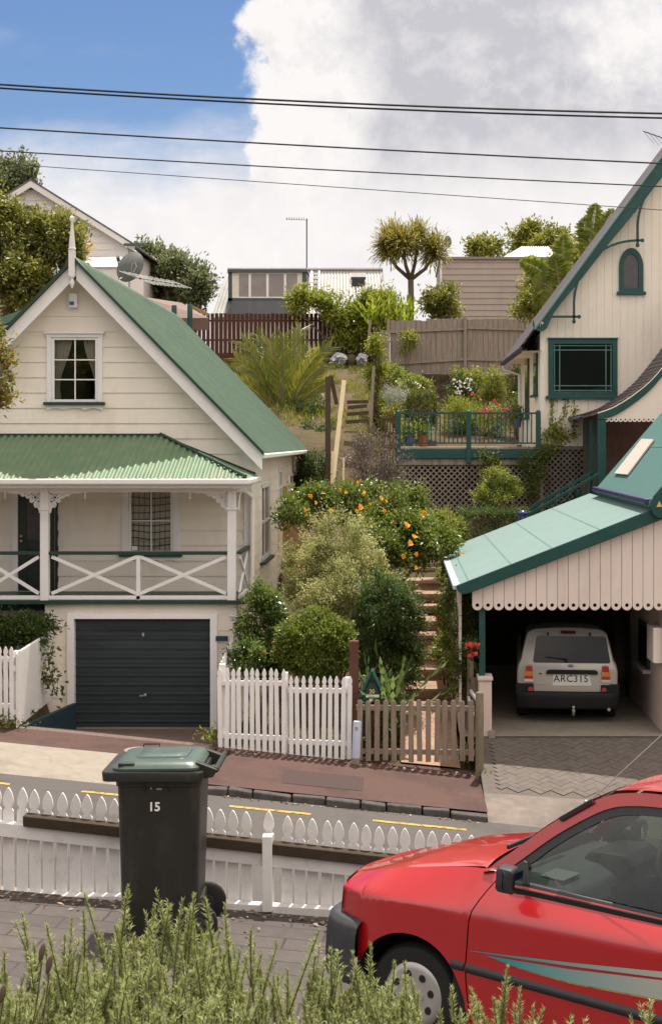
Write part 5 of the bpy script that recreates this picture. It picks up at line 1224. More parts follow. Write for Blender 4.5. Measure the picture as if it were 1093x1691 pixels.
# flower basket by the post
# ------------------------------------------------------------------ deck with balustrade
DK = thing('timber_deck', 'raised deck with teal balustrade over a diagonal lattice skirt', 'deck', (1.7, 37, -2))
YD = F/65.5; zd = Z(738.5, YD); xd0, xd1 = X(654, YD), X(893, YD)
m = MB(); m.box(xd0, xd1, YD, 41.5, zd-.05, zd); m.build('deck_floor', M['greytimber'], DK)
m = MB(); m.box(xd0-.02, xd1, YD-.05, YD, Z(757, YD), Z(741, YD)); m.build('fascia', M['teal'], DK, bevel=.008)
m = MB(); m.box(xd0+.05, xd1, YD+.02, YD+.12, Z(768, YD), Z(757, YD)); m.build('bearer', M['weathered'], DK, bevel=.008)
for p in (657.5, 773.5, 888):
    m = MB(); x = X(p, YD); zb = Z(765, YD) if p == 773.5 else Z(742, YD); m.box(x-.06, x+.06, YD-.09, YD+.03, zb, Z(682, YD)); m.ball((x, YD-.03, Z(681, YD)), .065, .065, .06, 10, 6); m.build('balustrade_post', M['teal'], DK, bevel=.008)
for a, b in ((661, 769.5), (777.5, 884)):
    m = MB(); m.box(X(a, YD), X(b, YD), YD-.06, YD, Z(684, YD), Z(681, YD)); m.build('top_rail', M['teal'], DK)
    m = MB(); m.box(X(a, YD), X(b, YD), YD-.05, YD-.01, Z(733, YD), Z(730.5, YD)); m.build('bottom_rail', M['teal'], DK)
    n = int((b-a)/7.6)
    for i in range(1, n+1):
        m = MB(); x = X(a+(b-a)*i/(n+1), YD); m.box(x-.015, x+.015, YD-.045, YD-.015, Z(731, YD), Z(683, YD)); m.build('baluster', M['teal'], DK)
m = MB(); lattice(m, xd0+.05, xd1, Z(845, YD), Z(768, YD), YD+.06); m.build('lattice_skirt', M['weathered'], DK)
m = MB(); m.box(xd0+.05, xd1, YD+.9, YD+1.0, -3.5, zd-.1); m.build('under_deck_dark_backing', M['dim'], DK)  # dark backing sheet added; gloom under the deck put into its colour
# porch stair with teal rails
ST = thing('porch_stair', 'teal timber stair with sloping rails dropping from the porch past the lattice', 'stair', P(920, 850, 34))
for d, dy in ((33.6, 0), (34.6, -10)):
    a, b = P(988, 783+dy, d), P(862, 856+dy, d)
    m = MB(); m.bar(a, b, .06, .07); m.build('handrail', M['teal'], ST)
    m = MB(); m.bar(a+V(0, 0, -.62), b+V(0, 0, -.62), .05, .18); m.build('stringer', M['teal'], ST)
    m = MB()
    for i in range(15): q = a.lerp(b, i/14); m.bar(q, q+V(0, 0, -.62), .03, .03, (1, 0, 0))
    m.build('baluster', M['teal'], ST)
m = MB()
for i in range(8): q = P(985, 800, 34.1).lerp(P(870, 866, 34.1), i/7); m.box(q.x-.14, q.x+.12, 33.65, 34.55, q.z-.55, q.z-.51)
m.build('tread', M['teal'], ST)

# ------------------------------------------------------------------ back fences, timbers, far houses
DB = F/43.0
BF = thing('board_fence', 'dark red-brown paling fence with narrow gaps below the grey iron roof', 'fence', (-4.5, DB, 3))
m = MB(); px = 270.0; rr = random.Random(4)
while px < 628:
    gap = 1.35 if px < 520 else .3
    x0, x1 = X(px, DB), X(px+7.1-gap, DB); m.box(x0, x1, DB, DB+.02, 2.6, Z(517+rr.uniform(0, 1.5)+(max(0, px-560)*.03), DB)); px += 7.1
m.build('paling_panel', M['brownwood'], BF)
for py in (528, 560, 584):
    m = MB(); m.box(X(270, DB), X(628, DB), DB+.02, DB+.07, Z(py+3, DB), Z(py, DB)) if py != 584 else m.box(X(270, DB), X(628, DB), DB-.03, DB, Z(600, DB), Z(583, DB)); m.build('rail', M['brownwood'], BF)
single((lambda m: (m.box(X(150, 58), X(300, 58), 58, 58.1, 2.4, Z(527, 58)), m)[-1])(MB()), 'board_fence', M['brownwood'], 'lower red-brown fence end half hidden by the cottage roof edge', 'fence') if False else None
DG = F/47.0
GF = thing('board_fence', 'tall weathered grey paling fence with rails above the flower garden', 'fence', (1.8, DG, 2))
m = MB(); px = 644.0; k = 0
while px < 905:
    x0, x1 = X(px-.15, DG), X(px+8.75, DG); m.box(x0, x1, DG, DG+.02+.004*(k % 2), Z(618+rr.uniform(-2, 2), DG), Z(527+rr.uniform(-1, 1)+(px < 700)*2, DG)); px += 8.5; k += 1
m.build('paling_panel', M['weathered'], GF)
for seg in (((643, 548), (766, 543)), ((770, 541), (905, 545)), ((643, 601), (766, 593)), ((770, 593), (905, 596))):
    m = MB(); m.bar(P(*seg[0], DG-.04), P(*seg[1], DG-.04), .05, .09); m.build('rail', M['weathered'], GF)
for p, y1 in ((641, 527), (767.5, 523), (900, 525)):
    m = MB(); m.box(X(p-2.2, DG), X(p+2.2, DG), DG-.10, DG-.02, Z(618, DG), Z(y1, DG)); m.build('post', M['weathered'], GF)
m = MB(); m.box(X(627, DG+.3), X(640, DG+.3), DG+.3, DG+.33, Z(640, DG), Z(544, DG)); m.build('end_board', M['weathered'], GF)
RW = thing('garden_wall', 'dark timber retaining wall with upright posts below the grey fence', 'wall', (2.2, DG-.3, 1))
m = MB(); m.box(X(690, DG-.2), X(905, DG-.2), DG-.22, DG-.15, .4, Z(618, DG-.2))
m.build('wall_board', M['darktimber'], RW)
for p in (722, 744, 789, 833, 868):
    m = MB(); m.box(X(p-4, DG-.4), X(p+4, DG-.4), DG-.5, DG-.25, .4, Z(620, DG-.4)); m.build('post', M['darktimber'], RW)
for p in (733, 762, 800):
    m = MB(); m.box(X(p-6, DG-.3), X(p+6, DG-.3), DG-.27, DG-.23, .6, Z(636, DG-.3)); m.build('pale_panel', M['weathered'], RW)
# timbers around the upper path
def timber(name, label, p, q, d0, d1, w, h, mt, cat='timber'):
    m = MB(); a, b = P(*p, d0), P(*q, d1); m.bar(a, b, w, h, (0, 1, 0)); return single(m, name, mt, label, cat, bevel=.006)
timber('plank', 'long pale pine plank leaning against the dark posts, tallest of three', (568, 629), (549, 800), 34.8, 34.0, .105, .10, M['palewood'])
timber('plank', 'short pale pine plank at the foot of the leaning one', (549.5, 746), (548, 812), 33.7, 33.7, .075, .05, M['palewood'])
timber('plank', 'thin pale stake standing between shrubs beside the leaning plank', (567.5, 756), (566.5, 812), 34.2, 34.2, .05, .04, M['palewood'])
timber('timber_post', 'dark square timber post behind the leaning pale plank', (541.5, 622), (541.5, 800), 36, 36, .13, .12, M['darktimber'], 'post')
timber('timber_post', 'dark sloping timber brace on the post by the palm fronds', (546, 620), (556, 668), 36.2, 36.2, .10, .10, M['darktimber'], 'post')
timber('timber_post', 'dark timber post wrapped in creeper above the earth steps', (621, 540), (620, 760), 44, 44, .16, .14, M['darktimber'], 'post')
timber('timber_post', 'pale barkless stake leaning on the creeper-covered post', (617, 605), (611, 722), 42.5, 42.5, .09, .08, M['weathered'], 'post')
timber('timber_post', 'thin pale stick rising above the creeper post', (611, 530), (609, 560), 47, 47, .09, .08, M['weathered'], 'post')
for (py, a, b, d), lab in zip(((662, 573, 608, 41.2), (671, 574, 606, 40.5), (682, 573, 609, 39.7), (695, 571, 609, 38.9)), ('uppermost', 'second highest', 'second lowest', 'lowest')):
    m = MB(); m.bar(P(a, py+2, d), P(b, py-1+(2 if lab == 'uppermost' else 0), d), .16, .10); o_ = single(m, 'timber_step', M['darktimber'], f'{lab} of four old timber steps set in the earth path', 'step', group='timber steps on the earth path', bevel=.012)
m = MB(); zt_ = Z(812, 36.6)
for i in range(6): x = X(470+6.3*i, 33.5); m.box(x, x+.085, 33.5, 33.53, -3.6, Z(812+(2 if i == 0 else 0), 33.5))
m.box(X(470, 33.5)-.04, X(470, 33.5)+.05, 33.45, 33.55, -3.6, Z(803, 33.5))
single(m, 'side_gate', M['tanwood'], 'plain tan board gate between cottage side wall and flowering shrub', 'gate')
m = MB()
for i in range(6): x = X(629+4.6*i, 38); m.box(x, x+.035, 38, 38.02, -.6, Z(681+(i % 2)*1.5, 38))
m.box(X(627, 38), X(655, 38), 38.02, 38.05, Z(694, 38), Z(691, 38)); single(m, 'picket_fence', M['darktimber'], 'small dark picket fence beside the deck end post', 'fence')
for (x0, x1, y0, y1), lab in (((545, 572, 582, 606), 'crumpled silver sack lying at the fence foot, nearer the palm'), ((586, 606, 583, 605), 'crumpled silver sack at the fence foot, beside the creeper post')):
    m = MB(); c, r = blob(x0, x1, y0, y1, 54.5, .5); rr = random.Random(x0)
    def fn(u, v):
        t = u*6.2832; p = (v-.5)*3.1; k = .85+.75*noise.noise(Vector((math.cos(t)*1.6+x0, math.sin(t)*1.6, v*4)))+.35*noise.noise(Vector((math.cos(t)*5+x0, math.sin(t)*5, v*11)))
        return (c[0]+r[0]*k*math.cos(p)*math.cos(t), c[1]+r[1]*k*math.cos(p)*math.sin(t), c[2]+r[2]*(math.sin(p)*.9+.12*math.sin(t*5+v*4)))
    m.grid(fn, 40, 22); single(m, 'sack', M['sack'], lab, 'sack')
m = MB(); c, r = blob(568, 592, 584, 612, 54.8, .5); m.ball(c, r[0], r[1], r[2], 14, 8); single(m, 'soil_heap', M['soil'], 'small heap of brown soil between two silver sacks', 'soil heap', smooth='all')
# grey iron roofed house
dH = 70.0; GH = thing('dormer_house', 'house with grey iron roof, blue-grey dormer and white roof ladder beyond the fence', 'house', (-4.5, dH, 3.5))
A, B, C_, D_ = P(350, 524, dH-2.6), P(641, 524, dH-2.6), P(632, 446, dH), P(376, 446, dH)
m = MB(); corr_slope(m, A, B, C_, D_, .16, .02, 4, 1); m.add([A, D_, D_+V(0, 4, -2.3), A+V(0, 7, 0)], [(0,1,2,3)]); m.add([B, C_, C_+V(0, 4, -2.3), B+V(0, 7, 0)], [(0,3,2,1)]); m.add([D_, C_, C_+V(0, 4, -2.3), D_+V(0, 4, -2.3)], [(0,1,2,3)]); gr = m.build('roof', M['ironroof'], GH, smooth='all')
m = MB(); m.box(A.x, B.x, dH-2.4, dH+3, 1.5, A.z+.02); m.build('wall', M['farwhite'], GH)
m = MB(); m.tube([D_+V(0, -.05, .04), C_+V(0, -.05, .04)], .07, 6); m.build('ridge_cap', M['ironroof'], gr)
dm = dH-2.4
m = MB(); m.box(X(377, dm), X(383.5, dm), dm, dH+.3, Z(497, dm), Z(446, dm)); m.box(X(499, dm), X(506, dm), dm, dH+.3, Z(497, dm), Z(446, dm)); m.box(X(377, dm), X(506, dm), dm-.1, dH+.3, Z(450, dm), Z(445, dm)); m.box(X(377, dm), X(506, dm), dm, dm+.3, Z(499, dm), Z(492, dm)); dmr = m.build('dormer', M['bluegrey'], GH)
m = MB(); m.add([P(383, 497, dm-.02), P(503, 497, dm-.02), P(506, 524, dm-.35), P(372, 524, dm-.35)], [(0,1,2,3)]); m.build('dormer_apron', mat('dark_lead_apron', (.085, .085, .092), .45, .4, var=.2, scale=3, stretch=(3, 1, .3)), GH)
for i in range(4):
    a, b = 383.5+29.1*i, 383.5+29.1*(i+1); m = MB(); frame_rect(m, X(a, dm), X(b, dm), Z(492, dm), Z(450, dm), .055, dm+.02, dm+.10); q = m.build('window', M['white'], GH)
    m = MB(); m.quad(P(a+1, 491, dm+.06), P(b-1, 491, dm+.06), P(b-1, 451, dm+.06), P(a+1, 451, dm+.06)); m.build('glass', mat('hazy_window_glass', (.20, .165, .155), .12, .6, var=.25, scale=1.2) if i == 0 else bpy.data.materials['hazy_window_glass'], q)
    if i in (0, 3):
        m = MB(); m.box(X(a+2, dm) if i == 0 else X(b-9, dm), X(a+11, dm) if i == 0 else X(b-2, dm), dm+.05, dm+.055, Z(491, dm), Z(452, dm)); m.build('curtain', M['curtain'], q)
def roof_pt(px, py, off=-.03):
    d = dH
    for _ in range(20): d = dH-2.6*((Z(446, dH)-Z(py, d))/(Z(446, dH)-Z(524, dH-2.6)))
    return P(px, py, d)+V(0, off, 0)
m = MB()
for p in (515, 527): m.bar(roof_pt(p, 443), roof_pt(p, 486), .09, .06)
for i in range(6): y = 445+7.3*i; m.bar(roof_pt(514, y), roof_pt(528, y), .09, .09)
m.build('roof_ladder', M['white'], GH)
m = MB(); m.bar(roof_pt(579, 463), roof_pt(604, 463), .10, .75, (0, .4, 1)); sk = m.build('skylight', M['white'], GH)
m = MB(); m.bar(roof_pt(581, 467, -.12), roof_pt(602, 467, -.12), .06, .42, (0, .4, 1)); m.build('glass', M['darkglass'], sk)
m = MB(); m.bar(roof_pt(579.5, 460, -.16), roof_pt(604, 460, -.16), .05, .12); m.build('sash', M['bluegrey'], sk)
m = MB(); m.tube([P(631, 450, dH-.5), P(631, 480, dH-.5)], .06, 6); m.build('flue', M['white'], GH)
TP = thing('tv_aerial', 'tall thin TV aerial mast above the grey dormer house', 'aerial', P(506, 446, dH))
m = MB(); m.tube([P(506.5, 448, dH), P(506.5, 361, dH)], .032, 6); m.build('mast', M['wire'], TP)
m = MB(); m.tube([P(472, 361, dH), P(508, 363, dH)], .025, 5); m.build('boom', M['steel'], TP)
m = MB()
for i in range(8): q = P(474+4*i, 361.2, dH); m.tube([q+V(0, -.3, -.0), q+V(0, .3, .0)], .012, 4); m.tube([q+V(0, 0, -.08), q+V(0, 0, .08)], .012, 4)
m.build('rod', M['steel'], TP)
# beige house
dS = 64.0; BH = thing('weatherboard_house', 'plain beige weatherboard house wall behind the grey paling fence', 'house', (3.5, dS, 3))
m = MB(); clad_h(m, front(dS), lambda z: X(727, dS), lambda z: X(920, dS), 2.4, Z(428, dS), .262, [], lap=.03); m.box(X(727, dS), X(920, dS), dS+.03, dS+7, 2.4, Z(430, dS)); m.build('wall', M['offwhiteboard'], BH)
m = MB(); m.box(X(725, dS), X(921, dS), dS-.12, dS+7, Z(428.5, dS), Z(424.5, dS)); m.build('parapet_cap', mat('grey_cap_flashing', (.22, .2, .19), .5), BH)
m = MB(); m.box(X(726, dS), X(729.5, dS), dS-.06, dS-.02, 2.4, Z(429, dS)); m.build('corner_board', M['oldwhite'], BH)
dW2 = 76.0; m = MB(); a, b, c, d_ = P(828, 428, dW2-3), P(926, 428, dW2-3), P(903, 408, dW2), P(862, 408, dW2)
m.add([a, b, c, d_, a+V(0, 7, 0), b+V(0, 7, 0)], [(0,1,2,3), (0,3,4), (1,5,2), (3,2,5,4)]); HP = thing('hip_roofed_house', 'house showing only its white hipped roof above the beige wall', 'house', (7.2, dW2, 4))
m.build('roof', mat('white_roof', (.72, .70, .69), .5, var=.05), HP)
m = MB()
for i in range(12): m.bar(lerp(a, b, i/11)+V(0, -.02, .02), lerp(d_, c, i/11)+V(0, -.02, .02), .05, .04)
m.build('roof_rib', M['oldwhite'], HP)
m = MB(); m.box(a.x+.3, b.x-.3, dW2-2.7, dW2+4, 3, a.z+.01); m.build('wall', M['farwhite'], HP)
dd_ = 63.5; S2 = thing('satellite_dish', 'small grey satellite dish at the corner of the beige house beside the cabbage tree', 'satellite dish', P(735, 424, dd_))
m = MB(); c = P(739, 399, dd_); m.grid(lambda u, v: (c.x+.17*v*math.cos(u*6.2832), c.y+.12*v*math.cos(u*6.2832)+.05*v*v, c.z+.27*v*math.sin(u*6.2832)), 20, 5); m.build('dish', M['dish'], S2, smooth='all')
m = MB(); m.tube([c, P(737, 412, dd_), P(737, 428, dd_)], .03, 6); m.build('mast', M['steel'], S2)
# white house at upper left
dL = 62.0; WH = thing('weatherboard_house', 'white weatherboard house gable rising behind the leafy tree and finial', 'house', (-15, dL, 3))
ax, az = X(55, dL), Z(300, dL); ex_, ez_ = X(226, dL), Z(407, dL); sl_ = (az-ez_)/(ex_-ax)
m = MB(); clad_h(m, front(dL), lambda z: ax-(az-.2-z)/sl_, lambda z: min(X(212, dL), ax+(az-.2-z)/sl_), 2.5, az-.35, .30, [], lap=.03); m.build('wall', M['farwhite'], WH)
m = MB(); m.box(X(212, dL)-.06, X(212, dL), dL, dL+9, 2.5, ez_); m.box(ax-(ex_-ax), X(212, dL), dL+.1, dL+.2, 2.5, ez_-.1); m.build('side_wall', M['farwhite'], WH)
for s in (-1, 1):
    m = MB(); m.prism([[(ax, az+.06), (ax+s*(ex_-ax), ez_+.06), (ax+s*(ex_-ax), ez_-.02), (ax, az-.02)]], lambda u, z, d: (u, dL-.4+d, z), 10); m.build('roof', mat('dark_grey_roof', (.10, .10, .105), .6) if s < 0 else bpy.data.materials['dark_grey_roof'], WH)
    m = MB(); m.prism([[(ax, az-.02), (ax+s*(ex_-ax), ez_-.02), (ax+s*(ex_-ax)-s*.05, ez_-.24), (ax, az-.30)]], lambda u, z, d: (u, dL-.38+d, z), .06); m.build('bargeboard', M['farwhite'], WH)
m = MB(); m.bar(P(205, 404, dL-.5), P(240, 404, dL-.5), .15, .10); m.tube([P(227, 404, dL-.4), P(227, 386, dL-.4)], .02, 5); m.bar(P(223, 392, dL-.4), P(232, 392, dL-.4), .02, .03); m.build('gutter', M['bluegrey'], WH)
m = MB(); m.box(X(28, dL), X(64, dL), dL-.06, dL-.02, Z(375, dL), Z(337, dL)); q = m.build('window', M['white'], WH)
m = MB(); m.box(X(31, dL), X(61, dL), dL-.07, dL-.05, Z(372, dL), Z(340, dL)); m.build('glass', M['darkglass'], q)
m = MB(); m.add([P(134, 441, dL-5), P(203, 441, dL-5), P(203, 423, dL-.5), P(148, 423, dL-.5)], [(0,1,2,3)]); m.build('lower_roof', mat('pale_iron_roof', (.42, .41, .40), .6), WH)
m = MB(); m.box(X(138, dL-4.9), X(202, dL-4.9), dL-4.9, dL-.1, 1.0, Z(441, dL-4.9)); m.build('lean_to_wall', M['farwhite'], WH)
# low shed roof and green posts beyond the roof
m = MB(); m.add([P(235, 490, 48), P(300, 500, 48), P(345, 525, 47), P(250, 525, 47)], [(0,1,2,3)]); m.add([P(250, 525, 47), P(345, 525, 47), P(345, 545, 47), P(250, 545, 47)], [(0,1,2,3)]); single(m, 'shed', mat('rusty_brown_iron', (.16, .10, .08), .7, var=.2), 'low brown shed roof behind the cottage roof edge', 'shed')
round_post('fence_post', 'dark green fence post nearer the dish beyond the roof edge', 288, 504, 545, 46, .085, M['teal']); round_post('fence_post', 'dark green fence post beside the brown fence start', 314, 502, 545, 46, .085, M['teal'])
timber('plank', 'weathered yellow board end sticking out above the shed roof', (318, 507), (345, 520), 46.5, 46.5, .1, .12, M['tanwood'])
# ------------------------------------------------------------------ cables over the street
WL = [('upper of the twin overhead cables crossing the sky', 139.5, 187.5, -5, .012), ('lower of the twin overhead cables crossing the sky', 145.5, 195, -5, .011), ('single thick overhead cable between the twin cables and the thin ones', 211, 270, -2, .0095), ('long overhead cable just below the single thick one', 249, 308, -2, .0075), ('thinnest and lowest overhead cable, faint grey', 270, 347, 0, .0045)]
for lab, y0_, y1_, sag, r in WL:
    m = MB(); dw = 16.5; pts = []
    for i in range(61):
        p = -1800+5400*i/60; t = p/1093; y = y0_+(y1_-y0_)*t+(-sag*4*t*(1-t))*1.2; pts.append(P(p, y, dw))
    m.tube(pts, r, 6)
    o_ = single(m, 'power_line', M['wire'], lab, 'cable', group='overhead cables')
# pots
def pot(label, px0, px1, py0, py1, d, mt, name='flower_pot'):
    s = F/d; r = (px1-px0)/2/s; h = (py1-py0)/s; m = MB(); c = P((px0+px1)/2, py1, d)
    m.lathe([(r*.65, 0), (r*.85, h*.5), (r, h*.92), (r*1.05, h*.94), (r*1.05, h), (r*.9, h), (r*.88, h*.85), (.0, h*.85)], c, 18, capt=False)
    t = thing(name, label, 'pot', c); m.build('pot', mt, t, smooth=True); return t, c, h, r
# ------------------------------------------------------------------ wheelie bin
BN = thing('wheelie_bin', 'dark green wheelie bin numbered 15 standing beside the white picket fence', 'bin', (-1.46, 9.05, -3.04))
def rrect(x0, x1, y0, y1, r, n=5):
    o = []
    for cx, cy, a0 in ((x1-r, y1-r, 0), (x0+r, y1-r, 90), (x0+r, y0+r, 180), (x1-r, y0+r, 270)):
        for i in range(n+1):
            a = math.radians(a0+90*i/n); o.append((cx+r*math.cos(a), cy+r*math.sin(a)))
    return o
def loft(mb, rings, capb=True, capt=True):
    n = len(rings[0]); vs = [p for r in rings for p in r]; fs = []
    for i in range(len(rings)-1):
        for k in range(n): fs.append((i*n+k, i*n+(k+1) % n, (i+1)*n+(k+1) % n, (i+1)*n+k))
    if capb: fs.append(tuple(range(n))[::-1])
    if capt: fs.append(tuple(range((len(rings)-1)*n, len(rings)*n)))
    return mb.add(vs, fs)
zb_, zt_ = -3.03, -2.02
def bring(t, e=0.0, z=None, r=.06):
    return [(x, y, lerp(zb_, zt_, t) if z is None else z) for x, y in rrect(lerp(-1.690, -1.716, t)-e, lerp(-1.232, -1.208, t)+e, lerp(8.83, 8.79, t)-e, lerp(9.21, 9.27, t)+e, r)]
m = MB(); loft(m, [bring(0, -.02), bring(.02), bring(.25), bring(.5), bring(.75), bring(.93), bring(.935, .008), bring(1.0, .010)]); m.build('body', M['bin'], BN, smooth=True)
m = MB()
for x in (-1.716+.175, -1.716+.315): m.box(x-.003, x+.003, 8.776, 8.80, -2.115, -2.046)
m.build('slot', M['black'], BN)
m = MB(); loft(m, [[(x, y, z) for x, y in rrect(-1.795-e, -1.185+e, 8.745-e, 9.30+e, .05)] for z, e in ((-2.045, -.05), (-2.045, 0), (-1.995, .004), (-1.988, 0))]); m.build('rim', M['bin'], BN, smooth=True)
m = MB(); LR = [(-1.986, .005, 0), (-1.970, .006, 0), (-1.958, -.006, 0), (-1.944, -.022, 0), (-1.936, -.045, 0), (-1.933, -.08, 0), (-1.933, -.115, 0), (-1.924, -.122, 0), (-1.922, -.14, 0), (-1.917, -.146, 0), (-1.916, -.2, 0)]
loft(m, [[(x, y, z+.012*(x+1.5)) for x, y in rrect(-1.735-e, -1.205+e*.8, 8.765-e, 9.285+e, max(.012, .075+e*.2))] for z, e, q in LR]); lid = m.build('lid', M['binlid'], BN, smooth=True)
m = MB(); m.box(-1.70, -1.60, 8.775, 8.82, -1.962, -1.938); m.build('grip', M['bin'], lid, bevel=.008)
m = MB(); m.tube([(-1.63, 9.27, -1.965), (-1.63, 9.27, -1.925), (-1.53, 9.27, -1.925), (-1.53, 9.27, -1.965)], .006, 6); m.build('lid_loop', M['bin'], lid)
m = MB()
for y in (8.80, 9.18): m.add([(-1.235, y, -1.935), (-1.235, y, -2.05), (-1.13, y, -2.03), (-1.10, y, -1.985), (-1.235, y+.05, -1.935), (-1.235, y+.05, -2.05), (-1.13, y+.05, -2.03), (-1.10, y+.05, -1.985)], [(0,1,2,3), (7,6,5,4), (0,4,5,1), (1,5,6,2), (2,6,7,3), (3,7,4,0)])
m.tube([(-1.115, 8.82, -1.99), (-1.115, 9.26, -1.99)], .019, 10); m.tube([(-1.14, 9.24, -2.0), (-1.10, 9.26, -1.985), (-1.085, 9.27, -1.96)], .018, 8); m.build('handle', M['bin'], BN, bevel=.006)
for y in (8.80, 9.24):
    m = MB(); m.lathe([(.05, 0), (.105, .004), (.12, .015), (.12, .045), (.105, .055), (.05, .058)], (-1.225, y, -2.925), 22, (0, 1, 0)); wq = m.build('wheel', M['black'], BN, smooth=True)
    m = MB(); m.lathe([(.0, -.004), (.045, -.004), (.05, .003)], (-1.225, y, -2.925), 16, (0, 1, 0), capb=False, capt=False); m.build('hub', M['blackplastic'], wq)
m = MB(); m.tube([(-1.225, 8.8, -2.925), (-1.225, 9.28, -2.925)], .012, 8); m.build('axle', M['steel'], BN)
m = MB(); m.box(-1.30, -1.215, 8.95, 9.2, -3.0, -2.80); m.build('foot_block', M['bin'], BN, bevel=.02)
tq = lambda py: 8.79+.04*(1-(Z(py, 8.79)-zb_)/(zt_-zb_))
text('15', 'number', .074, (X(255.4, 8.79), tq(1332)-.012, Z(1332.6, 8.79)), (1, 0, 0), (0, .04, 1), M['numberwhite'], BN, bold=.0022, spacing=1.0)
m = MB(); y_ = tq(1302)-.011; m.box(X(249, 8.79), X(251, 8.79), y_, y_+.02, Z(1303, 8.79), Z(1300.5, 8.79))
for k in range(4): m.box(X(259.5+2.1*k, 8.79), X(261+2.1*k, 8.79), y_, y_+.02, Z(1304, 8.79), Z(1301.5, 8.79))
m.build('moulded_mark', M['binlabel'], BN)

# ------------------------------------------------------------------ silver four-wheel drive in the carport
YS = F/94.0; XS = X(936, YS); ZG = -4.95
SV = thing('parked_car', 'silver four-wheel-drive wagon parked nose-in under the carport, rear facing out', 'car', (XS, YS+2.2, ZG))
HP_ = [(.80, .42), (.86, .50), (.885, .70), (.885, .92), (.86, 1.04), (.825, 1.10), (.812, 1.13), (.765, 1.34), (.715, 1.53), (.675, 1.585), (.56, 1.625), (.25, 1.645), (0, 1.65)]
def yrear(z): return YS+(.0 if z < .98 else (z-.98)*.30 if z < 1.56 else .174+(z-1.56)*1.5)+max(0, .75-z)*.05
def ring_s(scale, dy, top=99):
    L_ = [(-x, z) for x, z in HP_ if z <= top]+[(x, z) for x, z in reversed(HP_) if z <= top and x > 0]
    return [(XS+x*scale, yrear(z)+dy, ZG+lerp(.95, z, min(1, scale+.01))) for x, z in L_]
r0 = ring_s(.955, -.0); r1_ = ring_s(.985, .02); r2_ = ring_s(1, .09); 
def ahead(r, y, fz): return [(x, y+fz(z-ZG), z-(.065*(y-YS) if z-ZG > 1.2 else 0)) for x, _, z in r]
rA = ahead(r2_, YS+2.0, lambda z: 0); rB = ahead(r2_, YS+3.15, lambda z: -max(0, z-1.08)*.75)
m = MB(); rings = [r0, r1_, r2_, rA, rB]; n = len(r0); vs = [p for r in rings for p in r]; fs = []
for i in range(len(rings)-1):
    for k in range(n-1): fs.append((i*n+k, i*n+k+1, (i+1)*n+k+1, (i+1)*n+k))
h = n//2
for k in range(h): fs.append((k, k+1, n-2-k, n-1-k)) if k+1 != n-2-k else fs.append((k, k+1, n-1-k))
for k in range(h): fs.append((4*n+k, 4*n+k+1, 4*n+n-2-k, 4*n+n-1-k)) if k+1 != n-2-k else fs.append((4*n+k, 4*n+k+1, 4*n+n-1-k))
m.add(vs, fs)
low = [(x, z) for x, z in HP_ if z <= 1.05]
fr_ = [(XS+s*x, YS+3.0, ZG+z) for s, L_ in ((-1, low), (1, low[::-1])) for x, z in L_]; fr2 = [(x*1, YS+4.2, z-.05) for x, y, z in fr_]; fr3 = [(lerp(XS, x, .9), YS+4.42, lerp(ZG+.7, z, .8)) for x, y, z in fr_]
loft(m, [fr_, fr2, fr3]); body = m.build('body', M['silver'], SV, smooth=True)
sx = lambda px: X(px, YS)
def sz(py): return Z(py, YS)
def face(pts, off, th_=.02, nm='x', mt=None, par=SV, bev=0, sm=False):
    m = MB(); m.prism([[(sx(a), sz(b)) for a, b in pts]], lambda u, z, d: (u, yrear(z-ZG)-off+d, z), th_+off); return m.build(nm, mt, par, bevel=bev, smooth=sm)
def rnd_poly(pts, r=3, n=4):
    o = []; L_ = len(pts)
    for i in range(L_):
        p0, p1, p2 = Vector((*pts[i-1], 0)), Vector((*pts[i], 0)), Vector((*pts[(i+1) % L_], 0)); a = p1+(p0-p1).normalized()*r; b = p1+(p2-p1).normalized()*r
        for k in range(n+1): t = k/n; q = a*(1-t)**2+p1*2*t*(1-t)+b*t*t; o.append((q.x, q.y))
    return o
wg = rnd_poly([(879.5, 1095), (1007, 1095), (1000, 1052.5), (886, 1052.5)], 4)
face(wg, .006, .01, 'rear_window', M['rearglass'])
m = MB(); m.tube([(x_, yrear(z_-ZG)-.016, z_) for x_, z_ in ((sx(899), sz(1085.5)), (sx(918), sz(1087.5)), (sx(934), sz(1089.5)))], [.008, .012, .02], 6); m.ball((sx(934), yrear(.9)-.02, sz(1089.5)), .03, .02, .03); m.build('wiper', M['black'], SV)
face(rnd_poly([(926, 1048.5), (950.5, 1048.5), (950.5, 1044.5), (926, 1044.5)], 1), .02, .02, 'brake_light', mat('dark_red_lens', (.16, .02, .02), .3, .5), SV)
for p in (904.5, 974): face([(p-1.6, 1051.5), (p+1.6, 1051.5), (p+1.6, 1047), (p-1.6, 1047)], .035, .03, 'hinge', M['black'], SV, .008)
for s in (0, 1):
    mx = (lambda p: p) if s == 0 else (lambda p: 1872-p)
    q = face(rnd_poly([(mx(865), 1126), (mx(880), 1126), (mx(878.5), 1098.5), (mx(868.5), 1098.5)], 2), .02, .05, 'tail_light', M['redlens'], SV, .006)
    face([(mx(865.3), 1116.5), (mx(879.6), 1116.5), (mx(879), 1109), (mx(866.3), 1109)], .026, .01, 'indicator_lens', M['amberlens'], q)
    face([(mx(865.2), 1126), (mx(880.2), 1126), (mx(880), 1121.5), (mx(865), 1121.5)], .026, .01, 'reversing_lens', M['clearlens'], q)
    face(rnd_poly([(mx(871.5), 1141), (mx(880), 1141), (mx(880), 1134.5), (mx(872.5), 1134.5)], 1), .05, .03, 'reflector', M['redlens'], SV, .004)
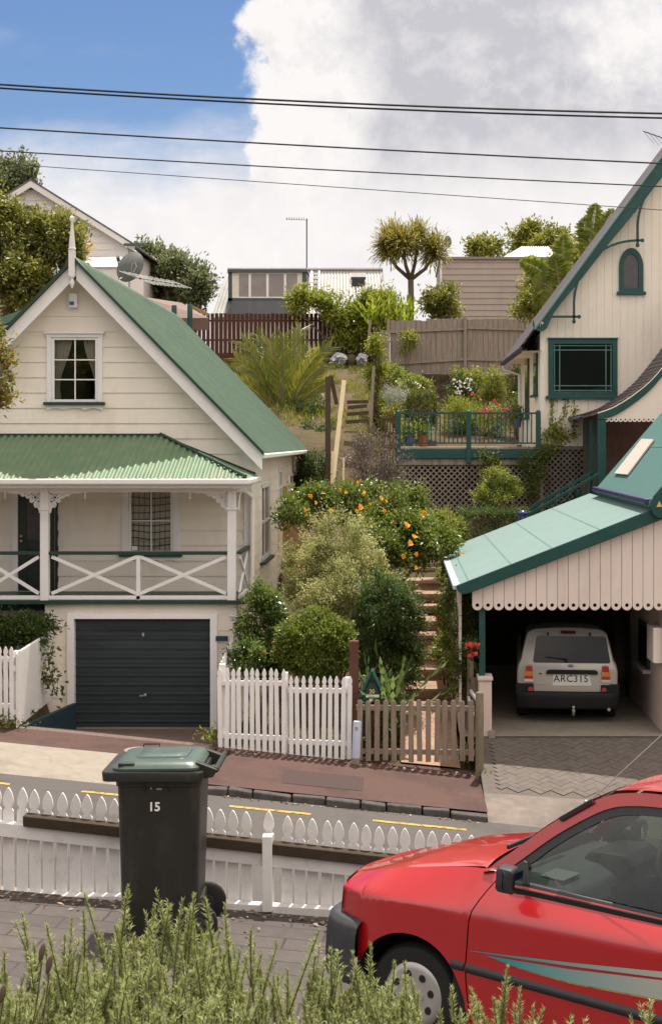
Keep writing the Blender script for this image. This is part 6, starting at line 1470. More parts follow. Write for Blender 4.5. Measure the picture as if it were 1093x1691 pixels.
face(rnd_poly([(901.5, 1112.8), (986, 1112.8), (986, 1108.5), (982, 1106), (906, 1106), (901.5, 1108.5)], 1.2), .045, .03, 'handle_bar', M['cladding'], SV, .008)
pl_ = face(rnd_poly([(911.5, 1132.3), (976, 1132.3), (972, 1113.5), (913, 1113.5)], 1.5), .012, .01, 'number_plate', M['plate'], SV, .003)
text('ARC315', 'plate_lettering', .165, (sx(942), yrear(.7)-.016, sz(1121)), (1, 0, 0), (0, .02, 1), M['plateink'], pl_, bold=.0012, spacing=1.08)
face([(883, 1130.5), (901, 1130.5), (901, 1128.8), (883, 1128.8)], .012, .01, 'trim_crease', M['silver'], SV); face([(987.5, 1130.5), (1005, 1130.5), (1005, 1128.8), (987.5, 1128.8)], .012, .01, 'trim_crease', M['silver'], SV)
m = MB(); cx, cz = sx(941.5), sz(1099.5); m.prism([[(cx+.052*math.cos(a), cz+.024*math.sin(a)) for a in np.linspace(0, 6.283, 25)[:-1]]], lambda u, z, d: (u, yrear(1.0)-.014+d, z), .012); em = m.build('emblem', M['steel'], SV)
m = MB(); m.prism([[(cx+.043*math.cos(a), cz+.018*math.sin(a)) for a in np.linspace(0, 6.283, 25)[:-1]]], lambda u, z, d: (u, yrear(1.0)-.018+d, z), .012); m.build('emblem_face', M['emblem'], em)
m = MB(); m.tube([(cx+.028*math.cos(t), yrear(1.0)-.019, cz+.006*math.sin(2*t)) for t in np.linspace(0, 6.283, 15)[:-1]], .0022, 4, closed=True); m.build('emblem_script', M['numberwhite'], em)
face([(890, 1114), (893.5, 1114), (893.5, 1111.6), (890, 1111.6)], .008, .01, 'badge', M['black'], SV)
# bumper
bp = [(-.885, .62), (-.90, .10), (-.86, .02), (-.70, -.035), (0, -.06), (.70, -.035), (.86, .02), (.90, .10), (.885, .62)]
m = MB()
prof = [(-.05, .26), (.0, .30), (.02, .40), (.03, .52), (.012, .555), (-.05, .57)]
def bump(u, v):
    i = u*(len(bp)-1); a = min(int(i), len(bp)-2); t = i-a; x = lerp(bp[a][0], bp[a+1][0], t); y = lerp(bp[a][1], bp[a+1][1], t)
    j = v*(len(prof)-1); b = min(int(j), len(prof)-2); q = j-b; o = lerp(prof[b][0], prof[b+1][0], q); z = lerp(prof[b][1], prof[b+1][1], q)
    return (XS+x*(1+o*.6), YS+y-o, ZG+z)
m.grid(bump, 32, 10); m.build('rear_bumper', M['cladding'], SV, smooth=True)
for s in (-1, 1):
    m = MB()
    for x in (.86,): m.box(XS+s*x-.035, XS+s*x+.035, YS+.3, YS+4.2, ZG+.38, ZG+.60)
    m.build('side_cladding', M['cladding'], SV, bevel=.03)
m = MB(); m.box(XS-.8, XS+.8, YS+.12, YS+4.2, ZG+.24, ZG+.42); m.build('underbody', M['black'], SV)
for s in (-1, 1):
    for yy2 in (.78, 3.4):
        m = MB(); m.lathe([(.20, 0), (.31, .0), (.345, .04), (.345, .18), (.31, .22), (.20, .22)], (XS+s*(.885-.22 if s > 0 else .885), YS+yy2, ZG+.345), 28, (1, 0, 0)); wq = m.build('wheel', M['black'], SV, smooth=True)
        m = MB(); xh = XS+s*.888; m.lathe([(.0, 0), (.20, 0), (.215, .012)], (xh-.006, YS+yy2, ZG+.345), 20, (1, 0, 0)); m.build('rim', M['steel'], wq)
m = MB(); m.tube([(sx(946), YS-.02, sz(1180)), (sx(946), YS-.08, sz(1172))], .022, 8); m.lathe([(.03, -.03), (.03, .01), (.018, .015), (.018, .03), (.025, .04)], (sx(946), YS-.09, sz(1171)), 12); m.ball((sx(946), YS-.09, sz(1166.5)), .028, .028, .028); m.build('tow_ball', M['hubcap'], SV, smooth=True)
for s in (-1, 1):
    m = MB(); m.box(XS+s*.745-.165, XS+s*.745+.165, YS-.015, YS+.3, ZG+.50, ZG+.712); m.build('corner_cladding', M['cladding'], SV, bevel=.03)
m = MB(); m.tube([(sx(1004), YS-.05, sz(1170)), (sx(1004), YS+.3, sz(1170))], .03, 10); m.build('exhaust', M['steel'], SV)
for s in (-1, 1):
    def hx(z): return XS+s*(lerp(.812, .715, (z-1.13)/.40)+.006)
    for a, b in ((.42, 1.05), (1.15, 2.0), (2.08, 2.75)):
        m = MB(); z0, z1 = 1.17, 1.50; sl2 = .3 if a < 1 else 0; sl3 = -.7 if b > 2.5 else 0
        m.quad((hx(z0), YS+a, ZG+z0), (hx(z0), YS+b, ZG+z0), (hx(z1), YS+b+sl3*.39, ZG+z1), (hx(z1), YS+a+sl2*.39, ZG+z1)); m.build('side_window', M['darkglass'], SV)
    m = MB(); m.ball((XS+s*.94, YS+2.72, ZG+1.15), .07, .05, .06); m.build('door_mirror', M['cladding'], SV, smooth='all')
m = MB()
for s in (-1, 1): m.tube([(XS+s*.60, YS+.5, ZG+1.57), (XS+s*.60, YS+.55, ZG+1.63), (XS+s*.60, YS+2.0, ZG+1.58), (XS+s*.60, YS+2.05, ZG+1.52)], .014, 6)
m.build('roof_rail', M['cladding'], SV)

ya_ = math.radians(4.6); SV.rotation_euler.z = -ya_; SV.location = (XS+2.2*math.sin(ya_), YS+2.2*math.cos(ya_), ZG)
# ------------------------------------------------------------------ red hatchback in the foreground
th = math.radians(31)
e_x = Vector((math.cos(th), -math.sin(th), -.08*math.cos(th)+.05*math.sin(th))).normalized()
e_y = Vector((math.sin(th), math.cos(th), -.08*math.sin(th)-.05*math.cos(th))).normalized()
e_z = e_x.cross(e_y).normalized()
MC = Matrix(((e_x.x, e_y.x, e_z.x, .0094), (e_x.y, e_y.y, e_z.y, 7.52), (e_x.z, e_y.z, e_z.z, -3.154), (0, 0, 0, 1)))
RC = thing('parked_car', 'bright red hatchback with teal and silver side stripes parked by the white fence', 'car', None, mat=MC)
WD = 1.56; WB = 2.22; RR = .335
def zcr(x): return interp(x, [(-.5, .735), (-.42, .745), (.1, .775), (.44, .788), (1.36, .83), (2.7, .85)])
def ztop(x): return interp(x, [(-.56, .765), (-.48, .79), (-.165, .888), (.1, .945), (.32, .987), (.42, .975), (.54, .943), (1.34, .935), (2.3, .95), (2.75, .93)])
def ytop(x): return interp(x, [(-.56, .15), (.25, .155), (.42, .13), (.6, .115), (2.75, .115)])
def ynarrow(x): return .16*max(0, (-.12-x)/.44)**2.2+.10*max(0, (x-2.35)/.4)**2.2
def ybody(x, z):
    c_ = zcr(x)
    b = .028*((c_-.10-z)/.5)**2 if z < c_-.10 else 0
    if z > c_-.01:
        t = min(1, (z-c_+.01)/max(.02, ztop(x)-c_+.01)); b = ytop(x)*(.88*t+.12*t*t)
    return b+ynarrow(x)
def xshut(z): return .325+.10*max(0, (z-.75)/.21)**1.4+.05*max(0, (.5-z)/.3)**1.3
def zbot(x):
    for c_ in (0, WB):
        if abs(x-c_) < RR: return max(.185, .265+math.sqrt(max(0, RR**2-(x-c_)**2)))
    return .185 if x > -.3 else lerp(.185, .60, sstep(-.30, -.36, x))
def panel(x0, x1, far, nx=90, nz=16, shut0=False, shut1=False):
    m = MB()
    def fn(u, v):
        x = lerp(x0, x1, u); z = lerp(zbot(x), ztop(x), v)
        if shut1: x += (xshut(z)-.345)*max(0, (x-0.0)/.345)**3 if x > 0 else 0
        if shut0: x += (xshut(z)-.345)*max(0, 1-(x-.351)/.4)**3
        y = ybody(x, z)
        return (x, WD-y if far else y, z)
    m.grid(fn, nx, nz); return m
for far in (False, True):
    panel(-.515, .345, far, shut1=True).build('front_wing', M['redpaint'], RC, smooth='all')
    panel(.352, 1.50, far, shut0=True).build('door', M['redpaint'], RC, smooth='all')
    panel(1.507, 2.74, far, nx=110).build('rear_wing', M['redpaint'], RC, smooth='all')
# dark backing seen through the shut lines and inside the arches
m = MB(); m.box(.25, .45, .03, WD-.03, .22, .70); m.box(1.45, 1.56, .03, WD-.03, .22, .88); m.box(.2, 2.4, .1, WD-.1, .14, .24); m.box(.36, .46, .1, WD-.1, .6, .90)
m.build('chassis', M['black'], RC)
for c_ in (0, WB):
    for far in (False, True):
        m = MB(); s = -1 if far else 1; y0 = WD-.02 if far else .02
        m.grid(lambda u, v: (c_+(RR+.004)*math.cos(math.pi*(u*1.16-.08)), y0+s*.34*v, .265+(RR+.004)*math.sin(math.pi*(u*1.16-.08))), 24, 2)
        m.add([(c_-RR, y0+s*.34, .1), (c_+RR, y0+s*.34, .1), (c_+RR, y0+s*.34, .62), (c_-RR, y0+s*.34, .62)], [(0,1,2,3)]); m.build('wheel_arch', M['black'], RC)
        yw = y0+s*.045
        m = MB(); m.lathe([(.165, .01), (.20, .0), (.245, .006), (.268, .035), (.268, .135), (.24, .16), (.165, .16)], (c_, yw, .268), 40, (0, s, 0)); wq = m.build('wheel', M['black'], RC, smooth=True)
        m = MB(); m.lathe([(0.0, -.004), (.04, -.004), (.06, .000), (.10, .002), (.135, -.004), (.165, .004), (.178, .016)], (c_, yw, .268), 40, (0, s, 0), capb=False, capt=False); hc = m.build('hubcap', M['hubcap'], wq, smooth='all')
        for k in range(8):
            m = MB(); a = k*math.pi/4+.3; m.lathe([(.0, -.0055), (.019, -.0055), (.022, .003)], (c_+.115*math.cos(a), yw, .268+.115*math.sin(a)), 12, (0, s, 0), capb=False, capt=False); m.build('hubcap_hole', M['black'], wq)
        m = MB()
        for k in range(4): a = k*math.pi/2+.1; m.lathe([(.010, -.008), (.016, -.008), (.018, .0)], (c_+.052*math.cos(a), yw, .268+.052*math.sin(a)), 10, (0, s, 0))
        m.build('wheel_nut', M['hubcap'], wq)
# bonnet
def hoodz(x, y):
    k = max(-1, min(1, (y-WD/2)/(WD/2-hedge_y(max(x, -.53))))); e = ztop(x)
    return e+.028*(1-k*k)*sstep(-.60, -.1, x)+.006*(1-abs(k)**6)
def nose_x(y): k = min(1, abs(y-WD/2)/(WD/2-.16)); return -.515-.11*(1-k**2.6)
def hedge_y(x): return ytop(x)+ynarrow(x)
def hood(u, v):
    yf = lerp(hedge_y(-.53), WD-hedge_y(-.53), v); x0 = nose_x(yf)-.006; x1 = .285+.055*abs(2*v-1)**2.2
    x = lerp(x0, x1, u); y = lerp(hedge_y(max(x, -.53)), WD-hedge_y(max(x, -.53)), v)
    return (x, y, hoodz(max(x, -.56), y)-.03*max(0, (.05-u)/.05)**2)
m = MB(); m.grid(hood, 44, 30); m.build('bonnet', M['redpaint'], RC, smooth='all')
m = MB(); m.grid(lambda u, v: (lerp(.275+.055*abs(2*v-1)**2.2, .37+.02*abs(2*v-1), u), lerp(.11, WD-.11, v), hoodz(.30, lerp(.11, WD-.11, v))-.018+.02*u), 4, 20); m.build('cowl', M['blackplastic'], RC, smooth='all')
# nose: red panel, grille, lamps, bumper
m = MB(); m.grid(lambda u, v: (nose_x(lerp(.15, WD-.15, u))+.004, lerp(.15, WD-.15, u), lerp(.55, hoodz(-.56, lerp(.15, WD-.15, u))-.012, v)), 30, 4); m.build('nose_panel', M['redpaint'], RC, smooth='all')
m = MB(); m.grid(lambda u, v: (nose_x(lerp(.53, WD-.53, u))-.004, lerp(.53, WD-.53, u), lerp(.63, .73, v)), 16, 2); m.build('grille', M['blackplastic'], RC)
for far in (False, True):
    f_ = (lambda y: WD-y) if far else (lambda y: y)
    m = MB(); m.grid(lambda u, v: (nose_x(lerp(.22, .50, u))-.006+.01*v, f_(lerp(.22, .50, u)), lerp(.612, .745, v)), 12, 4); hl = m.build('headlight', M['clearlens'], RC, smooth='all')
    m = MB(); m.grid(lambda u, v: (lerp(-.575, -.505, u)+.01*v, f_(lerp(.24, ybody(-.505, .66)-.012, u)), lerp(.618, .715, v)), 8, 3); m.build('indicator_lens', M['clearlens'], hl, smooth='all')
bpth = [(-.318, -.004), (-.40, .006), (-.48, .035), (-.555, .09), (-.61, .19), (-.65, .36), (-.665, .60), (-.667, WD/2)]
bpth = bpth+[(x, WD-y) for x, y in reversed(bpth[:-1])]
bprof = [(-.05, .245), (-.005, .26), (.012, .30), (.016, .40), (.018, .52), (.010, .565), (-.015, .592), (-.07, .600)]
def bumpr(u, v):
    i = u*(len(bpth)-1); a = min(int(i), len(bpth)-2); t = i-a; p = Vector(bpth[a]).lerp(Vector(bpth[a+1]), t)
    tq_ = (Vector(bpth[min(a+2, len(bpth)-1)])-Vector(bpth[max(a-1, 0)])).normalized(); nn = Vector((-tq_.y, tq_.x))
    if nn.dot(Vector((p.x-1, p.y-WD/2))) < 0: nn = -nn
    j = v*(len(bprof)-1); b = min(int(j), len(bprof)-2); o = lerp(bprof[b][0], bprof[b+1][0], j-b); z = lerp(bprof[b][1], bprof[b+1][1], j-b)
    return (p.x+nn.x*o, p.y+nn.y*o, z)
m = MB(); m.grid(bumpr, 56, 21); m.build('front_bumper', M['carbumper'], RC, smooth='all')
m = MB(); m.grid(lambda u, v: (lerp(2.72, 2.84, v), lerp(.06, WD-.06, u), lerp(.28, .58, abs(2*v-1)) if False else lerp(.30, .60, v)), 8, 4); m.box(2.72, 2.86, .05, WD-.05, .30, .60); m.build('rear_bumper', M['carbumper'], RC)
# glasshouse
OUT = [(.335, .965), (.50, 1.115), (.64, 1.243), (.80, 1.362), (.92, 1.432), (1.03, 1.465), (1.21, 1.486), (1.6, 1.495), (2.1, 1.47), (2.45, 1.41), (2.62, 1.24), (2.74, .95)]
OUTS = sm_curve(OUT, 5)
def yg(z): return .113+max(0, z-.94)*.28
def inward(i, o):
    a = Vector(OUTS[max(0, i-1)]); b = Vector(OUTS[min(len(OUTS)-1, i+1)]); t = (b-a).normalized(); n = Vector((t.y, -t.x)); p = Vector(OUTS[i])+n*o; return p
def band(o0, o1, dy, far, steps=3, iend=None):
    m = MB(); I = iend or len(OUTS)
    def fn(u, v):
        i = min(I-1, int(round(u*(I-1)))); p = inward(i, lerp(o0, o1, v)); z = max(p.y, ztop(p.x)-.0) if p.y < ztop(p.x) else p.y; y = yg(z)+dy; return (p.x, WD-y if far else y, z)
    m.grid(fn, I-1, steps); return m
for far in (False, True):
    band(-.002, .060, 0, far).build('roof_pillar', M['redpaint'], RC, smooth='all')
    band(.058, .104, .010, far).build('window_frame', M['blackplastic'], RC, smooth='all')
    ins = [inward(i, .099) for i in range(len(OUTS))]; ins = [p for p in ins if p.y > ztop(p.x)+.01]
    top = [(p.x, p.y) for p in ins]; poly = [(top[0][0], ztop(top[0][0])+.005)]+top+[(top[-1][0], ztop(top[-1][0])+.005)]
    m = MB(); m.prism([poly], lambda u, z, d: (u, (WD-yg(z)-.018+d) if far else yg(z)+.018+d, z), .003); m.build('side_window', M['carglass'], RC)
    m = MB(); f_ = (lambda y: WD-y) if far else (lambda y: y)
    m.grid(lambda u, v: (lerp(.50, 2.62, u), f_(ytop(lerp(.50, 2.62, u))-.004+.02*v), ztop(lerp(.50, 2.62, u))-.006+.022*math.sin(v*2.6)), 40, 4); m.build('window_seal', M['blackplastic'], RC, smooth='all')
    m = MB(); m.prism([[(1.50, .95), (1.60, .95), (1.58, 1.46), (1.50, 1.47)]], lambda u, z, d: (u, f_(yg(z)+.012+d), z), .006); m.build('door_pillar', M['blackplastic'], RC)
    m = MB(); m.grid(lambda u, v: (lerp(xshut(.51)+.006 if True else 0, 1.495, u), f_(ybody(.8, .5)-.012*math.sin(v*math.pi)-.001), lerp(.478, .526, v)-.012*u), 20, 6); m.build('rub_strip', M['blackplastic'], RC, smooth='all')
    m = MB(); m.grid(lambda u, v: (lerp(.245, xshut(.51)-.006, u), f_(ybody(.3, .5)-.012*math.sin(v*math.pi)-.001), lerp(.480, .528, v)), 6, 6); m.build('rub_strip', M['blackplastic'], RC, smooth='all')
    # two-tone side stripes
    def stripe(nm, lo, hi, mt, x0, x1, n=24):
        m = MB(); m.grid(lambda u, v: (lerp(x0, x1, u), f_(ybody(lerp(x0, x1, u), lerp(interp(lerp(x0, x1, u), lo), interp(lerp(x0, x1, u), hi), v))-.003), lerp(interp(lerp(x0, x1, u), lo), interp(lerp(x0, x1, u), hi), v)), n, 3); m.build(nm, mt, RC, smooth='all')
    hiA = [(.352, .594), (.9, .657), (1.495, .737)]; loA = [(.352, .592), (.6, .612), (.9, .640), (1.495, .705)]
    hiB = [(.45, .590), (.62, .602), (.9, .625), (1.495, .695)]; loB = [(.45, .588), (.62, .569), (.9, .562), (1.495, .596)]
    stripe('stripe', loA, hiA, M['stripe'], .352, 1.495, 60)
    stripe('stripe', loB, hiB, M['stripe'], .45, 1.495, 60)
    stripe('stripe_edge', [(.6, .566), (.9, .556), (1.495, .589)], [(.6, .5675), (.9, .5605), (1.495, .5945)], M['yellowpaint'], .62, 1.495)
    # mirror
    m = MB(); m.prism([[(.425, .955), (.60, .95), (.565, 1.055), (.545, 1.06)]], lambda u, z, d: (u, f_(yg(z)-.012+d), z), .02); mb_ = m.build('mirror_base', M['blackplastic'], RC, bevel=.004)
    m = MB(); loft(m, [[(xx+e2, f_(yy2), zz) for xx, zz in rrect(.505-g, .60+g, .945-g, 1.065+g, .022)] for yy2, g, e2 in ((.04, -.045, 0), (.005, -.03, 0), (-.02, .0, .0), (-.09, .006, .01), (-.125, -.004, .015), (-.135, -.03, .015))]); m.build('door_mirror', M['blackplastic'], RC, smooth=True)
    m = MB(); m.add([(.618, f_(-.015), .962), (.624, f_(-.115), .965), (.624, f_(-.115), 1.05), (.618, f_(-.015), 1.052)], [(0,1,2,3)]); m.build('mirror_glass', mat('mirror_glass', (.5, .52, .55), .03, .8, metal=1), mb_)
# windscreen, roof, tailgate
k0 = 5*0; A_top = max(i for i, p in enumerate(OUTS) if p[0] < 1.0)
def acr(y): return 1-((y-WD/2)/(WD/2))**2
m = MB()
def ws(u, v):
    i = min(A_top, int(round(u*A_top))); p = OUTS[i]; y0 = yg(p[1])+.015; y = lerp(y0, WD-y0, v); return (p[0]-.03*acr(y)+.004, y, p[1]+(.004+.018*u)*acr(y)**(1-.3*u)-.004)
m.grid(ws, A_top, 18); m.build('windscreen', M['carglass'], RC, smooth='all')
m = MB(); R_end = max(i for i, p in enumerate(OUTS) if p[0] < 2.46)
def rf_(u, v):
    i = A_top+int(round(u*(R_end-A_top))); p = OUTS[i]; y0 = yg(p[1])-.001; y = lerp(y0, WD-y0, v); c_ = acr(y); return (p[0]-.03*c_*(1-u)**2, y, p[1]+.022*(c_**.7)-.0)
m.grid(rf_, R_end-A_top, 24); m.build('roof', M['redpaint'], RC, smooth='all')
m = MB()
def tg(u, v):
    i = R_end+int(round(u*(len(OUTS)-1-R_end))); p = OUTS[i]; y0 = yg(p[1])-.001; y = lerp(y0, WD-y0, v); return (p[0]+.03*acr(y), y, p[1]+.04*acr(y)*(1-u))
m.grid(tg, len(OUTS)-1-R_end, 12); m.build('tailgate_glass', M['darkglass'], RC, smooth='all')
m = MB(); m.grid(lambda u, v: (2.74+.03*acr(lerp(.08, WD-.08, u)), lerp(.08, WD-.08, u), lerp(.58, .95, v)), 10, 3); m.build('tailgate', M['redpaint'], RC, smooth='all')
for y in (.16, WD-.3): m = MB(); m.box(2.755, 2.775, y, y+.14, .62, .85); m.build('tail_light', M['redlens'], RC)
# aerial on the near pillar
m = MB(); p0 = Vector((.70, yg(1.29)-.012, 1.286)); p1 = Vector((.86, yg(1.40)-.014, 1.405)); m.bar(p0, p1, .018, .024); m.build('aerial_base', M['blackplastic'], RC, bevel=.004)
m = MB(); m.tube([p1-Vector((.03, 0, .02)), p1+Vector((.55, .05, .62))], .0028, 5); m.ball(p1-Vector((.035, .004, .01)), .012, .012, .010, 8, 6); m.build('aerial', M['steel'], RC)
# wipers and interior
m = MB()
for a, b in (((.30, .45), (.33, 1.0)), ((.31, 1.0), (.40, 1.42))): m.bar((a[0]-.0, a[1], hoodz(.3, a[1])+.025), (b[0]+.02, b[1], hoodz(.3, b[1])+.065), .014, .02)
m.build('wiper', M['black'], RC)
m = MB(); loft(m, [[(x, y, z) for x, z in ((.38, .70), (.38, .945), (.48, .958), (.66, .952), (.76, .915), (.80, .83), (.78, .62))] for y in (.15, WD-.15)]); ds = m.build('dashboard', M['dash'], RC, bevel=.02)
m = MB(); loft(m, [[(x, y, z) for x, z in ((.55, .95), (.60, 1.01), (.80, 1.02), (.86, .97), (.84, .88))] for y in (.86, 1.30)]); m.build('instrument_hood', M['black'], RC, bevel=.025)
m = MB()
for k in range(10): m.box(.44, .47, .30+k*.055, .335+k*.055, .955, .962)
for k in range(5): m.box(.795, .81, .72+k*.02, .73+k*.02, .80, .88)
m.build('vent', M['black'], ds)
m = MB(); frame_rect(m, .56, .70, .0, .1, .008, 0, .1) if False else m.box(.56, .70, .30, .52, .955, .962); m.build('dash_tray', M['steel'], ds)
m = MB(); q = Vector((1.0, 1.08, .90)); m.tube([q+Vector((.06*math.cos(a)*-1*.9, .185*math.sin(a), .17*math.cos(a))) for a in np.linspace(0, 6.283, 33)[:-1]], .015, 8, closed=True); m.bar(q+Vector((0, -.17, 0)), q+Vector((0, .17, 0)), .03, .05); m.tube([q, q+Vector((-.25, 0, -.08))], .03, 8); m.build('steering_wheel', M['black'], RC, smooth=True)
for y in (.18, .86):
    for x in (1.30, 2.0):
        m = MB(); loft(m, [[(xx, yy2, zz) for xx, yy2 in rrect(x-.30+dx, x+.22+dx, y, y+.50, .06)] for zz, dx in ((.32, 0), (.50, 0), (.54, .01))]); loft(m, [[(x+.16+dx+tk, yy2, zz) for tk, yy2 in ((-.06, y+.03), (-.09, y+.12), (-.09, y+.38), (-.06, y+.47), (.06, y+.47), (.06, y+.03))] for zz, dx in ((.50, 0), (.8, .06), (1.02, .12))]); loft(m, [[(x+.30+dx+tk, yy2, zz) for tk, yy2 in ((-.05, y+.13), (-.05, y+.37), (.04, y+.37), (.04, y+.13))] for zz, dx in ((1.02, 0), (1.10, .01), (1.20, .03))]); m.build('seat', M['seat'], RC, bevel=.02)
m = MB(); m.box(.50, 2.6, .085, .12, .30, .93); m.box(.50, 2.6, WD-.12, WD-.085, .30, .93); m.box(.4, 2.6, .1, WD-.1, .24, .28); m.build('door_trim', M['seat'], RC)
m = MB(); m.tube([(1.0, WD/2, 1.42), (1.02, WD/2, 1.38)], .01, 6); m.box(1.0, 1.03, WD/2-.11, WD/2+.11, 1.33, 1.39); m.build('rear_view_mirror', M['black'], RC)
# ------------------------------------------------------------------ plants
def B(*a, **k): return blob(*a, **k)
# garden in front
plant('shrub', 'clipped bright green ball shrub behind the white picket fence', 'shrub', LF['box'], [B(459, 583, 1008, 1118, 24.7), B(462, 580, 1025, 1122, 24.65)], 22000, .058, (X(522, 24.7), 24.7, -5.1), seed=21, mode='ball', tw=10, up=.35, sp=.5, tl=1.4, W=.031)
cam_ = plant('shrub', 'glossy camellia shrub with sparse blooms between garage and ball shrub', 'shrub', LF['camellia'], [B(382, 432, 1060, 1112, 24.6), B(395, 470, 970, 1075, 25.6), B(432, 478, 1030, 1112, 25.4), B(400, 470, 1060, 1125, 25.2)], 14000, .075, (X(425, 25.4), 25.4, -5.1), seed=22, subs=22, up=.2, W=.038)
flowers(cam_, LF['orange'], [P(438, 1078, 24.75), P(450, 1060, 25.0)], .05, 5); flowers(cam_, LF['red'], [P(459, 1041, 24.9)], .045, 6)
plant('shrub', 'tall pale variegated shrub in the middle of the garden', 'shrub', LF['varieg'], [B(495, 618, 836, 960, 27.6), B(452, 560, 875, 1010, 27.3), B(555, 660, 905, 1020, 27.2), B(480, 640, 920, 1040, 26.7), B(460, 600, 960, 1080, 26.6)], 52000, .048, (X(555, 27.4), 27.4, -4.8), seed=23, subs=44, subr=.25, up=.5, W=.024)
plant('shrub', 'dense dark green shrub between ball shrub and brick steps', 'shrub', LF['dark'], [B(582, 700, 930, 1075, 26.4), B(575, 705, 1020, 1160, 25.9), B(640, 706, 990, 1120, 26.2), B(590, 685, 940, 1080, 25.8)], 36000, .062, (X(640, 26.2), 26.2, -5.1), seed=24, subs=36, subr=.28, up=.1, W=.024)
hb_ = [B(470, 560, 795, 880, 30.5), B(530, 665, 792, 880, 30.8), B(640, 745, 840, 940, 30.2), B(600, 700, 830, 930, 30.4), B(690, 762, 870, 922, 29.8), B(455, 500, 820, 870, 29.5), B(560, 680, 850, 950, 29.8), B(620, 715, 800, 880, 31)]
hib = plant('flowering_shrub', 'leafy shrub covered in orange flowers above the variegated shrub', 'shrub', LF['hibiscus'], hb_, 30000, .085, (X(600, 30.6), 30.6, -3.9), seed=25, subs=26, subr=.30, up=.25, W=.042, trunk=.04)
OF = [(588, 800), (578, 796), (603, 812), (600, 818), (572, 812), (518, 830), (515, 822), (536, 817), (592, 838), (592, 848), (640, 828), (628, 826), (545, 842), (503, 848), (500, 838), (474, 872), (687, 880), (684, 884), (663, 915), (685, 912), (672, 870), (700, 848), (697, 848), (757, 915), (650, 860), (612, 835), (683, 937), (560, 806), (655, 842), (676, 900), (632, 846)]
rr = random.Random(2)
fl = []
for a, b in OF:
    d = 30.0-rr.uniform(.4, 1.0)
    fl.append(P(a+rr.uniform(-4, 4), b+rr.uniform(-4, 4), d))
flowers(hib, LF['orange'], fl, .066, 9)
# ivy and bushes right of the steps
plant('ivy', 'ivy and creeper covering the carport side beside the brick steps', 'climber', LF['ivy'], [B(744, 782, 985, 1075, 25.6, .5), B(742, 780, 1060, 1150, 25.3, .5), B(730, 762, 940, 1010, 27.6, .5), B(745, 775, 950, 1000, 26.5, .5)], 9000, .060, (X(765, 25.4), 25.4, -5.2), seed=26, subs=20, up=-.1)
plant('shrub', 'yellow-green leafy shrub edging the upper brick steps', 'shrub', LF['hedge'], [B(722, 752, 955, 1050, 29.0, .5), B(718, 745, 1040, 1125, 26.9, .5), B(725, 755, 925, 970, 30.5, .5)], 5000, .065, (X(738, 28), 28, -5.0), seed=27, subs=16, up=.2)
pk_ = plant('flower_basket', 'small basket of pink flowers beside the teal carport post', 'flowers', LF['dark'], [B(768, 790, 1058, 1082, 24.75, .2)], 700, .05, (X(779, 24.75), 24.75, Z(1090, 24.75)), seed=28, subs=8)
flowers(pk_, LF['red'], [P(rr.uniform(769, 790), rr.uniform(1064, 1086), 24.5-rr.uniform(0, .15)) for _ in range(22)], .045, 12)
plant('shrub', 'dark low shrub behind the letterbox end of the weathered gate', 'shrub', LF['dark'], [B(590, 655, 1150, 1250, 24.2, .4), B(600, 668, 1120, 1190, 24.9, .5)], 6500, .065, (X(625, 24.4), 24.4, -5.3), seed=73, subs=22)
# flax by the gate
fx = thing('flax', 'broad sword-leaved clump behind the weathered gate', 'flax', P(655, 1200, 24.3))
PS = []
rng = np.random.default_rng(31)
ps, ax, no, ln, wd = blades(rng, P(652, 1195, 24.35), 16, (.9, 1.4), .06, (.15, 1.0), 6, .55, .14); leaf_obj('foliage', LF['flax'], fx, ps, ax, no, ln, wd, 31, shape=.5)
ps, ax, no, ln, wd = blades(rng, P(612, 1150, 24.6), 14, (.5, .8), .06, (.2, 1.0), 5, .5, .06); leaf_obj('foliage', LF['flax'], fx, ps, ax, no, ln, wd, 32, shape=.5)
sp_ = thing('agapanthus', 'small strappy green plant at the gate end by the round post', 'plant', P(770, 1262, 23.75))
ps, ax, no, ln, wd = blades(rng, P(770, 1258, 23.75), 26, (.3, .55), .05, (.1, .9), 5, .9, .035); leaf_obj('foliage', LF['box'], sp_, ps, ax, no, ln, wd, 33, shape=.5)
for (px, py, d, lab, n, lm) in ((350, 1222, 23.6, 'yellowish weed tuft beside the garage door frame foot', 160, 'hedge'), (0, 1202, 23.3, 'low weeds along the lawn fence foot beside the brick apron', 260, 'ivy'), (802, 1290, 22.9, 'tiny weed at the foot of the round mossy post', 60, 'hedge')):
    tq2 = thing('weed', lab, 'weed', P(px, py, d)); c = np.array(P(px, py-6, d)); pos = c+rng.normal(size=(n, 3))*np.array([.10 if px > 30 else .22, .08, .06]); leaf_obj('foliage', LF[lm], tq2, pos, rng.normal(size=(n, 3))+[0, 0, .7], rng.normal(size=(n, 3)), .07, .03, 3)
cl = thing('climber', 'sparse leafy climber spilling over the white picket return', 'climber', P(85, 1130, 25.2))
c_ = []
for (a, b) in ((76, 1085), (90, 1083), (80, 1098), (74, 1122), (90, 1112), (84, 1125), (92, 1135), (95, 1143), (52, 1178), (47, 1184)): c_.append(P(a, b, 25.0 if a > 70 else 24.3))
pos = np.vstack([np.array(c)+rng.normal(size=(14, 3))*.07 for c in c_]); leaf_obj('foliage', LF['ivy'], cl, pos, rng.normal(size=(len(pos), 3)), rng.normal(size=(len(pos), 3))*.5+[0, -.6, .4], .10, .055, 5)
m = MB(); m.tube([P(88, 1060, 25.6), P(80, 1090, 25.1), P(84, 1112, 25.05), P(92, 1145, 25.0)], .008, 5); m.build('stem', M['bark'], cl)
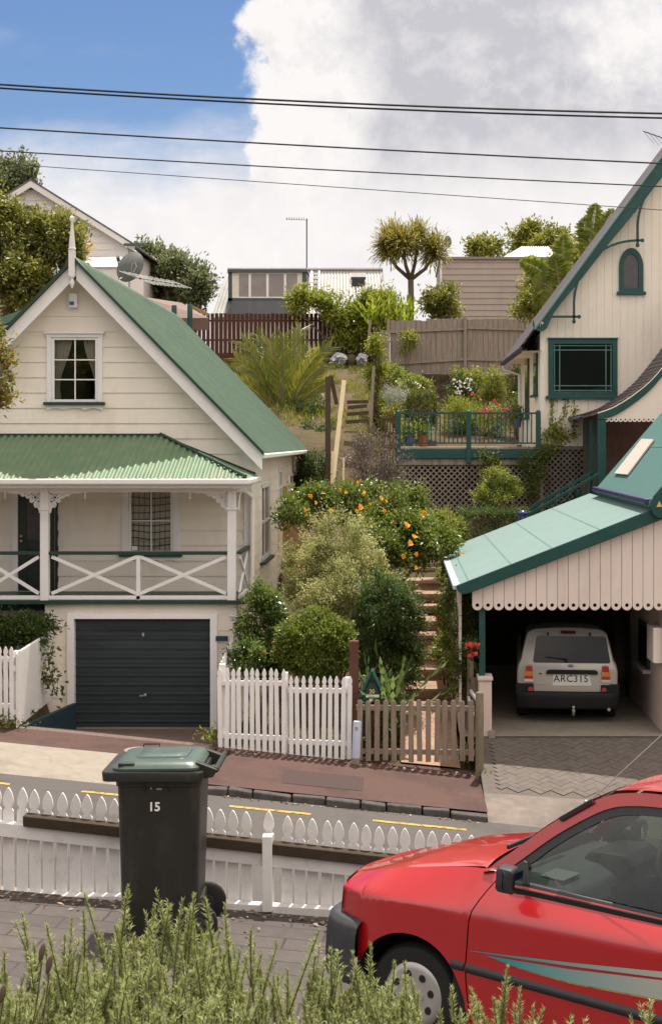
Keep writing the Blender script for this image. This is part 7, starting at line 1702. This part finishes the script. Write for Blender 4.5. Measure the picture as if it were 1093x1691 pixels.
plant('shrub', 'dark leafy shrub behind the lawn fence under the verandah', 'shrub', LF['dark'], [B(-60, 40, 1012, 1085, 25.0), B(10, 88, 1012, 1062, 25.3), B(30, 78, 1030, 1075, 25.0)], 7500, .075, (X(25, 25), 25, -4.6), seed=34, subs=22, up=.3)
# around the upper path
plant('bare_shrub', 'brown twiggy bare-looking shrub beside the leaning planks', 'shrub', LF['brown'], [B(566, 668, 708, 840, 35.2), B(590, 675, 760, 850, 34.8)], 17000, .085, (X(618, 35.2), 35.2, -3.2), W=.010, seed=35, subs=30, up=.9, sp=.8, tl=2.0, nl=16, trunk=.02)
plant('hedge', 'clipped hedge with yellow-lit top, in front of the lattice', 'hedge', LF['dark'], [(P(815, 884, 34.6)[:], (.78, .5, .62))], 13000, .05, (X(815, 34.6), 34.6, -3.0), seed=36, mode='box', tw=8, up=.2)
plant('hedge', 'bright yellow-green bush at the left end of the dark hedge', 'shrub', LF['hedge'], [B(700, 772, 838, 920, 34.0)], 6500, .06, (X(735, 34), 34, -3.1), seed=37, subs=20)
plant('shrub', 'loose yellow-green shrub spreading over the dark hedge before the lattice', 'shrub', LF['hedge'], [B(772, 870, 785, 848, 35.3), B(795, 850, 765, 820, 35.4)], 5500, .06, (X(820, 35.3), 35.3, -2.8), seed=38, subs=22, subr=.25)
plant('climber', 'creeper hanging from the deck edge at its middle post', 'climber', LF['ivy'], [B(792, 832, 738, 800, 36.3, .25)], 1800, .07, (X(812, 36.4), 36.4, -2.2), seed=39, subs=14)
plant('climber', 'creeper massed at the deck corner against the cream cottage', 'climber', LF['ivy'], [B(856, 905, 742, 800, 36.3, .25), B(880, 915, 735, 760, 36.4, .2), B(862, 890, 785, 830, 36.2, .25)], 2600, .07, (X(880, 36.4), 36.4, -2.4), seed=40, subs=14)
cw = thing('climber', 'thin creeper strands climbing the cream wall below the teal window', 'climber', P(930, 740, Y2-.05))
pos = []
m = MB()
for pts in ([(912, 656), (911, 680), (912, 705)], [(933, 656), (932, 680), (929, 690), (915, 705)], [(948, 660), (947, 690), (946, 705), (950, 718), (938, 724)], [(918, 655), (916, 660)]):
    q = [P(a, b, Y2-.05) for a, b in pts]; m.tube(q, .006, 4)
    for a, b in zip(q, q[1:]):
        for k in range(int((b-a).length/.012)): pos.append(np.array(a.lerp(b, rr.random()))+rng.normal(size=3)*[.04, .015, .03])
for k in range(420): pos.append(np.array(P(917, 717, Y2-.1))+rng.normal(size=3)*[.17, .04, .12])
for k in range(160): pos.append(np.array(P(900, 740, Y2-.1))+rng.normal(size=3)*[.2, .05, .1])
m.build('stem', M['bark'], cw); pos = np.array(pos); leaf_obj('foliage', LF['vine'], cw, pos, rng.normal(size=(len(pos), 3))+[0, 0, -.5], rng.normal(size=(len(pos), 3))*.5+[0, -1, .2], .075, .05, 8)
plant('shrub', 'dark glossy shrub behind the end of the cottage side wall', 'shrub', LF['dark'], [B(488, 548, 735, 825, 38.2), B(495, 552, 690, 760, 41.5)], 9000, .08, (X(520, 38.4), 38.4, -2.4), seed=41, subs=22)
plant('shrub', 'dark undergrowth shrub around the palm base behind the green roof edge', 'shrub', LF['dark'], [B(470, 545, 655, 735, 43.4), B(430, 500, 670, 730, 44.5)], 6000, .10, (X(495, 43.5), 43.5, .4), seed=72, subs=20)
# young palm
pm = thing('palm', 'young palm with upright yellow-green feathery fronds behind the green roof', 'palm', P(470, 705, 44))
rng = np.random.default_rng(42); PSs = []; AXs = []; NOs = []; LNs = []; base = np.array(P(468, 708, 44)); m = MB()
specs = []
for px, py in ((390, 592), (402, 566), (424, 553), (446, 562), (468, 556), (497, 545), (508, 580), (545, 574), (528, 606), (398, 632), (548, 628), (478, 590), (436, 600), (512, 632), (412, 608), (458, 600), (496, 604), (526, 584), (380, 614)):
    specs.append(np.array(P(px, py, 44+rng.uniform(-1.0, 1.0))))
RNs = []
for e in specs:
    d = e-base; mid = base+d*.55+np.array([-.16*d[0], 0, .13*np.linalg.norm(d)]); pts = []; ft = rng.uniform(.1, .8); tw_ = rng.uniform(-.5, .5)
    for i in range(11): t = i/10; pts.append(base*(1-t)**2+2*mid*t*(1-t)+e*t*t)
    m.tube(pts, [.038*(1-.85*i/10) for i in range(11)], 5)
    for i in range(72):
        t = .24+.76*i/71; p = base*(1-t)**2+2*mid*t*(1-t)+e*t*t; tg_ = nrm((2*(1-t)*(mid-base)+2*t*(e-mid))[None])[0]
        sd = nrm(np.cross(tg_, [tw_, 1., .25])[None])[0]
        for s in (-1, 1):
            PSs.append(p); AXs.append(tg_*1.0+s*sd*.62+rng.normal(size=3)*.03+np.array([0, rng.uniform(-.12, .12), 0])); NOs.append(np.array([rng.normal()*.2+s*.4, -1, .4])); LNs.append(.80*(1-.5*t)*min(1, (t-.1)*3)); RNs.append(ft+rng.uniform(-.15, .3)+.25*t)
leaf_obj('frond', LF['palm'], pm, np.array(PSs), np.array(AXs), np.array(NOs), np.array(LNs), .034, 42, rnd=np.array(RNs), shape=.35)
m.build('stalk', M['postwood'], pm, smooth='all')
# cabbage tree
ct = thing('cabbage_tree', 'cabbage tree with four shaggy sword-leaved heads against the sky', 'tree', P(678, 560, 58))
m = MB(); fork = P(678, 462, 58); m.tube([P(677, 560, 58), P(678.5, 500, 58), fork], [.15, .125, .12], 10)
heads = [(640, 408, 58), (665, 404, 57.5), (689, 396, 58.2), (716, 414, 58)]
for hx_, hy, hd in heads:
    e = P(hx_, hy+8, hd); m.tube([fork, fork.lerp(e, .5)+V((e.x-fork.x)*.12, 0, -.05), e], [.085, .07, .055], 8)
m.build('trunk', M['bark'], ct, smooth='all')
rng = np.random.default_rng(43)
for hx_, hy, hd in heads+[(650, 398, 58.3)]:
    ps, ax, no, ln, wd = blades(rng, P(hx_, hy, hd), 430, (.5, .95), .11, (.02, 2.5), 4, 1.25, .062); leaf_obj('leaf_head', LF['cordy'], ct, ps, ax, no, ln, wd, int(hx_), shape=.5)
# vine and foliage over the brown fence
plant('climber', 'rampant vine tumbling over the red-brown fence toward the cabbage tree', 'climber', LF['vine'], [B(470, 545, 478, 512, 55.2, .6), B(530, 610, 486, 535, 55.0, .6), B(585, 668, 480, 530, 55.2, .6), B(555, 625, 515, 575, 55.0, .6), B(600, 650, 490, 560, 55.3, .6), B(478, 492, 500, 520, 55.1, .3)], 14000, .15, (X(590, 55.4), 55.4, 2.8), seed=44, subs=22, trunk=.05)
cn = thing('canna', 'clump of broad upright light green leaves behind the fence gap', 'plant', P(650, 545, 54)); rng = np.random.default_rng(45)
P1 = []; A1 = []; N1 = []; L1 = []; W1_ = []
for k in range(26):
    ps, ax, no, ln, wd = blades(rng, P(rng.uniform(608, 688), rng.uniform(530, 545), 54+rng.uniform(-.5, .5)), 5, (.6, 1.2), .06, (.05, .75), 4, .6, .14); P1.append(ps); A1.append(ax); N1.append(no); L1.append(ln); W1_.append(wd)
leaf_obj('foliage', LF['banana'], cn, np.vstack(P1), np.vstack(A1), np.vstack(N1), np.concatenate(L1), np.concatenate(W1_), 45, shape=.5)
plant('climber', 'creeper bundle wrapped around the post above the earth steps', 'climber', LF['vine'], [B(606, 634, 545, 600, 43.6, .3), B(603, 636, 590, 645, 43.6, .35), B(610, 634, 640, 740, 43.8, .3)], 5200, .085, (X(620, 43.8), 43.8, -.2), seed=46, subs=16)
plant('shrub', 'rounded green bush above the grey fence, beside the beige wall', 'shrub', LF['tree'], [B(700, 768, 474, 530, 54.0), B(706, 750, 478, 512, 53.6)], 5000, .14, (X(735, 54), 54, 3), seed=47, subs=20)
# trees beyond the roofs
tree('tree', 'dense leafy tree standing behind the finial of the green-roofed cottage', LF['tree'], [B(-40, 80, 330, 470, 43.5), B(40, 140, 345, 450, 43), B(-30, 110, 420, 520, 42.5), B(90, 140, 380, 430, 42.6)], 22000, .15, (X(30, 43), 43, -1), seed=48, subs=34, subr=.26, trunk=.22)
tree('tree', 'tall narrow-topped tree rising behind the white gable', LF['grey'], [B(-30, 38, 250, 350, 66), B(28, 60, 256, 325, 66), B(-60, 25, 280, 400, 65)], 11000, .2, (X(0, 66), 66, 3), seed=49, subs=18, subr=.28, up=.9, trunk=.2)
tree('tree', 'nearby tree with bronze-tipped foliage reaching in beside the cottage gable', LF['redtip'], [B(-120, 22, 508, 600, 22.5, .5), B(-100, 30, 575, 650, 22.4, .5), B(-110, 20, 630, 690, 22.5, .5)], 9000, .085, (X(-90, 22.6), 22.6, -4.8), seed=50, subs=24, subr=.26, trunk=.12)
gp = thing('toetoe', 'golden brown grassy plume peeking out behind the finial', 'plant', P(132, 440, 44)); rng = np.random.default_rng(51)
ps, ax, no, ln, wd = blades(rng, P(128, 415, 44), 240, (.3, .75), .14, (.3, 2.0), 4, .7, .028); leaf_obj('foliage', LF['gold'], gp, ps, ax, no, ln, wd, 51, shape=.5)
tree('tree', 'bushy grey-green tree beyond the aerial, nearest the brown fence', LF['grey'], [B(255, 318, 412, 500, 68), B(290, 352, 430, 510, 67)], 8000, .22, (X(300, 68), 68, 3), seed=52, subs=24, up=.8, trunk=.25)
tree('tree', 'grey-green tree behind the satellite dish', LF['grey'], [B(222, 282, 406, 490, 70), B(240, 300, 440, 505, 69)], 7000, .22, (X(255, 70), 70, 3), seed=53, subs=24, up=.8, trunk=.25)
tree('tree', 'yellow-green tree in front of the white hipped roof and behind the beige wall', LF['yellowtree'], [B(770, 832, 392, 440, 80), B(835, 905, 370, 430, 82), B(880, 940, 378, 430, 80)], 8000, .24, (X(860, 80), 80, 3), seed=54, subs=26, subr=.27, trunk=.25)
tree('tree', 'green tree behind the banana leaves next to the teal bargeboard', LF['yellowtree'], [B(905, 965, 400, 480, 60), B(900, 940, 440, 500, 58)], 4500, .17, (X(925, 60), 60, 3), seed=55, subs=20, trunk=.18)
def banana(lab, base, ends, d, seed, W):
    t = thing('banana_plant', lab, 'banana plant', P(base[0], base[1], d)); rng = np.random.default_rng(seed); m = MB(); b0 = P(base[0], base[1], d)
    P_, A_, N_, L_ = [], [], [], []
    for k, (a, b, bend) in enumerate(ends):
        e = P(a, b, d+rng.uniform(-.4, .4)); mid = b0.lerp(e, .6)+V(-(e.x-b0.x)*bend, 0, abs(bend)*.8); pts = [b0*(1-s)**2+mid*2*s*(1-s)+e*s*s for s in [i/14 for i in range(15)]]
        m.tube(pts, [.05*(1-.85*i/14) for i in range(15)], 6)
        for i in range(60):
            s = .30+.70*i/59; p = b0*(1-s)**2+mid*2*s*(1-s)+e*s*s; tg_ = ((mid-b0)*(1-s)*2+(e-mid)*2*s).normalized(); sd = tg_.cross(V(.2, 1, .1)).normalized()
            w_ = W*math.sin(min(1, (i+4)/63)*math.pi)**.6
            for sg in (-1, 1): P_.append(p[:]); A_.append((tg_*.45+sd*sg+V(0, rng.normal()*.12, -.15))[:]); N_.append((V(0, -1, .3)+tg_*.2)[:]); L_.append(w_)
    leaf_obj('leaf', LF['banana'], t, np.array(P_), np.array(A_), np.array(N_), np.array(L_), .13, seed, shape=.5); m.build('stem', M['postwood'], t, smooth='all')
banana('banana plant with tall tattered leaves rising behind the teal bargeboard', (962, 470), [(984, 336, .05), (966, 358, -.03), (1012, 345, .1), (1000, 380, .2)], 48, 56, .36)
banana('banana plant with drooping leaves in front of the beige wall', (925, 500), [(858, 432, .35), (930, 385, .0), (880, 465, .3), (915, 420, .1), (870, 500, .4)], 46.5, 57, .36)
plant('shrub', 'yellow-green shrub at the foot of the banana leaves above the grey fence', 'shrub', LF['yellowtree'], [B(862, 915, 440, 500, 47.5), B(856, 905, 470, 530, 47), B(850, 880, 500, 530, 48)], 5000, .13, (X(885, 47.5), 47.5, 1.5), seed=58, subs=20)
# terraced flower garden behind the deck
D0 = 44.5
plant('shrub', 'clipped dark ball of box behind the teal balustrade', 'shrub', LF['ivy'], [B(664, 724, 643, 712, 43.2)], 8000, .06, (X(694, 43.2), 43.2, -.4), seed=60, mode='ball', tw=9, up=.3, sp=.6)
plant('lavender', 'silvery lavender clump beside the clipped box ball', 'lavender', LF['lavender'], [B(630, 672, 640, 690, 44.5)], 4500, .11, (X(650, 44.5), 44.5, .2), W=.012, seed=61, subs=20, up=1.0)
plant('shrub', 'lime-yellow low shrub at the deck end beside the small dark pickets', 'shrub', LF['yellowtree'], [B(632, 668, 668, 705, 42.6), B(655, 690, 700, 730, 41.0)], 2400, .07, (X(650, 42.4), 42.4, -.4), seed=62)
vl = plant('flowering_perennial', 'red valerian in bloom behind the balustrade, nearest the cream wall', 'flowers', LF['hedge'], [B(760, 858, 672, 720, 44.0), B(735, 790, 665, 720, 44.4)], 4500, .09, (X(800, 44), 44, .2), W=.03, seed=63, up=.8)
flowers(vl, LF['pink'], [P(a, b, 43.4) for a, b in [(rr.uniform(785, 855), rr.uniform(668, 690)) for _ in range(30)]+[(815, 662), (818, 664), (812, 666), (822, 668), (852, 655), (845, 680), (780, 650), (792, 660), (800, 672), (770, 668)]], .055, 14)
plant('grassy_perennial', 'fine yellow-green grassy perennials in the middle of the terraced garden', 'plant', LF['vine'], [B(722, 775, 655, 730, 44.6), B(740, 800, 660, 730, 45)], 5000, .13, (X(750, 44.8), 44.8, .3), W=.018, seed=64, up=1.0)
wb = plant('flowering_shrub', 'white-flowered shrub against the dark retaining timber', 'shrub', LF['dark'], [B(745, 780, 622, 655, 48.5)], 1500, .10, (X(762, 48.5), 48.5, .6), seed=65)
flowers(wb, LF['whitef'], [P(rr.uniform(748, 779), rr.uniform(624, 652), 47.9) for _ in range(40)], .05, 15)
plant('shrub', 'drooping light green mop-headed shrub against the retaining timber', 'shrub', LF['vine'], [B(793, 830, 612, 650, 48.2), B(797, 827, 635, 668, 48.3)], 4200, .16, (X(812, 48.3), 48.3, .6), W=.018, seed=66, up=-.7)
plant('climber', 'creeper hanging down the fence beside the cream side wall', 'climber', LF['ivy'], [B(843, 864, 600, 690, 47.5, .4)], 2200, .09, (X(853, 47.5), 47.5, .6), seed=67)
plant('shrub', 'small dark leafy shrub close to the cream side wall', 'shrub', LF['camellia'], [B(838, 866, 655, 690, 43.8, .4)], 1200, .10, (X(853, 43.8), 43.8, .1), seed=68)
pw_ = plant('flowering_perennial', 'lilac-flowered plant between lavender and retaining timber', 'flowers', LF['hedge'], [B(655, 712, 622, 655, 47.5), B(640, 680, 612, 640, 49)], 3200, .09, (X(690, 47.5), 47.5, .5), seed=69)
flowers(pw_, LF['whitef'], [P(a, b, 46.9) for a, b in ((690, 634), (694, 637), (698, 640), (686, 632), (654, 630), (700, 643), (692, 641))], .055, 16)
plant('climber', 'thin yellow creeper on the grey paling fence', 'climber', LF['vine'], [B(664, 672, 545, 590, 50.7, .08), B(668, 690, 550, 572, 50.7, .06)], 500, .11, (X(670, 50.8), 50.8, 2.3), seed=70, subs=8, trunk=.01, nl=2)
plant('creeping_plant', 'leafy creeper spilling over the dark retaining timber below the fence', 'climber', LF['vine'], [B(630, 672, 598, 632, 50.2, .3), B(744, 800, 612, 630, 50.2, .2)], 1800, .11, (X(650, 50.2), 50.2, .9), seed=71)
# pots on the deck and a blue urn by the stair
for lab, a in (('dark blue flower pot behind the first balusters of the deck', (666, 683, 717, 737, 39, M['bluepot'])), ('terracotta flower pot behind the balustrade, beside the dark blue one', (690, 708, 719, 738, 39.2, M['terracotta'])), ('blue flower pot at the cream wall end of the deck', (846, 862, 690, 706, 42.0, M['bluepot']))):
    t, c, h, r = pot(lab, *a); rg = np.random.default_rng(int(a[0])); n = 320
    pos = np.array(c)+np.array([0, 0, h])+np.abs(rg.normal(size=(n, 3)))*np.array([0, 0, .16])+rg.normal(size=(n, 3))*np.array([r*.8, r*.8, .04]); leaf_obj('foliage', LF['box'], t, pos, rg.normal(size=(n, 3))+[0, 0, .8], rg.normal(size=(n, 3)), .10, .05, 7)
m = MB(); c = P(863, 872, 33.0); s = F/33.0
m.lathe([(.09, 0), (.12, .1), (.13, .25), (.11, .31), (.125, .33), (.125, .35), (.06, .40), (.0, .41)], c, 20, capt=False); single(m, 'glazed_urn', M['bluepot'], 'shiny blue glazed urn at the hedge end beside the stair', 'urn', smooth='all')

# ------------------------------------------------------------------ rosemary in the foreground
def rosemary(label, sprigs, seed, base):
    t = thing('rosemary_bush', label, 'rosemary', base, group='rosemary bushes on the near bank')
    rng = np.random.default_rng(seed); P_, A_, N_, L_, R_ = [], [], [], [], []; m = MB()
    for px, py, d in sprigs:
        tip = np.array(P(px, py, d)); ln = rng.uniform(.34, .60); lean = rng.normal(0, .085, 2)
        b0 = tip-np.array([lean[0]*ln*2.2+(px-540)*0, lean[1]*ln*2, ln]); mid = (tip+b0)/2+np.array([rng.normal(0, .018), rng.normal(0, .018), 0])
        pts = [b0*(1-s)**2+2*mid*s*(1-s)+tip*s*s for s in np.linspace(0, 1, 7)]
        m.tube([Vector(p) for p in pts], [.0035, .0034, .0032, .003, .0026, .002, .0012], 4)
        n = int(ln*900); ss = rng.random(n)**.75
        for s_ in ss:
            p = b0*(1-s_)**2+2*mid*s_*(1-s_)+tip*s_*s_; a = rng.uniform(0, 6.283); out_ = np.array([math.cos(a), math.sin(a), rng.uniform(.7, 1.7)+(s_ > .93)*1.2])
            P_.append(p); A_.append(out_); N_.append(np.array([-math.sin(a)*.3, math.cos(a)*.3, 1.])+rng.normal(size=3)*.3); L_.append(rng.uniform(.016, .030)*(1-.35*max(0, s_-.85)/.15)); R_.append(.25+.55*s_*rng.random()+.2*rng.random())
        if rng.random() < .5:                     # side shoots
            for k in range(2):
                s_ = rng.uniform(.35, .7); p0 = b0*(1-s_)**2+2*mid*s_*(1-s_)+tip*s_*s_; a = rng.uniform(0, 6.283); dv_ = np.array([math.cos(a)*.35, math.sin(a)*.35, 1]); sl3 = rng.uniform(.08, .2)
                m.tube([Vector(p0), Vector(p0+dv_*sl3)], [.002, .001], 4)
                for q in range(int(sl3*800)):
                    u = rng.random(); a = rng.uniform(0, 6.283); P_.append(p0+dv_*sl3*u); A_.append(np.array([math.cos(a), math.sin(a), rng.uniform(.5, 1.2)])); N_.append(np.array([0, 0, 1.])+rng.normal(size=3)*.4); L_.append(rng.uniform(.014, .026)); R_.append(.3+.6*rng.random())
    leaf_obj('needles', LF['rosemary'], t, np.array(P_), np.array(A_), np.array(N_), np.array(L_), .0034, seed, rnd=np.array(R_), shape=.5)
    m.build('twig', M['bark'], t); return t
rs = random.Random(77)
def topline(px): return interp(px, [(-60, 1590), (0, 1560), (35, 1510), (50, 1545), (75, 1515), (95, 1570), (130, 1520), (140, 1478), (150, 1525), (180, 1545), (212, 1466), (225, 1530), (258, 1474), (285, 1520), (300, 1495), (330, 1500), (345, 1510), (358, 1545), (370, 1500), (392, 1560), (415, 1540), (430, 1580), (445, 1565), (458, 1570), (480, 1610), (500, 1680), (515, 1760)])
key = [(140, 1478), (213, 1464), (258, 1472), (37, 1508), (77, 1528), (120, 1518), (168, 1545), (240, 1508), (302, 1488), (322, 1478), (316, 1500), (338, 1482), (371, 1494), (349, 1530), (280, 1500), (108, 1545), (8, 1570), (58, 1560), (190, 1530), (225, 1560), (415, 1536), (432, 1575), (458, 1560), (398, 1570), (475, 1600)]
left = [(a, b, rs.uniform(4.75, 5.05)) for a, b in key]
for i in range(320):
    px = rs.uniform(-90, 505); t = rs.random(); py = topline(px)+14+t*190; left.append((px, py, lerp(5.15, 4.2, t)+rs.uniform(-.15, .15)))
rosemary('broad rosemary bush with upright sprigs in front of the green bin', left, 5, (-1.3, 4.6, -2.9))
k2 = [(527, 1538), (545, 1568), (510, 1610), (582, 1575), (612, 1560), (598, 1610), (652, 1590), (668, 1592), (572, 1640), (535, 1600), (560, 1655), (640, 1625), (520, 1580), (625, 1640), (690, 1640)]
mid_ = [(a, b, rs.uniform(4.7, 5.0)) for a, b in k2]
for i in range(64):
    px = rs.uniform(500, 690); t = rs.random(); py = 1610+t*120; mid_.append((px, py, lerp(5.0, 4.3, t)))
rosemary('rosemary bush with separate sprigs in front of the red car front wheel', mid_, 6, (-.15, 4.6, -2.9))
k3 = [(838, 1596), (832, 1628), (858, 1632), (745, 1630), (775, 1634), (815, 1650), (790, 1660), (880, 1662), (898, 1668), (1073, 1664), (1040, 1680), (728, 1668), (915, 1690), (760, 1670), (850, 1660)]
rt_ = [(a, b, rs.uniform(4.7, 5.0)) for a, b in k3]
for i in range(30):
    px = rs.uniform(720, 1100); rt_.append((px, rs.uniform(1672, 1780), rs.uniform(4.3, 4.9)))
rosemary('sparse rosemary tips rising in front of the red car door', rt_, 7, (.45, 4.6, -2.9))
# dried seed heads among the rosemary
for px, py, lab in ((70, 1572, 'upper dry brown seed head among the rosemary'), (82, 1592, 'lower dry brown seed head beside its twin among the rosemary'), (5, 1640, 'dry brown seed head at the low edge of the rosemary')):
    c = P(px, py, 4.5); m = MB(); m.lathe([(.002, -.032), (.007, -.022), (.010, 0), (.007, .020), (.002, .030)], c, 10, (.2, 0, 1)); t = thing('seed_head', lab, 'seed head', c-V(.05, 0, .35)); m.build('head', M['bark'], t, smooth='all')
    m = MB(); m.tube([c-V(0, 0, .03), c-V(.02, 0, .18), c-V(.05, 0, .35)], .002, 4); m.build('stalk', M['bark'], t)
